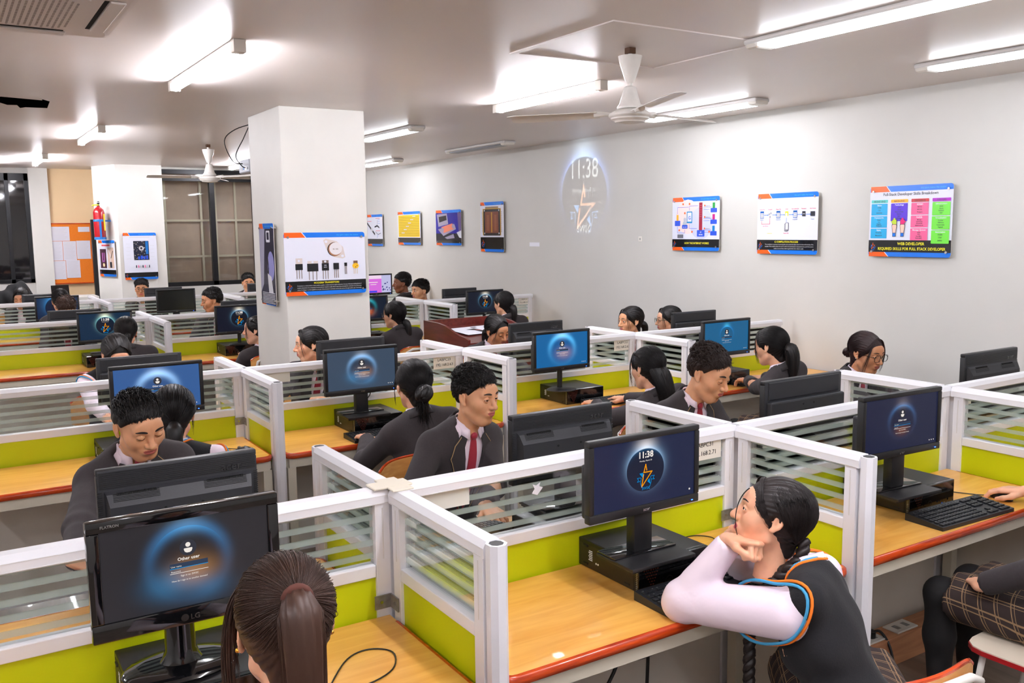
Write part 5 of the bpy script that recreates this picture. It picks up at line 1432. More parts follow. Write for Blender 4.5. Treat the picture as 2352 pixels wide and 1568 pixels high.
def projected_picture():
    par = [o for o in bpy.data.objects if o.name == 'projector'][0]
    yc, zc, R = 5.24, 2.207, .385
    def lamp(name, L, W, col):
        d = bpy.data.lights.new(name, 'SPOT'); d.energy = W; d.color = col; d.spot_size = 24*D2R; d.spot_blend = 0; d.shadow_soft_size = 0
        o = bpy.data.objects.new(name, d); C.objects.link(o); o.parent = par
        dr = Vector((WX, yc, zc))-Vector(L); o.rotation_euler = dr.to_track_quat('-Z', 'Y').to_euler(); o.location = Vector(L)-par.location
    def to_slide(L, pts, k=.03):      # wall coordinates (u right, v up, in disc radii) -> slide plane
        out = []
        for u, v in pts:
            P = Vector((WX, yc-u*R, zc+v*R)); t = k/(WX-L[0]); out.append(Vector(L)+(P-Vector(L))*t-par.location)
        return out
    la = (1.400, 5.22, 2.447); lb = (1.400, 5.38, 2.447); lc = (1.400, 5.22, 2.35)
    lamp('projector_lamp', la, 200, (.80,.86,1.0)); lamp('projector_lamp', lb, 110, (.92,.98,1)); lamp('projector_lamp', lc, 130, (1,1,1))
    # slide with the halo
    me = bpy.data.meshes.new('slide'); q = [(-1.55,-1.45),(1.55,-1.45),(1.55,1.5),(-1.55,1.5)]; me.from_pydata([tuple(v) for v in to_slide(la, q)], [], [(0,1,2,3)])
    uv = me.uv_layers.new(name='UVMap')
    for i, c in enumerate(q): uv.data[i].uv = c
    m = bpy.data.materials.new('halo_slide_film'); m.use_nodes = True; nt = m.node_tree; nt.nodes.clear()
    tc = nt.nodes.new('ShaderNodeTexCoord'); sp = nt.nodes.new('ShaderNodeSeparateXYZ'); nt.links.new(tc.outputs['UV'], sp.inputs[0]); X.nt = nt
    col = eclipse_nodes(nt, X(sp.outputs[0]), X(sp.outputs[1]), (.0,.0,.0), (.22,.42,1.0), .12, (0,0,0), (.45,.55,.55), ())
    tr = nt.nodes.new('ShaderNodeBsdfTransparent'); out = nt.nodes.new('ShaderNodeOutputMaterial'); nt.links.new(col, tr.inputs[0]); nt.links.new(tr.outputs[0], out.inputs[0])
    me.materials.append(m); o = bpy.data.objects.new('halo_slide', me); link(o, par)
    MB_ = MB(); c4 = to_slide(la, q); big = to_slide(la, [(-4,-4),(4,-4),(4,4),(-4,4)])
    MB_.add([tuple(v) for v in c4]+[tuple(v) for v in big], [(0,1,5,4),(1,2,6,5),(2,3,7,6),(3,0,4,7)], M_void); MB_.build('slide_frame', par)
    # stencil slides: lettering, and the emblem, cut out of opaque plates
    def stencil(L, polys, texts, name):
        cu = bpy.data.curves.new(name, 'CURVE'); cu.dimensions = '2D'; cu.fill_mode = 'BOTH'; cu.resolution_u = 4
        for pts in [[(-4,-4),(4,-4),(4,4),(-4,4)]]+polys:
            s_ = cu.splines.new('POLY'); s_.points.add(len(pts)-1); s_.use_cyclic_u = True
            for i_, p_ in enumerate(pts): s_.points[i_].co = (p_[0], p_[1], 0, 1)
        for body, x, y, size, st, bold in texts:
            f = bpy.data.curves.new('t', 'FONT'); f.body = body; f.size = size; f.align_x = 'CENTER'; f.offset = bold*size
            o_ = bpy.data.objects.new('t', f); C.objects.link(o_); bpy.context.view_layer.update()
            for s0 in o_.to_curve(bpy.context.evaluated_depsgraph_get()).splines:
                n_ = len(s0.bezier_points); s1 = cu.splines.new('BEZIER'); s1.bezier_points.add(n_-1); s1.use_cyclic_u = True
                for a_, b_ in zip(s1.bezier_points, s0.bezier_points):
                    a_.handle_left_type = a_.handle_right_type = 'FREE'
                    a_.co = (x+b_.co.x, y+b_.co.y*st, 0); a_.handle_left = (x+b_.handle_left.x, y+b_.handle_left.y*st, 0); a_.handle_right = (x+b_.handle_right.x, y+b_.handle_right.y*st, 0)
            o_.to_curve_clear(); bpy.data.objects.remove(o_)
        co = bpy.data.objects.new(name, cu); C.objects.link(co); bpy.context.view_layer.update()
        me = bpy.data.meshes.new_from_object(co.evaluated_get(bpy.context.evaluated_depsgraph_get())); bpy.data.objects.remove(co)
        for v, p_ in zip(me.vertices, to_slide(L, [(v.co.x, v.co.y) for v in me.vertices])): v.co = p_
        me.materials.clear(); me.materials.append(M_void); o = bpy.data.objects.new(name, me); link(o, par)
    stencil(lb, [], [('11:38', 0, .42, .58, 1.25, .035), ('Monday, March 30', 0, .04, .135, 1.2, .012), ('SWSC', .02, -1.02, .24, 1.1, .015)], 'lettering_slide')
    k, cx, cy = .62, 0, -.28
    def stroke(pts, wd):
        P = [Vector((cx+a*k, cy+b*k)) for a, b in pts]; Lf, Rt = [], []
        for i_, p_ in enumerate(P):
            d0 = (P[i_]-P[i_-1]).normalized() if i_ else None; d1 = (P[i_+1]-P[i_]).normalized() if i_ < len(P)-1 else None
            d0 = d0 or d1; d1 = d1 or d0; n0 = Vector((-d0.y, d0.x)); n1 = Vector((-d1.y, d1.x)); m_ = (n0+n1); m_ = m_.normalized() if m_.length > 1e-3 else n0; sc_ = min(4.5, 1/max(.15, m_.dot(n0)))
            Lf.append(p_+m_*wd/2*sc_); Rt.append(p_-m_*wd/2*sc_)
        return [tuple(v) for v in Lf+Rt[::-1]]
    ps = [stroke([(.10,.30),(0,.75),(-.2,.0),(.72,.0),(-.46,-1.0),(-.27,-.15)], .065)]
    ps += [[(cx-.74*k,cy-.02*k),(cx-.34*k,cy-.02*k),(cx-.42*k,cy-.38*k)], [(cx+.22*k,cy-.64*k),(cx+.42*k,cy-.46*k),(cx+.54*k,cy-.98*k)]]
    for sg in (-1, 1): ps.append(stroke([(sg*a, b) for a, b in ((.36,-1.22),(.52,-1.0),(.62,-.7),(.62,-.36),(.98,-.30),(.84,-.45),(.98,-.62),(.72,-.56))], .026))
    stencil(lc, ps, [], 'emblem_slide')
    # colour films behind the emblem openings
    def film(name, col, quads, kk):
        mm = bpy.data.materials.new(name); mm.use_nodes = True; t_ = mm.node_tree; t_.nodes.clear(); a_ = t_.nodes.new('ShaderNodeBsdfTransparent'); a_.inputs[0].default_value = col+(1,); b_ = t_.nodes.new('ShaderNodeOutputMaterial'); t_.links.new(a_.outputs[0], b_.inputs[0])
        mb = MB()
        for q_ in quads: mb.add([tuple(v) for v in to_slide(lc, q_, kk)], [tuple(range(len(q_)))], mm)
        mb.build(name, par)
    F = lambda L_: [(cx+a*k, cy+b*k) for a, b in L_]
    film('orange_film', (1.0,.52,.28), [F([(-.26,.85),(.26,.85),(.16,.09),(.9,.09),(-.42,-1.12),(-.56,-1.12),(-.30,0)])], .0302)
    film('blue_film', (.25,.52,1.0), [F([(-.8,.05),(-.305,.05),(-.46,-.6),(-.55,-1.15),(-.8,-1.5),(-1.2,-1.2),(-1.2,0)]), F([(-.42,-1.14),(.05,-.68),(.3,-.38),(.5,-.15),(1.2,-.1),(1.2,-1.9),(-.9,-1.9),(-.6,-1.3)])], .0304)
projected_picture()
# ------------------------------------------------------------------ wall posters
P_w = mat('poster_white', (228,230,244), .12, coat=.5); P_bk = mat('poster_black', (12,12,16), .12, coat=.5); P_bl = mat('poster_blue', (20,116,226), .2, coat=.3); P_or = mat('poster_orange', (240,96,22), .2, coat=.3)
P_y = mat('poster_yellow_text', (236,226,20), .4); P_t = mat('poster_grey_text', (200,200,206), .5); P_d = mat('poster_dark_text', (26,28,40), .4)
def pm(name, c): return mat('print_'+name, c, .25, coat=.2)
def poster(label, x, y, z, rz, W, H, title, draw, body=None, foot=.17, ob=.28, name='wall_poster', off=.03):
    """x,y: point on the wall under the centre; z bottom"""
    t = thing(name, label, 'poster', (x,y,z), rz)
    n = Vector((math.sin(rz), -math.cos(rz), 0))
    a = Art(.00007); r = .02; hb = .045*min(1, H/.5)*.9
    a.rrect(-W/2,0,W/2,H,r,P_bl); 
    for z0, z1 in ((H-hb, H), (0, hb*.8)):
        a.poly([(-W/2+.004,z0),(-W/2+W*ob,z0),(-W/2+W*(ob-.05),z1),(-W/2+.004,z1)], P_or); a.poly([(-W/2+W*ob,z0),(-W/2+W*(ob+.012),z0),(-W/2+W*(ob-.038),z1),(-W/2+W*(ob-.05),z1)], P_w)
    a.text('the spirit makes the master', W*.42, H-hb*.65, hb*.42, pm('cyan', (60,190,240)), 'r')
    fb = hb*.8; fh = H*foot
    a.rect(-W/2,fb,W/2,fb+fh,P_bk); a.rect(-W/2,fb+fh,W/2,H-hb,P_w)
    star(a, -W/2+fh*.42, fb+fh*.5, fh*.28, P_or, P_bl)
    tl = title if isinstance(title, list) else [title]
    if body:
        a.text(tl[0], 0, fb+fh*.72, fh*.24, P_y, 'c', 1, W*.8)
        for i, s_ in enumerate(body): a.text(s_, .04*W, fb+fh*(.50-.20*i), fh*.17, P_t, 'c', 0, W*.80)
    else:
        for i, s_ in enumerate(tl): a.text(s_, 0.03*W, fb+fh*((.60-.42*i) if len(tl) > 1 else .4), fh*.32, P_y, 'c', 1, W*.82)
    draw(a, W, H, fb+fh, H-hb)
    o = a.mb.build('print', t); o.location = (0,-off-.003,0)
    mb = MB(); P = []
    for cx, cz, a0 in ((W/2-r,H-r,0),(-W/2+r,H-r,90),(-W/2+r,r,180),(W/2-r,r,270)): P += [(cx+r*math.cos((a0+q)*D2R), cz+r*math.sin((a0+q)*D2R)) for q in (0,30,60,90)]
    mb.prism(P, off-.002, off+.003, mat('acrylic_edge', (214,206,196), .1, coat=.5), Matrix(((1,0,0,0),(0,0,-1,0),(0,1,0,0),(0,0,0,1)))); mb.build('acrylic_panel', t)
    for sx in (-1, 1):
        for zz in (.035, H-.035):
            MB().tube([(sx*(W/2-.03),.0,zz),(sx*(W/2-.03),-off-.014,zz)], .0085, M_chrome, 12).build('standoff_screw', t, smooth=.7)
    return t
RW = -math.pi/2
def draw_fullstack(a, W, H, z0, z1):
    a.text('Full-Stack Developer Skills Breakdown', 0, z1-.055*H, .052*H*1.05, P_d, 'c', 1, W*.80)
    cols = [('FRONT-END', pm('teal', (90,206,200)), pm('sky', (30,170,226)), [('Basics', ['HTML','CSS','Javascript']), ('Frameworks', ['React','Vue','Angular','Webpack']), ('Styles', ['Bootstrap','Material UI'])]),
            ('BACK-END', pm('amber', (250,176,30)), pm('violet', (84,44,210)), [('Technology', ['PHP','Node','Ruby on Rails','Python','Java','ASP.Net'])]),
            ('DATABASE', pm('crimson', (200,40,52)), pm('rose', (240,98,150)), [('RDBMS', ['MSSQL','MYSQL','Postgres']), ('NoSQL', ['Mongo','Cassandra','CouchDB','Elasticsearch']), ('Message Queues', ['Kafka','SQS','ZeroMQ','RabbitMQ'])]),
            ('DEV OPS', pm('purple', (170,20,190)), pm('lime', (112,224,64)), [('Infrastructure', ['AWS','Azure','NGINX','ELK']), ('Virtualization', ['Docker','VMWare','Kubernetes','Vagrant']), ('Automation', ['Ansible','Chef','Jenkins'])])]
    top = z1-.11*H
    for i, (nm, c1, c2, bl) in enumerate(cols):
        xc = (-.375+.25*i)*W; hw = .105*W
        a.rrect(xc-hw, top-.045*H, xc+hw, top, .004, c1); a.text(nm, xc, top-.036*H, .034*H, P_d, 'c', 1, hw*1.8)
        z = top-.055*H
        for h_, ls in bl:
            hh = .020*H+.034*H*(len(ls)+1)*(1.0 if i != 1 else 1)
            hh = {0:(.165,.165,.14)[min(2,bl.index((h_,ls)))], 1:.25, 2:.165, 3:.18}[i]*H*1.0
            a.rrect(xc-hw*.98, z-hh, xc+hw*.98, z, .004, c2); a.text(h_, xc, z-.032*H, .030*H, P_w, 'c', 1, hw*1.7)
            for j, s_ in enumerate(ls): a.text(s_, xc, z-.065*H-j*(hh-.05*H)/len(ls)*.92, .024*H, P_d, 'c', 1, hw*1.6)
            z -= hh+.012*H
    for sx, c in ((-1, pm('yellow_green', (196,220,60))), (1, pm('magenta', (230,30,120)))):
        x = -.125*W+sx*.05*W; zb = z0+.05*H
        a.poly([(x-.02*W,zb+.05*H),(x+.02*W,zb+.05*H),(x+.032*W,zb+.16*H),(x+.012*W,zb+.20*H),(x-.012*W,zb+.20*H),(x-.032*W,zb+.16*H)], P_d)
        a.poly([(x-.016*W,zb+.055*H),(x+.016*W,zb+.055*H),(x+.027*W,zb+.155*H),(x+.01*W,zb+.19*H),(x-.01*W,zb+.19*H),(x-.027*W,zb+.155*H)], pm('hand', (250,200,180)))
        a.rect(x-.02*W,zb,x+.02*W,zb+.055*H,P_d); a.rect(x-.016*W,zb+.006*H,x+.016*W,zb+.05*H,P_bl)
        a.rect(x-.028*W,zb+.17*H,x+.028*W,zb+.245*H,P_d); a.rect(x-.024*W,zb+.176*H,x+.024*W,zb+.239*H,c); a.disc(x,zb+.25*H,.012*W,c); a.disc(x+sx*.03*W,zb+.21*H,.010*W,c)
def draw_compile(a, W, H, z0, z1):
    pink = pm('pinkred', (226,40,80)); zc = z0+(z1-z0)*.60; nm = ['Source File','Compiler','Object File','Linker','Executable File','Processor','User Screen']; doc = pm('docblue', (20,90,170))
    for i, s_ in enumerate(nm):
        x = (-.42+.14*i)*W; a.text(s_, x, zc+.085*H, .024*H, pink, 'c', 1)
        if i in (0,2,4):
            a.rect(x-.032*W,zc-.055*H,x+.032*W,zc+.065*H,doc); a.rect(x-.026*W,zc-.045*H,x+.026*W,zc+.035*H,P_w)
            for k in range(4): a.rect(x-.020*W,zc-.035*H+k*.018*H,x+.020*W,zc-.030*H+k*.018*H,P_d)
            a.text(('Sample.c','','Sample.obj','','Sample.exe')[i], x, zc-.085*H, .022*H, doc, 'c', 1)
        elif i == 1:
            for dx, dz in ((-.014,.01),(.014,.02),(0,-.02)): a.disc(x+dx*W, zc+dz*H*1.5, .014*W, pm('grey', (170,172,180)))
        elif i == 3: a.rect(x-.026*W,zc-.02*H,x+.026*W,zc+.055*H,P_y); a.rect(x-.016*W,zc-.04*H,x+.012*W,zc+.03*H,P_w)
        elif i == 5: a.rect(x-.026*W,zc-.03*H,x+.026*W,zc+.05*H,P_d); a.text('CPU', x, zc, .024*H, P_w, 'c', 1)
        else: a.rect(x-.035*W,zc-.03*H,x+.035*W,zc+.045*H,P_d); a.text('Output', x, zc-.085*H, .022*H, doc, 'c', 1)
        if i < 6: a.line([(x+.04*W,zc),(x+.10*W,zc)], .004, P_bl); a.poly([(x+.10*W,zc-.008),(x+.112*W,zc),(x+.10*W,zc+.008)], P_bl)
    x = 0; zl = zc-.22*H
    for k in range(3): a.rect(x-.03*W+k*.008*W,zl-.05*H+k*.01*H,x+.02*W+k*.008*W,zl+.07*H+k*.01*H,P_d); a.rect(x-.025*W+k*.008*W,zl-.043*H+k*.01*H,x+.015*W+k*.008*W,zl+.063*H+k*.01*H,P_w)
    a.text('Header Files', x, zl-.09*H, .022*H, pink, 'c', 1); a.line([(0,zl+.10*H),(0,zc-.05*H)], .003, P_bl)
    a.line([(-.28*W,zc-.05*H),(-.28*W,zc-.15*H),(-.42*W,zc-.15*H),(-.42*W,zc-.10*H)], .003, pink); a.text('List of Errors', -.35*W, zc-.19*H, .022*H, pink, 'c', 1); a.text('Compilation', -.28*W, z0+.1*H, .024*H, P_y, 'c', 1)
def draw_internet(a, W, H, z0, z1):
    lav = pm('lavender', (206,210,240)); pk = pm('blush', (246,220,216)); a.disc(-.16*W, z0+.42*H, .26*W, pk); a.disc(.12*W, z0+.30*H, .24*W, lav)
    redm = pm('tower_red', (160,26,52)); bb = pm('royal', (44,84,214))
    a.rect(.08*W,z0+.14*H,.15*W,z0+.68*H,redm)
    for k in range(6): a.rect(.095*W,z0+(.42+.04*k)*H,.135*W,z0+(.425+.04*k)*H,pm('rosegrey', (220,120,140)))
    a.rrect(.04*W,z0+.05*H,.20*W,z0+.17*H,.006,bb); a.text('ISP', .12*W, z0+.12*H, .03*H, P_w, 'c', 1); a.text('SERVER', .12*W, z0+.075*H, .03*H, P_w, 'c', 1)
    for k, c in enumerate((pm('g', (30,150,60)), pm('m', (190,20,130)), pm('t', (10,130,200)))):
        z = z0+(.56-.21*k)*H; a.rect(.36*W,z,.41*W,z+.11*H,c); a.rrect(.32*W,z-.07*H,.45*W,z+.01*H,.005,bb)
        a.line([(.18*W,z+.03*H),(.34*W,z+.03*H)], .003, bb); a.line([(.18*W,z-.01*H),(.30*W,z-.01*H)], .003, bb); a.text('www.google.com', .25*W, z+.05*H, .020*H, P_d, 'c', 1); a.disc(.20*W, z+.06*H, .014*W, P_or)
    a.rrect(-.18*W,z0+.30*H,-.06*W,z0+.52*H,.006,pm('tab', (30,140,200))); a.rect(-.165*W,z0+.33*H,-.075*W,z0+.50*H,P_w); a.text('G', -.12*W, z0+.37*H, .09*H, bb, 'c', 1)
    a.disc(-.22*W, z0+.37*H, .03*W, pm('figure', (186,190,202))); a.disc(-.22*W, z0+.29*H, .045*W, pm('figure', 0)); a.rrect(-.28*W,z0+.20*H,-.16*W,z0+.27*H,.005,bb); a.text('END USER', -.22*W, z0+.22*H, .022*H, P_w, 'c', 1)
    a.rect(-.40*W,z0+.34*H,-.36*W,z0+.46*H,pm('amber', 0)); a.rrect(-.44*W,z0+.25*H,-.32*W,z0+.35*H,.005,bb); a.rrect(-.38*W,z0+.02*H,-.25*W,z0+.09*H,.004,pm('dgrey', (110,112,124)))
    a.line([(-.38*W,z0+.48*H),(-.38*W,z0+.60*H),(-.14*W,z0+.60*H)], .003, bb); a.line([(-.12*W,z0+.54*H),(-.12*W,z0+.62*H),(.06*W,z0+.62*H)], .003, bb); a.line([(-.38*W,z0+.24*H),(-.38*W,z0+.12*H),(-.22*W,z0+.12*H),(-.22*W,z0+.18*H)], .003, bb); a.line([(.04*W,z0+.20*H),(-.12*W,z0+.20*H),(-.12*W,z0+.28*H)], .003, bb)
    for x, z in ((-.26,.66),(-.12,.66),(-.22,.49),(-.34,.17),(-.06,.14),(.30,.14)): a.disc(x*W, z0+z*H, .016*W, P_or)
def draw_cpu(a, W, H, z0, z1):
    h = z1-z0; g = pm('gold', (200,150,30)); br = pm('copper_brown', (120,62,40)); dk = pm('chip_dark', (34,24,28))
    a.rect(-.28*W,z0+.90*h,.28*W,z0+.96*h,pm('pins', (150,120,90)))
    for k in range(22): a.rect(-.44*W,z0+(.16+.03*k)*h,.44*W,z0+(.168+.03*k)*h,pm('pins', 0))
    a.rect(-.39*W,z0+.06*h,.39*W,z0+.90*h,g); a.rect(-.36*W,z0+.05*h,.36*W,z0+.88*h,dk); a.rect(-.29*W,z0+.13*h,.29*W,z0+.80*h,br); a.rect(-.02*W,z0+.15*h,.02*W,z0+.78*h,pm('vein', (196,140,40)))
    for sx in (-1,1):
        a.rect(sx*.16*W-.05*W,z0+.2*h,sx*.16*W+.05*W,z0+.7*h,pm('copper_mid', (140,78,50)))
        for zz in (.12,.84): a.disc(sx*.31*W, z0+zz*h, .02*W, P_t)
def draw_drum(a, W, H, z0, z1):
    h = z1-z0; a.rect(-W/2,z0-.10*h,W/2,z1,pm('deepblue', (24,10,150))); a.rect(-W/2,z0-.10*h,W/2,z0+.18*h,pm('navyblk', (16,14,34)))
    gy = pm('machine_grey', (160,150,176)); a.poly([(-.46*W,z0+.95*h),(-.05*W,z0+.98*h),(.0,z0+.55*h),(-.40*W,z0+.45*h)], gy); a.poly([(-.38*W,z0+.85*h),(-.08*W,z0+.90*h),(-.06*W,z0+.72*h),(-.36*W,z0+.62*h)], pm('chip_dark', 0))
    a.poly([(-.42*W,z0+.35*h),(.25*W,z0+.52*h),(.30*W,z0+.35*h),(-.2*W,z0+.08*h)], gy)
    a.poly([(-.28*W,z0+.44*h),(.16*W,z0+.58*h),(.22*W,z0+.36*h),(-.18*W,z0+.20*h)], pm('drum_salmon', (236,130,100))); a.disc(.2*W, z0+.47*h, .06*W, gy, .09*h); a.disc(-.24*W, z0+.32*h, .06*W, gy, .10*h)
    a.poly([(.36*W,z1),(.5*W,z1),(.5*W,z0+.2*h),(.40*W,z0+.3*h)], pm('mauve', (96,76,130))); a.poly([(.32*W,z0+.22*h),(.5*W,z0+.3*h),(.5*W,z0),(.42*W,z0+.02*h)], P_w)
    a.poly([(-.15*W,z0+.02*h),(.2*W,z0+.16*h),(.24*W,z0+.0*h),(-.05*W,z0-.04*h)], gy)
def draw_yellow(a, W, H, z0, z1):
    h = z1-z0; a.rect(-.47*W,z0+.03*h,.47*W,z0+.97*h,pm('chart_yellow', (232,196,30)))
    for k in range(12):
        a.rect(-.44*W,z0+(.10+.07*k)*h,.44*W,z0+(.113+.07*k)*h,pm('olive', (120,100,20)))
        if k%2: a.rect((-.3+.05*k)*W-.08*W,z0+(.125+.07*k)*h,(-.3+.05*k)*W+.05*W,z0+(.15+.07*k)*h,P_w)
def draw_spider(a, W, H, z0, z1):
    h = z1-z0; rd = pm('thin_red', (226,90,90))
    a.line([(-.5*W,z0+.72*h),(-.02*W,z0+.22*h)], .03, P_d); a.disc(-.20*W,z0+.42*h,.06*W,P_t); a.line([(.0,z0+.55*h),(.16*W,z0+.60*h),(.28*W,z0+.52*h)], .022, P_d); a.line([(.16*W,z0+.6*h),(.18*W,z0+.85*h)], .006, P_d)
    a.line([(.05*W,z0+.32*h),(.20*W,z0+.20*h),(.38*W,z0+.26*h)], .008, P_d); a.line([(.20*W,z0+.20*h),(.14*W,z0+.05*h)], .006, P_bl)
    for x, z in ((.2,.93),(.2,.36),(-.35,.8)): a.rect((x-.14)*W,z0+z*h,(x+.14)*W,z0+(z+.02)*h,rd)
    for z in (.88,.80,.70): a.rect(.2*W,z0+z*h,.34*W,z0+(z+.012)*h,P_bl)
def draw_transistors(a, W, H, z0, z1):
    h = z1-z0; si = pm('silver', (206,200,204)); si2 = pm('silver_light', (228,224,228)); dk = pm('chip_black', (24,24,30)); lg = pm('lead_grey', (130,116,106)); fl_ = pm('tab_pale', (216,204,200))
    cx, cz = .12*W, z0+.72*h
    a.poly([(cx-.145*W,cz+.21*h),(cx-.115*W,cz+.25*h),(cx+.02*W,cz+.19*h),(cx+.10*W,cz+.05*h),(cx+.125*W,cz-.19*h),(cx+.09*W,cz-.22*h),(cx-.02*W,cz-.18*h),(cx-.10*W,cz-.04*h)], fl_)
    a.disc(cx-.11*W,cz+.18*h,.018*W,P_w,.03*h); a.disc(cx+.09*W,cz-.16*h,.018*W,P_w,.03*h)
    a.disc(cx-.01*W,cz-.0*h,.088*W,dk,.165*h); a.disc(cx-.002*W,cz+.0*h,.084*W,pm('bronze', (170,120,90)),.160*h); a.disc(cx+.008*W,cz+.015*h,.080*W,si2,.145*h); a.text('BU 205', cx+.005*W, cz-.01*h, .045*h, lg, 'c', 1)
    items = [(-.33,.088,.14,.13,3),(-.165,.135,.18,.06,3),(-.01,.088,.17,.07,3),(.125,.07,.15,0,3),(.245,.035,.08,0,2)]
    for i, (x, w_, hh, tab, nl) in enumerate(items):
        X0 = (x-w_/2)*W; X1 = (x+w_/2)*W; zt = z0+.40*h
        if tab: a.rect(X0+.006*W,zt,X1-.002*W,zt+tab*h,fl_ if i != 2 else pm('tab_brown', (120,104,96))); a.disc((X0+X1)/2,zt+tab*h*.55,.014*W,P_w,.025*h)
        for k in range(nl): xx = X0+(X1-X0)*(k+.5)/nl; a.rect(xx-.004*W,zt-hh*h-(.20 if i < 4 else .19)*h,xx+.004*W,zt-hh*h+.01,lg)
        a.rect(X0,zt-hh*h,X1,zt,dk)
    a.text('IOR', -.01*W, z0+.34*h, .035*h, P_w, 'c', 1); a.text('BUZ10', -.01*W, z0+.30*h, .025*h, P_w, 'c', 1)
    x = .37*W; a.rect(x-.027*W,z0+.37*h,x+.027*W,z0+.44*h,pm('bronze2', (130,96,80)))
    for k in (-1,0,1): a.rect(x+k*.022*W-.002*W,z0+.13*h,x+k*.022*W+.002*W,z0+.3*h,pm('lead_gold', (210,170,90)))
    a.disc(x,z0+.32*h,.041*W,pm('disc_yellow', (244,190,40)),.065*h); a.disc(x,z0+.29*h,.006*W,P_d); a.disc(x+.02*W,z0+.32*h,.006*W,P_d)
def draw_board(a, W, H, z0, z1):
    h = z1-z0; a.rect(-.3*W,z1-.05*h,.3*W,z1-.035*h,P_t)
    x0, x1, b0, b1 = -.20*W, .26*W, z0+.34*h, z0+.86*h
    a.rect(x0,b0,x1,b1,pm('pcb_dark', (28,32,52))); rs = random.Random(4)
    for k in range(90): x = rs.uniform(x0, x1-.03*W); z = rs.uniform(b0, b1-.02*h); a.rect(x,z,x+rs.uniform(.01,.03)*W,z+rs.uniform(.008,.02)*h,rs.choice([P_t, pm('pcb_dark', 0), pm('cap', (150,140,110)), P_d]))
    a.disc(.03*W,z0+.66*h,.075*W,P_t); a.rect(.0,z0+.63*h,.06*W,z0+.69*h,P_d); a.rect(.16*W,z0+.50*h,.24*W,z0+.85*h,pm('slot_blue', (20,110,190)))
    for k in range(4): a.rect(-.08*W+k*.08*W,z0+.36*h,-.02*W+k*.08*W,z0+(.44+.02*(k%2))*h,pm('royal', (44,84,214)))
    for k in range(9): s_ = 1 if k%2 else -1; a.rect(s_*.36*W-.06*W,z0+(.38+.05*k)*h,s_*.36*W+.06*W,z0+(.385+.05*k)*h,P_t)
    for k in range(7): a.rect((-.16+.065*k)*W,z0+.13*h,(-.13+.065*k)*W,z0+.20*h,(P_d, pm('rose', 0) if 'print_rose' in MATS else P_or, P_t)[k%3])
def draw_two(a, W, H, z0, z1):
    h = z1-z0; a.rect(-.3*W,z1-.11*h,.2*W,z1-.05*h,pm('title_red', (226,90,100)))
    a.rect(-.42*W,z0+.06*h,-.04*W,z0+.78*h,pm('plum', (74,34,52))); a.rect(.04*W,z0+.06*h,.42*W,z0+.84*h,pm('sand', (206,178,160)))
    a.line([(-.28*W,z0+.62*h),(-.28*W,z0+.32*h),(-.17*W,z0+.32*h),(-.17*W,z0+.62*h)], .02, pm('mauve2', (170,100,170))); a.disc(-.22*W,z0+.18*h,.06*W,pm('lampglow', (246,220,170)))
    a.line([(.10*W,z0+.75*h),(.2*W,z0+.55*h),(.22*W,z0+.1*h)], .014, P_t); a.line([(.36*W,z0+.7*h),(.24*W,z0+.45*h)], .014, pm('chip_dark', (34,24,28))); a.rect(.16*W,z0+.08*h,.28*W,z0+.3*h,P_d)
def draw_dark(a, W, H, z0, z1):
    a.rect(-W/2,z0-.14*H,W/2,z1,pm('night', (38,32,58))); a.poly([(-W/2,z1),(-.1*W,z1),(-.3*W,z0+.1*H),(-W/2,z0)], pm('steel_lilac', (170,168,190))); a.rrect(-.02*W,z0+.62*H,.24*W,z0+.76*H,.01,P_t); a.rect(.03*W,z0+.65*H,.18*W,z0+.74*H,pm('night', 0))
    a.disc(.25*W,z0+.33*H,.22*W,pm('glow_lilac', (150,150,210)),.18*H); a.line([(.02*W,z0+.5*H),(.08*W,z0+.3*H),(.05*W,z0+.2*H),(.2*W,z0+.1*H)], .018, pm('chip_dark', (34,24,28))); a.poly([(.0,z0+.24*H),(.25*W,z0+.2*H),(.35*W,z0),(.05*W,z0)], P_t)
    for k in range(8): a.rect(-.4*W,z0-.13*H+k*.018*H,.45*W,z0-.122*H+k*.018*H,P_t)
TR = ['A transistor is a semiconductor device used to amplify or switch electronic signals and power. It is one of the basic building blocks of', 'modern electronics. It is composed of semiconductor material, usually with at least three terminals for connection to an electronic', 'circuit. A voltage or current applied to one pair of the transistor\u2019s terminals controls the current through another pair of terminals.']
CO = ['The compilation is a process of converting the source code into object code. It is done with the help of the', 'compiler. The compiler checks the source code for the syntactical or structural errors, and if the source', 'code is error-free, then it generates the object code.']
poster('wall poster Full-Stack Developer Skills Breakdown with four coloured columns', WX, 1.483, 1.63, RW, .627, .49, ['WEB DEVELOPER','REQUIRED SKILLS FOR FULL STACK DEVELOPER'], draw_fullstack, ob=.25)
poster('wall poster titled C compilation process with a row of file icons', WX, 2.547, 1.632, RW, .60, .478, 'C COMPILATION PROCESS', draw_compile, CO, ob=.24)
poster('wall poster How the internet works with a tall red server tower', WX, 3.565, 1.645, RW, .585, .47, 'HOW THE INTERNET WORKS', draw_internet, foot=.15, ob=.26)
poster('tall narrow wall poster of a copper brown chip', WX, 7.03, 1.585, RW, .54, .597, 'CLOUD COMPUTING', draw_cpu, [' ']*2, foot=.24, ob=.2) if 0 else poster('tall narrow wall poster of a copper brown chip', WX, 7.03, 1.585, RW, .54, .597, ' ', draw_cpu, foot=.24, ob=.2)
poster('wall poster of a salmon pink drum machine on deep blue', WX, 8.13, 1.655, RW, .69, .457, ' ', draw_drum, foot=.14, ob=.26)
poster('small wall poster with yellow chart lines', WX, 9.30, 1.652, RW, .72, .465, ' ', draw_yellow, foot=.15, ob=.26)
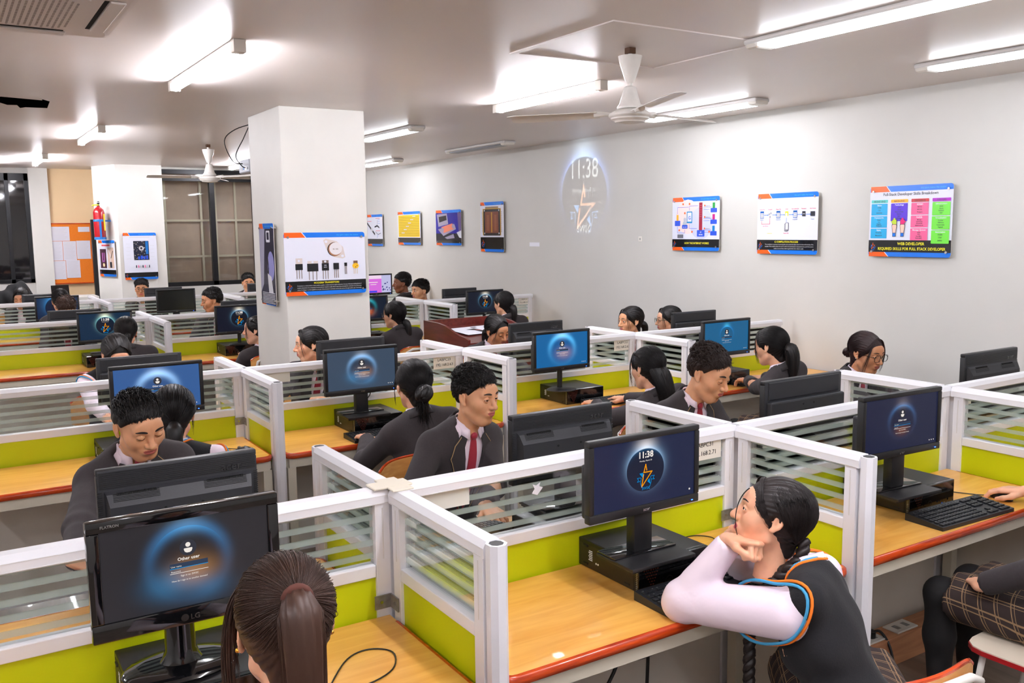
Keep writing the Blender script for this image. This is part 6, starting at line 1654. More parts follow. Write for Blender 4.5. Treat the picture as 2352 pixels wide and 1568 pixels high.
poster('wall poster with spider-like black parts, half hidden behind the front column', WX, 10.48, 1.625, RW, .56, .475, ' ', draw_spider, foot=.16, ob=.3)
poster('large Modern Transistors poster on the front of the white column', 1.435, 4.28, 1.375, 0, .645, .472, 'MODERN TRANSISTORS', draw_transistors, TR, foot=.165, ob=.26)
poster('dark poster seen edge-on on the left side of the front column', 1.13, 4.61, 1.29, RW, .36, .63, ' ', draw_dark, foot=.10, ob=.3)
poster('poster seen as a thin edge on the right side of the front column', 1.80, 4.62, 1.36, -RW, .42, .49, ' ', draw_board, foot=.14)
poster('motherboard poster on the rear column beside the window', 1.262, 10.75, 1.236, 0, .425, .63, ' ', draw_board, foot=.10, ob=.2, off=.02)
poster('two-picture poster under the fire extinguisher on the rear column', .905, 11.02, 1.28, -69.7*D2R, .42, .49, ' ', draw_two, foot=.12, ob=.25, off=.02)

# ------------------------------------------------------------------ rows of desks
NODE = {1: [(-1.386,0.0),(0,0.0),(1.396,.010),(2.770,.020),(4.15,.03)], 2: [(-1.08,2.556),(.301,2.543),(1.656,2.526),(3.028,2.509),(4.497,2.492)],
        3: [(-.87,6.155),(.512,6.158),(1.87,6.166),(3.236,6.173),(4.607,6.18)], 4: [(-.95,8.74),(.445,8.745),(1.83,8.752),(3.22,8.76),(4.6,8.768)]}
LN = {1: (.590,.600), 2: (.576,.550), 3: (.68,.66), 4: (.80,.78)}
rowname = {1: 'nearest row', 2: 'second row', 3: 'third row', 4: 'farthest row'}
colname = ['far left bay', 'left bay', 'middle bay', 'right bay', 'wall bay']
colpos = {1: ['', 'at the taped joint', 'by the student resting on a fist', 'by the hand on the mouse', ''],
          2: ['', 'by the vest student with a ponytail', 'behind the curly-haired boy', 'at the LABPC22 sign', ''],
          3: ['', 'left of the front column', 'hidden behind the front column', 'behind the wooden lectern', ''],
          4: ['', 'near the fire extinguisher column', 'below the far window', 'behind the two boys', '']}
for r in (1, 2, 3, 4):
    N = NODE[r]
    for i in range(len(N)-1):
        t = row_panel('long glass partition of the %s, %s' % (rowname[r], colname[i]), N[i][0], N[i][1], N[i+1][0], N[i+1][1], 'long row partitions')
        if r == 1 and i in (0, 1): bracket(t, 1.36, -.028, .795, -1, -1)
        if r == 2 and i == 0: bracket(t, 1.36, -.028, .84, -1, -1)
    for i, (x, y) in enumerate(N):
        if r == 1 and i == 4 or (r > 1 and i == 4): continue
        if i == 0: continue
        for sg, side in ((-1, 'near'), (1, 'far')):
            divider('short divider, %s side of %s, %s' % (side, rowname[r], colpos[r][i]), x, y+sg*.022, LN[r][0 if sg < 0 else 1]-.022, sg, 'short desk dividers')
    if r == 4: pass
tape = MB().box((-.07,-.035,1.1255),(.05,.03,1.132), mat('masking_tape', (222,214,196), .8), bev=.003).box((-.03,-.075,1.125),(.035,.06,1.131), mat('masking_tape', 0), bev=.003).build('tape_patch')
tag(tape, 'crumpled cream tape over the four-way partition joint in front', 'tape')
bays = {1: [(-1.386,0),(0,1.396),(1.396,2.77),(2.77,4.15)], 2: [(-1.08,.301),(.301,1.656),(1.656,3.028),(3.028,4.60)], 3: [(-.87,.512),(.512,1.87),(1.87,3.236),(3.236,4.60)], 4: [(-.95,.445),(.445,1.83),(1.83,3.22),(3.22,4.6)]}
for r in (1,2,3,4):
    for i, (a, b) in enumerate(bays[r]):
        y = (NODE[r][i][1]+NODE[r][i+1][1])/2
        for sg, side in ((-1,'near'),(1,'far')):
            who = {(1,-1,0):'with the loose looped cable, bottom left', (1,-1,1):'where the student rests on a fist', (1,-1,2):'with the hand on the mouse, socket box beneath', (1,1,0):'in front of the boy holding a phone', (1,1,1):'in front of the boy with the red tie', (1,1,2):'in front of the boy looking down',
                   (2,-1,0):'wide empty left desk beside the vest student', (2,-1,1):'where the student with a bun types', (2,-1,2):'where the long-haired student types', (2,-1,3):'against the right wall with the braided ponytail student'}.get((r,sg,i), '%s side of the %s, %s' % (side, rowname[r], colname[i]))
            desk('beech desk, red-brown edge, '+who, a+(.045 if i or r > 1 else .03), b-(.03 if not (r == 2 and i == 3) else -.0), y+sg*.024, sg, 'computer desks', .515)
# name signs on the glass
for lab, x, y, w_, ls in (('paper sign LABPC31 behind the front lock-screen monitor', 1.228, -.0065, .17, ['LABPC31','192.168.2.71']), ('paper sign LABPC23 behind the curly-haired boy', 1.516, 2.52, .147, ['LABPC23','192.168.2.63']),
        ('paper sign LABPC22 beside the azure login monitor', 2.908, 2.503, .147, ['LABPC22','192.168.2.62']), ('small paper sign LABPC13 on the third row by the wall', 4.487, 6.17, .14, ['LABPC13','192.168.2.53'])):
    name_sign(lab, x, y, 1.055 if 'LABPC31' in lab else 1.048, w_, .078, 0, ls, 'computer name signs')
name_sign('paper sign LABPC32 on the glass at the right picture edge', 2.89, -.0065+.022, 1.055, .12, .065, 0, ['LABPC32','192.168.2.72'], 'computer name signs')
m_tr = mat('clear_sleeve', (214,216,210), .4)
for lab, x, y, w_ in (('blank pale sheet taped to the glass near the four-way joint', .167, -.006, .17), ('blank pale sheet on the glass left of the second monitor', .478, 2.534, .145), ('cream label stuck at the left picture edge of the second row', -.99, 2.548, .10)):
    name_sign(lab, x, y, 1.06, w_, .07, 0, [], 'blank sheets', m_tr)
# ------------------------------------------------------------------ computers on the desks
def station(r, i, sg, x, y, ztop, scr, stand='square', W=.44, H=.25, rot=0, back='tier', pcx=.09, lab='', pc=True, brand='acer', pcdy=0):
    """monitor on a flat computer; (x,y) centre of the screen plane"""
    rz = (0 if sg < 0 else math.pi)+rot*D2R; base = .843 if pc else .75
    pcy = y+ (.13 if sg < 0 else -.13)+pcdy
    if pc: computer('slim black computer under '+lab, x+pcx, pcy, .7505, 0 if sg < 0 else math.pi, 'dell', 'slim computers')
    oy = .03 if sg < 0 else -.03
    return monitor(lab, x, y+.014*(1 if sg < 0 else -1), base+.0005, rz, scr, W, H, stand, back, brand, ztop-H-base, 'computer monitors')
T_ = station
T_(1,0,-1, -.636,-.31, 1.252, 'loginlg', 'oval', .41, .268, 0, pcx=.015, lab='the glossy bottom left monitor with a charcoal login screen', brand='lg')
T_(1,1,-1, .712,-.29, 1.236, 'lock', 'square', .435, .249, 0, pcx=.095, lab='the navy 11:38 lock-screen monitor in the front centre')
T_(1,2,-1, 1.955,-.31, 1.232, 'loginR', 'square', .445, .245, -3, pcx=.20, lab='the midnight-blue login monitor on the right-hand desk', pcdy=.02)
T_(1,0,1, -.526,.30, 1.220, None, 'square', .435, .25, 0, 'ribbed', lab='the ribbed monitor back before the phone boy', pcx=-.05)
T_(1,1,1, .806,.30, 1.207, None, 'square', .445, .25, 0, 'ribbed', lab='the ribbed monitor back beside the red tie boy', pcx=-.05)
T_(1,2,1, 2.11,.31, 1.197, None, 'square', .50, .28, 0, 'tier', lab='the stepped monitor back before the wavy-haired boy', pcx=-.05)
T_(1,3,1, 3.58,.31, 1.190, None, 'square', .49, .28, 0, 'ribbed', lab='the monitor back near the wall, right edge', pcx=-.05)
T_(2,0,-1, -.205,2.23, 1.230, 'login8', 'square', .43, .252, 0, pcx=-.12, lab='the steel-blue login monitor before the vest student')
T_(2,1,-1, .856,2.23, 1.224, 'login9', 'square', .43, .255, 0, pcx=.08, lab='the slate login monitor before the student with a bun')
T_(2,2,-1, 2.203,2.23, 1.222, 'login10', 'round', .43, .252, 0, pcx=.16, lab='the azure login monitor before the long-haired student')
T_(2,3,-1, 3.56,2.15, 1.210, 'login11', 'round', .46, .255, 0, pcx=.06, lab='the cyan login monitor near the right wall')
T_(2,0,1, -.177,2.86, 1.199, None, 'square', .435, .25, 0, 'tier', lab='the monitor back just behind the steel-blue login screen')
T_(2,1,1, 1.045,2.86, 1.199, None, 'square', .44, .25, 0, 'tier', lab='the monitor back beside the girl in profile by the column')
T_(2,2,1, 2.415,2.86, 1.213, None, 'square', .44, .25, 0, 'ribbed', lab='the monitor back beside the girl looking down by the lectern')
T_(2,3,1, 3.906,2.86, 1.199, None, 'square', .455, .25, 0, 'tier', lab='the monitor back beside the girl with black glasses')
T_(3,0,-1, .086,5.86, 1.212, 'lock3', 'square', .43, .262, 0, lab='the teal-haloed lock-screen monitor before a low bun', pcx=-.02)
T_(3,1,-1, 1.206,5.86, 1.204, 'lock2', 'round', .43, .262, 0, lab='the dark lock-screen monitor left of the front column', pcx=.0)
T_(3,2,-1, 2.46,5.86, 1.222, 'login19', 'square', .43, .25, 0, lab='the black-teal login monitor beside the front column')
T_(3,3,-1, 3.80,5.86, 1.220, 'lock2', 'round', .45, .26, 0, lab='the dark lock-screen monitor before the white hair tie')
T_(3,0,1, -.074,6.49, 1.192, None, 'square', .43, .25, 0, 'tier', lab='the monitor back before the curly brown head at far left')
T_(3,1,1, 1.42,6.49, 1.199, None, 'square', .43, .25, 0, 'tier', lab='the monitor back right of the spiky-haired boy')
T_(3,3,1, 3.827,6.49, 1.207, None, 'square', .43, .25, 0, 'tier', lab='the monitor back above the third row near the wall')
T_(4,0,-1, -.014,8.45, 1.199, 'plain4', 'square', .43, .265, 0, lab='the blurred blue monitor behind the far left heads')
T_(4,1,-1, 1.212,8.45, 1.220, 'off', 'square', .43, .27, 0, lab='the switched-off dark grey monitor in the farthest row')
T_(4,3,-1, 3.70,8.45, 1.30, 'pink', 'square', .45, .27, 0, lab='the monitor showing a pink web page', pc=True)
T_(4,0,1, -.092,9.06, 1.194, None, 'square', .43, .25, 0, 'tier', lab='the monitor back at far left behind the black hair bun')
T_(4,1,1, 1.195,9.06, 1.211, None, 'square', .43, .25, 0, 'tier', lab='the monitor back hiding half of the boy with glasses')
T_(4,2,1, 2.42,9.06, 1.213, None, 'square', .43, .25, 0, 'tier', lab='the monitor back below the far window beside the column')
keyboard('black keyboard under the elbow of the student resting on a fist', .84,-.42,.7505,0,'keyboards')
keyboard('black keyboard beside the hand on the mouse, right-hand desk', 2.155,-.43,.7505,-2*D2R,'keyboards')
keyboard('black keyboard at the fingertips of the student with a bun', .93,2.09,.7505,0,'keyboards')
keyboard('black keyboard at the hands of the long-haired student', 2.53,2.11,.7505,0,'keyboards')
keyboard('black keyboard at the hands of the braided ponytail student', 3.80,2.10,.7505,0,'keyboards')
keyboard('keyboard seen through the glass beside the boy with the red tie', .42,.42,.7505,math.pi+.15,'keyboards')
keyboard('keyboard on the third-row desk by the teal-haloed monitor', .22,5.70,.7505,.2,'keyboards')
keyboard('keyboard on the third-row desk left of the column', 1.45,5.70,.7505,0,'keyboards')
mouse('black mouse under the hand at the right picture edge', 2.50,-.395,.7505,-.3,'mice')
mouse('small black mouse on the desk corner beside the vest student', .175,2.16,.7505,.8,'mice')
mouse('black mouse on the third row beside the glasses student', 2.95,5.72,.7505,0,'mice')
cable('mouse cable looping on the bottom left desk', [(-.42,-.46,.753),(-.33,-.33,.753),(-.24,-.22,.753),(-.17,-.20,.753),(-.125,-.25,.753),(-.165,-.335,.753),(-.26,-.37,.753),(-.34,-.33,.756),(-.37,-.28,.753),(-.40,-.33,.753),(-.36,-.46,.753),(-.30,-.52,.753)], .0022)
cable('thin curled cable beside the front centre computer', [(.955,-.15,.753),(1.02,-.20,.753),(1.10,-.12,.753),(1.08,-.04,.753),(1.16,-.03,.753),(1.20,-.09,.753),(1.12,-.16,.753),(1.0,-.17,.756)], .0018)
cable('mouse cable from the right-hand computer to the mouse', [(2.30,-.10,.753),(2.38,-.16,.753),(2.42,-.25,.753),(2.47,-.33,.753),(2.49,-.35,.757)], .0022)
cable('thin cable on the desk behind the vest student', [(.02,2.35,.753),(.0,2.45,.753),(.07,2.40,.753),(.13,2.28,.753),(.17,2.22,.757)], .002)
cable('black monitor cable behind the bun student\u2019s screen', [(.93,2.30,1.0),(.95,2.36,.93),(.90,2.38,.87),(.88,2.44,.80)], .003)
cable('thin cable beside the azure login monitor base', [(2.52,2.30,.753),(2.60,2.28,.753),(2.68,2.20,.753),(2.75,2.16,.753)], .0018)
for k, (lab, pts) in enumerate((('black cable hanging under the front desk, leftmost', [(.42,-.2,.70),(.43,-.22,.5),(.47,-.2,.25),(.5,-.15,.05)]), ('thick black cable hanging straight under the front desk', [(.80,-.2,.72),(.80,-.2,.45),(.80,-.18,.1)]), ('black cable swinging under the front desk', [(.70,-.2,.72),(.68,-.2,.50),(.60,-.2,.36),(.56,-.15,.1)]),
        ('thin cable draped in a loop under the front desk', [(.60,-.3,.68),(.60,-.28,.56),(.68,-.28,.52),(.80,-.28,.53),(.87,-.28,.60),(.92,-.28,.72)]))):
    cable(lab, pts, .006 if k < 3 else .003)
cable('red cable hanging under the front desk', [(.36,-.2,.66),(.34,-.2,.45),(.32,-.18,.2)], .005, M_red)
# socket boxes under the desks
def socket_box(lab, x0, x1, y):
    t = thing('socket_box', lab, 'socket box', ((x0+x1)/2,y,0)); w_ = (x1-x0)/2; m = wood('box_laminate', (206,146,104), (180,120,84), .5, 0)
    MB().box((-w_,-.10,0),(w_,-.0,.125), m, bev=.002).build('box', t)
    for k, xx in enumerate((-.35,-.16,.06)):
        a = MB().box((xx-.07,-.09,.125),(xx+.07,-.012,.133), M_tubew, bev=.003)
        for q in (-.03,.03): a.box((xx+q-.012,-.07,.133),(xx+q+.012,-.035,.1335), M_galv)
        a.build('socket_plate', t)
    mb = MB().tube([(-.14,-.05,.133),(-.14,-.05,.160)], .020, M_blk, 12); mb.build('plug', t)
socket_box('wooden socket box with three white plates under the right-hand desk', 1.85, 2.70, -.03)
socket_box('wooden socket box under the front desk behind the braid', .75, 1.32, -.03)
cable('black power cable from the plug on the socket box', [(2.135,-.085,.155),(2.17,-.10,.155),(2.18,-.14,.10),(2.12,-.20,.03),(2.02,-.20,.012),(1.93,-.17,.010)], .006)
# lectern with papers
def lectern():
    t = thing('lectern', 'dark red wooden lectern with raised rim behind the girl looking down', 'lectern', (2.47,3.9,0))
    for x_ in (0, .66):
        p = [(0,0),(.78,0),(.78,1.075),(.52,1.072),(.40,1.060),(.28,1.030),(.16,1.000),(.06,.990),(.0,.975)]
        MB().prism(p, x_, x_+.022, M_mahog, Matrix(((0,0,1,0),(1,0,0,0),(0,1,0,0),(0,0,0,1)))).build('side_panel', t)
    MB().box((.022,.758,0),(.66,.78,1.075), M_mahog).build('back_panel', t)
    MB().prism([(.0,.93),(.758,.99),(.758,1.01),(.0,.95)], .022, .66, M_mahog, Matrix(((0,0,1,0),(1,0,0,0),(0,1,0,0),(0,0,0,1)))).build('sloped_top', t)
    MB().box((.022,.0,.55),(.66,.02,.93), M_mahog).build('front_board', t)
    MB().box((.022,.02,.3),(.66,.75,.32), M_mahog).build('shelf', t)
    a = Art(.0004); a.rect(-.22,-.16,.22,.16, M_white); a.poly([(-.08,.05),(.02,.07),(.04,-.02),(.10,-.08),(-.02,-.09),(-.03,0)], P_d); a.rect(.02,.10,.08,.13,P_d); a.rect(-.02,-.02,.03,.02,M_red)
    o = a.mb.build('loose_poster'); o.rotation_euler = (-math.pi/2+4.5*D2R, 0, .15); o.location = (2.82,4.36,.995); tag(o, 'white printed sheet lying on the dark red lectern', 'sheet')
lectern()
# far left corner objects
def extinguisher():
    t = thing('fire_extinguisher', 'red fire extinguisher in a blue strap bracket on the rear column', 'fire extinguisher', (.80,10.90,1.78))
    MB().lathe([(.03,0),(.068,.01),(.072,.03),(.072,.36),(.06,.40),(.03,.43),(.02,.435),(.02,.45),(.001,.45)], M_red, 24).build('cylinder', t, smooth=True)
    MB().tube([(0,0,.45),(0,0,.48)], .014, M_blk).box((-.012,-.05,.475),(.012,.04,.49), M_blk).box((-.01,-.05,.50),(.01,.02,.51), M_blk).build('valve_handle', t)
    MB().tube([(.0,-.02,.46),(-.05,-.03,.46),(-.08,-.03,.45)], .008, mat('nozzle_yellow', (220,210,40), .5)).build('nozzle', t)
    MB().lathe([(.0735,.24),(.0745,.245),(.0745,.265),(.0735,.27)], M_blue, 24).lathe([(.0735,.0),(.0755,.005),(.0755,.03),(.0735,.035)], M_blue, 24).box((-.012,-.077,.0),(.012,-.073,.27), M_blue).box((.07,-.01,.24),(.14,.01,.26), M_blue).build('strap', t)
    MB().box((.045,-.072,.12),(.062,-.050,.34), mat('label_yellow', (232,180,40), .5)).build('label_plate', t)
extinguisher()
b = thing('notice_board', 'orange notice board on the yellow wall at far left', 'notice board', (.53,11.93,1.165))
MB().box((-.27,-.02,0),(.29,0,.84), M_cork).build('felt_panel', b)
fr = MB(); 
for lo_, hi_ in (((-.28,-.026,-.01),(-.265,.0,.85)), ((.285,-.026,-.01),(.30,.0,.85)), ((-.28,-.026,.835),(.30,.0,.85)), ((-.28,-.026,-.01),(.30,.0,.005))): fr.box(lo_, hi_, M_edge)
fr.build('frame', b)
for k, (lab, x_, z_, w_, h_) in enumerate((('typed sheet at the top left of the orange notice board', -.12,.70,.26,.20), ('small note at the top right of the orange notice board', .20,.76,.15,.07), ('left sheet of the middle row on the orange notice board', -.17,.46,.16,.27), ('centre sheet of the middle row on the orange notice board', .0,.46,.17,.27), ('right sheet of the middle row on the orange notice board', .18,.47,.18,.26), ('lower left sheet on the orange notice board', -.15,.19,.17,.26), ('lower centre sheet on the orange notice board', .03,.20,.18,.25))):
    a = Art(.0006); a.rect(-w_/2,-h_/2,w_/2,h_/2, mat('notice_paper', (224,222,232), .7))
    for q in range(int(h_/.02)-1): a.rect(-w_*.38,h_/2-.02-q*.02,w_*(.38-.2*((q*7)%3)/3),h_/2-.023-q*.02, P_t)
    o = a.mb.build('notice_sheet'); o.location = (.53+x_, 11.906, 1.165+z_); tag(o, lab, 'paper', 'sheets on the orange notice board')
tag(MB().box((.80,11.70,0),(.865,11.77,2.06), M_blk, bev=.004).build('metal_post'), 'tall black metal post at the right edge of the orange notice board', 'post')
o = thing('laptop', 'small black laptop standing open under the orange notice board', 'laptop', (.30,11.2,1.02))
MB().box((-.10,-.12,0),(.12,.10,.012), M_blk).build('base', o); MB().box((-.10,.0,0),(.12,.008,.15), M_blkg, Matrix.Translation((0,.08,.01))@Matrix.Rotation(-.35,4,'X')).tube([(-.02,-.002,.08),(-.02,-.004,.08)], .018, M_bl, 12, mtx=Matrix.Translation((0,.08,.01))@Matrix.Rotation(-.35,4,'X')).build('lid', o)
tag(MB().box((-.1,11.0,0),(.75,11.5,1.02), M_wall, bev=.005).build('low_cabinet'), 'low pale cabinet under the orange notice board holding the laptop', 'cabinet')
def jacket():
    def f(P):
        d = ell(P, (0,0,.10), (.26,.12,.14)); d = smin(d, ell(P, (.08,0,.20), (.13,.10,.12)), .06); d = smin(d, ell(P, (.12,0,.28), (.04,.04,.05)), .04)
        return d+.012*np.sin(P[...,0]*34+P[...,2]*20)*np.sin(P[...,1]*30+1)
    V, Q = sculpt(f, (-.32,-.16,-.06), (.32,.16,.36), .018); me = np_mesh('jacket', [(V,Q,0)]); me.materials.append(M_blackcloth); o = bpy.data.objects.new('jacket', me); link(o); o.location = (-.30,10.9,.93); tag(o, 'black jacket heaped over a chair under the dark left window', 'jacket')
jacket()
chair('chair under the heaped black jacket, far left', -.30, 10.9, math.pi, 'school chairs')
o = MB().box((-.001,-.10,-.022),(0,.10,.022), M_white).build('wall_reflector_strip'); o.location = (WX-.001, 6.16, 1.68); tag(o, 'small pale rectangular sticker on the right wall left of the posters', 'sticker')
o = MB().box((-.004,-.025,-.025),(0,.025,.025), M_tubew, bev=.002).box((-.005,-.008,-.010),(-.004,.008,.010), M_galv).build('wall_bracket'); o.location = (WX, 4.34, 1.745); tag(o, 'tiny white wall bracket right of the projected logo', 'bracket')

# ------------------------------------------------------------------ the students
V_ = np.array
def typing(cx, y, z=.79, face=1, dx=.10, pose='type'):
    return [((cx-dx*face, y, z), (.15*face, face, 0), (0,0,-1), pose), ((cx+dx*face, y, z), (-.15*face, face, 0), (0,0,-1), pose)]
# front ponytail student
person('student with a high brown ponytail seen from behind, bottom left, in a black vest', (-.600,-.86,1.178), 8, 8, 0, hip=(-.585,-1.02), tyaw=4, sex='f', skin_='fair', hair='ponytail', hcol=H_brown,
    hopt=dict(tie=(.006,-.108,.070), L=.36, r=.036, out=.045, tiemat=M_scrun, tr=.020, tw=.016, thick=.013, side=[[(-.060,.055,.060),(-.098,.05,.02),(-.092,.045,-.08),(-.088,.05,-.19)]]), outfit='vest', lod=0, hands=typing(-.55,-.52), earring='gold', tie=False, seed=3)
# braid student resting on a fist
E2 = (.655,-.515,.800); E2r = (1.00,-.42,.800)
person('student in a black vest with orange and blue trim resting on a fist, long braid', (.838,-.668,1.052), -44, -15, 6, scale=.93, sl=1.22, lyaw=42, hip=(.875,-.94), tyaw=-28, sex='f', skin_='fair', hair='braid', hcol=H_soft, neck=(.888,-.748,.925),
    hopt=dict(tie=(-.045,-.090,-.060), thick=.011, r=.019, fringe=.5, hang=0, lock=[(-.030,.088,.070),(-.060,.125,.030),(-.075,.108,-.045),(-.052,.074,-.088)], path=[(.890,-.740,.995),(.862,-.752,.955),(.825,-.735,.925),(.80,-.70,.88),(.78,-.66,.80),(.775,-.655,.72),(.770,-.66,.64),(.765,-.665,.58)]), outfit='vest', lod=0, opening=.9, gaze=(-10,5),
    hands=[((.732,-.622,.996), (.12,-.98,.12), (-.30,.10,-.95), 'fist'), ((.865,-.530,.925), (-.35,-.45,.45), (-.2,.6,.5), 'fist')], elbows=[E2, E2r], shape=(.97,1,1.0), sh=[(.750,-.808,.845),(1.03,-.690,.858)], tie=False, seed=5, mouth=mat('lips_berry', (196,66,90), .35))
# student whose hands and lap show at the right edge
person('student in a plaid skirt at the right picture edge, hand on the mouse', (2.16,-.80,1.13), 8, 12, 0, hip=(2.05,-.92), tyaw=-2, sex='f', skin_='fair', hair='ponytail', outfit='blazer', lod=1,
    hands=[((1.865,-.690,.630), (.7,.5,-.15), (0,-.2,-1), 'rest'), ((2.515,-.49,.80), (-.2,1,-.12), (0,0,-1), 'grip')], elbows=[(1.86,-.94,.78), (2.45,-.74,.80)], tie=False, seed=6)
# far side of the nearest row
person('boy with cropped black fringe looking down at a phone, behind the left ribbed monitor', (-.508,.98,1.188), 166, 22, 5, hip=(-.46,1.18), tyaw=176, skin_='tan', hair='boyfringe', lod=0, opening=.15, gaze=(0,-20),
    hopt=dict(thick=.006, len=.6), hands=[((-.50,.60,.86), (-.55,-.85,-.2), (.2,-.2,-.9), 'rest'), ((-.78,.56,.86), (.6,-.75,-.2), (-.2,-.2,-.9), 'grip')], seed=8, scale=1.0, shape=(1.0,1,.96))
person('boy with curly black hair and crimson tie gazing right, centre', (.780,.86,1.166), 160, 6, 0, hip=(.72,1.08), tyaw=172, skin_='tan', hair='boycurly', lod=0, opening=.6, gaze=(12,-6), hopt=dict(thick=.012),
    hands=[((.66,.58,.79), (-.1,-1,-.1), (0,0,-1), 'type'), ((.42,.58,.79), (.1,-1,-.1), (0,0,-1), 'type')], seed=9, scale=.98, shape=(.97,1,1.0))
person('boy with wavy brown-black hair looking down, right of centre', (2.045,.80,1.145), 168, 20, 0, hip=(2.02,1.02), tyaw=180, skin_='tan', hair='boycurly', hcol=hairmat('hair_wavy_brown', (44,30,26)), lod=0, opening=.2, hopt=dict(thick=.011), hands=typing(2.0,.56,.79,-1), seed=10, scale=1.06, shape=(.94,1,1.04))
person('girl with black-rimmed glasses and curled bun against the white wall', (3.523,1.0,1.10), 182, 12, 0, hip=(3.50,1.2), tyaw=180, sex='f', skin_='brown', hair='bun', hcol=hairmat('hair_reddish_black', (44,26,26)), lod=0, opening=.5, glasses=True, earring='stud', hopt=dict(tie=(.0,-.108,-.035), r=.030, fringe=1.3), hands=typing(3.5,.60,.79,-1), seed=11)
# near side of the second row
person('student with low black ponytail in a vest behind the phone boy', (-.275,1.56,1.100), 12, 6, 0, hip=(-.26,1.40), sex='f', skin_='fair', hair='ponytail', hopt=dict(tie=(0,-.112,-.035), L=.22, r=.032, thick=.014), outfit='vest', lod=1, hands=typing(-.2,1.92), tie=False, seed=12)
person('student with a twisted low bun typing, second row centre', (.845,1.58,1.108), 6, 4, 0, hip=(.90,1.42), tyaw=6, sex='f', skin_='fair', hair='bun', lod=0, hopt=dict(tie=(.0,-.118,-.030), r=.046, wisps=420, thick=.013), hands=[((.745,1.93,.79), (.15,1,-.05), (0,0,-1), 'type'), ((.96,1.95,.79), (-.1,1,-.05), (0,0,-1), 'type')], tie=False, seed=13)
person('student with long half-tied black hair typing before the azure screen', (2.335,1.58,1.05), -4, 8, 0, hip=(2.43,1.44), tyaw=2, sex='f', skin_='fair', hair='half', lod=0, hopt=dict(tie=(0,-.108,.0), L=.30, thick=.013), hands=[((2.27,1.98,.79), (.15,1,-.05), (0,0,-1), 'type'), ((2.52,1.99,.79), (-.1,1,-.05), (0,0,-1), 'type')], earring='hoop', tie=False, seed=14)
person('student with a braided thick ponytail leaning to the keyboard near the right wall', (3.38,1.60,1.09), -14, 8, 0, hip=(3.50,1.46), tyaw=-6, sex='f', skin_='fair', hair='ponytail', lod=0, hopt=dict(tie=(0,-.112,-.010), L=.27, r=.046, out=.055, thick=.013), hands=[((3.60,2.02,.80), (.3,1,-.05), (0,0,-1), 'type'), ((3.78,2.03,.79), (-.1,1,-.05), (0,0,-1), 'type')], tie=False, seed=15)
# far side of the second row
person('dark-haired head bowed behind the steel-blue login screen', (-.185,3.55,1.12), 175, 30, 0, hip=(-.22,3.7), sex='f', skin_='fair', hair='ponytail', outfit='vest', lod=1, opening=.2, hands=typing(-.2,3.1,.79,-1), tie=False, seed=16)
person('girl in profile facing left in front of the column', (1.005,3.45,1.10), -76, 4, 0, hip=(1.02,3.62), tyaw=190, sex='f', skin_='fair', hair='ponytail', hopt=dict(tie=(0,-.105,-.05), L=.2, r=.028, fringe=.6), lod=1, opening=.7, earring='stud', hands=[((.9,3.12,.79), (0,-1,0), (0,0,-1), 'type'), ((.60,3.02,.80), (-.4,-1,0), (0,0,-1), 'flat')], seed=17)
person('girl with side-swept hair looking down beside the lectern', (2.510,3.52,1.08), 172, 20, 4, hip=(2.48,3.66), tyaw=182, sex='f', skin_='brown', hair='ponytail', hopt=dict(tie=(0,-.105,-.05), L=.2, r=.030, fringe=.8), lod=1, opening=.25, earring='stud', smile=.3, hands=typing(2.45,3.1,.79,-1), seed=18)
person('girl with a low ponytail glancing left above the LABPC22 panel', (3.728,3.4,1.086), -84, 2, 0, hip=(3.76,3.55), tyaw=190, sex='f', skin_='tan', hair='ponytail', hopt=dict(tie=(0,-.108,-.03), L=.12, r=.03, fringe=.7), lod=1, opening=.9, earring='stud', hands=typing(3.75,3.08,.79,-1), seed=19)
person('girl with thick black glasses in profile beside the second-row monitor back', (4.20,3.46,1.06), -66, 2, 0, hip=(4.22,3.6), tyaw=190, sex='f', skin_='fair', hair='ponytail', hopt=dict(tie=(0,-.1,-.05), L=.15, r=.03, fringe=.9), lod=1, opening=.6, glasses=True, hands=typing(4.15,3.1,.79,-1), seed=20)
# near side of the third row
person('student with a low bun before the teal-haloed lock screen', (.145,5.25,1.085), 6, 8, 0, hip=(.20,5.08), sex='f', skin_='fair', hair='bun', hopt=dict(tie=(0,-.112,-.040), r=.030), lod=1, hands=typing(.2,5.58), earring='hoop', tie=False, seed=21)
person('student in profile cut off by the left edge of the front column', (1.165,5.22,1.03), -60, 0, 0, hip=(1.22,5.30), tyaw=-10, sex='f', skin_='fair', hair='half', hopt=dict(tie=(0,-.1,.0), L=.26), lod=1, hands=typing(1.25,5.56), earring='stud', tie=False, seed=22)
person('student with glasses and long low ponytail right of the column', (2.43,5.2,1.085), -34, 4, 0, hip=(2.50,5.02), tyaw=0, sex='f', skin_='fair', hair='ponytail', hopt=dict(tie=(0,-.105,-.065), L=.26, r=.036, thick=.014), lod=1, glasses=True, hands=typing(2.5,5.56), tie=False, seed=23)
person('student with a white hair tie before the third-row lock screen', (3.645,5.25,1.12), -12, 6, 0, hip=(3.70,5.10), tyaw=0, sex='f', skin_='fair', hair='ponytail', hopt=dict(tie=(0,-.112,-.035), L=.18, r=.032, tiemat=M_scrunw), lod=1, hands=typing(3.7,5.6), tie=False, seed=24)
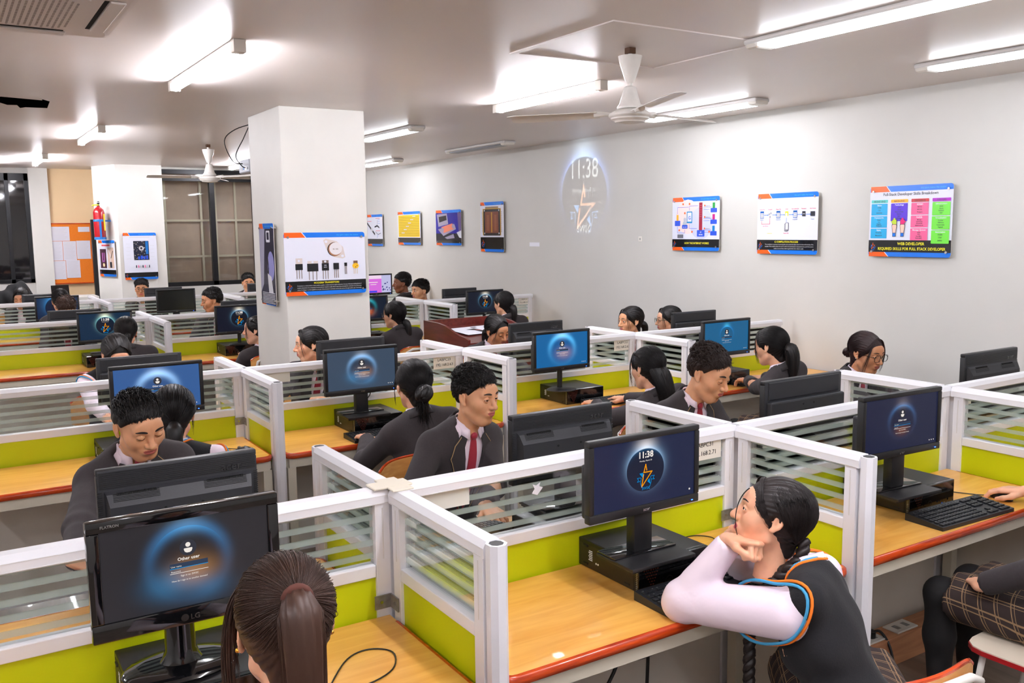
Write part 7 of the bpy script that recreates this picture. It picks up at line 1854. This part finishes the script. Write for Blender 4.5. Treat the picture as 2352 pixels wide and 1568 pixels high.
# far side of the third row and the farthest rows
person('curly brown head bowed over the third-row monitor back, far left', (-.085,6.95,1.15), 180, 35, 0, hip=(-.09,7.12), skin_='tan', hair='boycurly', hcol=H_brown, hopt=dict(thick=.02), lod=2, opening=.3, hands=typing(-.1,6.7,.79,-1), seed=25)
person('boy with spiky hair in profile facing left, third row', (1.265,7.05,1.165), -86, 8, 0, hip=(1.27,7.15), tyaw=188, skin_='brown', hair='boycurly', lod=1, opening=.6, hands=typing(1.2,6.75,.79,-1), seed=26)
person('tall boy in profile facing left beside the pink screen', (3.658,7.6,1.215), -74, 0, 0, hip=(3.68,7.62), tyaw=-20, skin_='dark', hair='boy', hopt=dict(thick=.018), lod=1, opening=.7, hands=typing(3.6,8.02), seed=27)
person('shorter boy glancing left next to the tall boy in profile', (3.553,6.9,1.165), -96, 2, 0, hip=(3.60,7.08), tyaw=195, skin_='tan', hair='boyfringe', hopt=dict(thick=.014), lod=1, opening=.9, hands=typing(3.6,6.72,.79,-1), seed=28)
person('student with a black top-bun before the blurred blue screen, far left', (-.045,7.80,1.18), 4, 20, 0, hip=(-.04,7.66), sex='f', skin_='fair', hair='bun', hopt=dict(tie=(0,-.09,.05)), lod=1, hands=typing(0,8.15), tie=False, seed=29)
person('dark-haired student at the far left edge below the window', (-.275,9.6,1.12), 200, 18, 0, hip=(-.27,9.75), sex='f', skin_='fair', hair='ponytail', lod=1, opening=.4, hands=typing(-.25,9.32,.79,-1), tie=False, seed=30)
person('boy with glasses half hidden by a monitor under the motherboard poster', (1.060,9.65,1.165), 196, 2, 0, hip=(1.08,9.8), skin_='tan', hair='boyfringe', lod=1, opening=.7, glasses=True, hands=typing(1.05,9.32,.79,-1), tie=False, seed=31)
person('boy behind the farthest monitor back below the window', (2.42,9.75,1.18), 190, 4, 0, hip=(2.42,9.9), skin_='tan', hair='boy', lod=1, opening=.6, hands=typing(2.42,9.42,.79,-1), seed=32)
# the phone in the boy's hands
o = thing('mobile_phone', 'dark phone held over the desk by the boy looking down', 'phone', (-.645,.50,.822), .3)
MB().box((-.036,-.075,0),(.036,.075,.009), M_blk, bev=.004).build('phone_body', o); MB().box((-.032,-.068,.009),(.032,.068,.0095), M_pup).build('phone_screen', o)
# chairs: one under each student
CH = {}
for lab, hp, ty in PEOPLE:
    if 'resting on a fist' in lab: chair('wooden-backed chair at the bottom edge under the student resting on a fist', .80, -.97, -4*D2R, 'school chairs'); continue
    if 'plaid skirt' in lab: hp = (1.97, -.87)
    chair(('school chair under the '+lab.split(',')[0]) if len(lab.split(',')[0].split()) < 13 else ('school chair under the '+' '.join(lab.split(',')[0].split()[:12])), hp[0]-.0*math.sin(ty*D2R), hp[1], -ty*D2R, 'school chairs')

o = MB().prism([(-.02,-.012),(0,-.02),(.012,-.008),(.022,.002),(.008,.008),(.012,.020),(-.004,.012),(-.018,.018),(-.010,.002)], -.0004, .0004, M_white, Matrix.Rotation(math.pi/2, 4, 'X')).build('torn_sticker'); o.location = (.502, -.0045, 1.03); tag(o, 'torn white sticker remnant on the glass before the red tie boy', 'sticker')
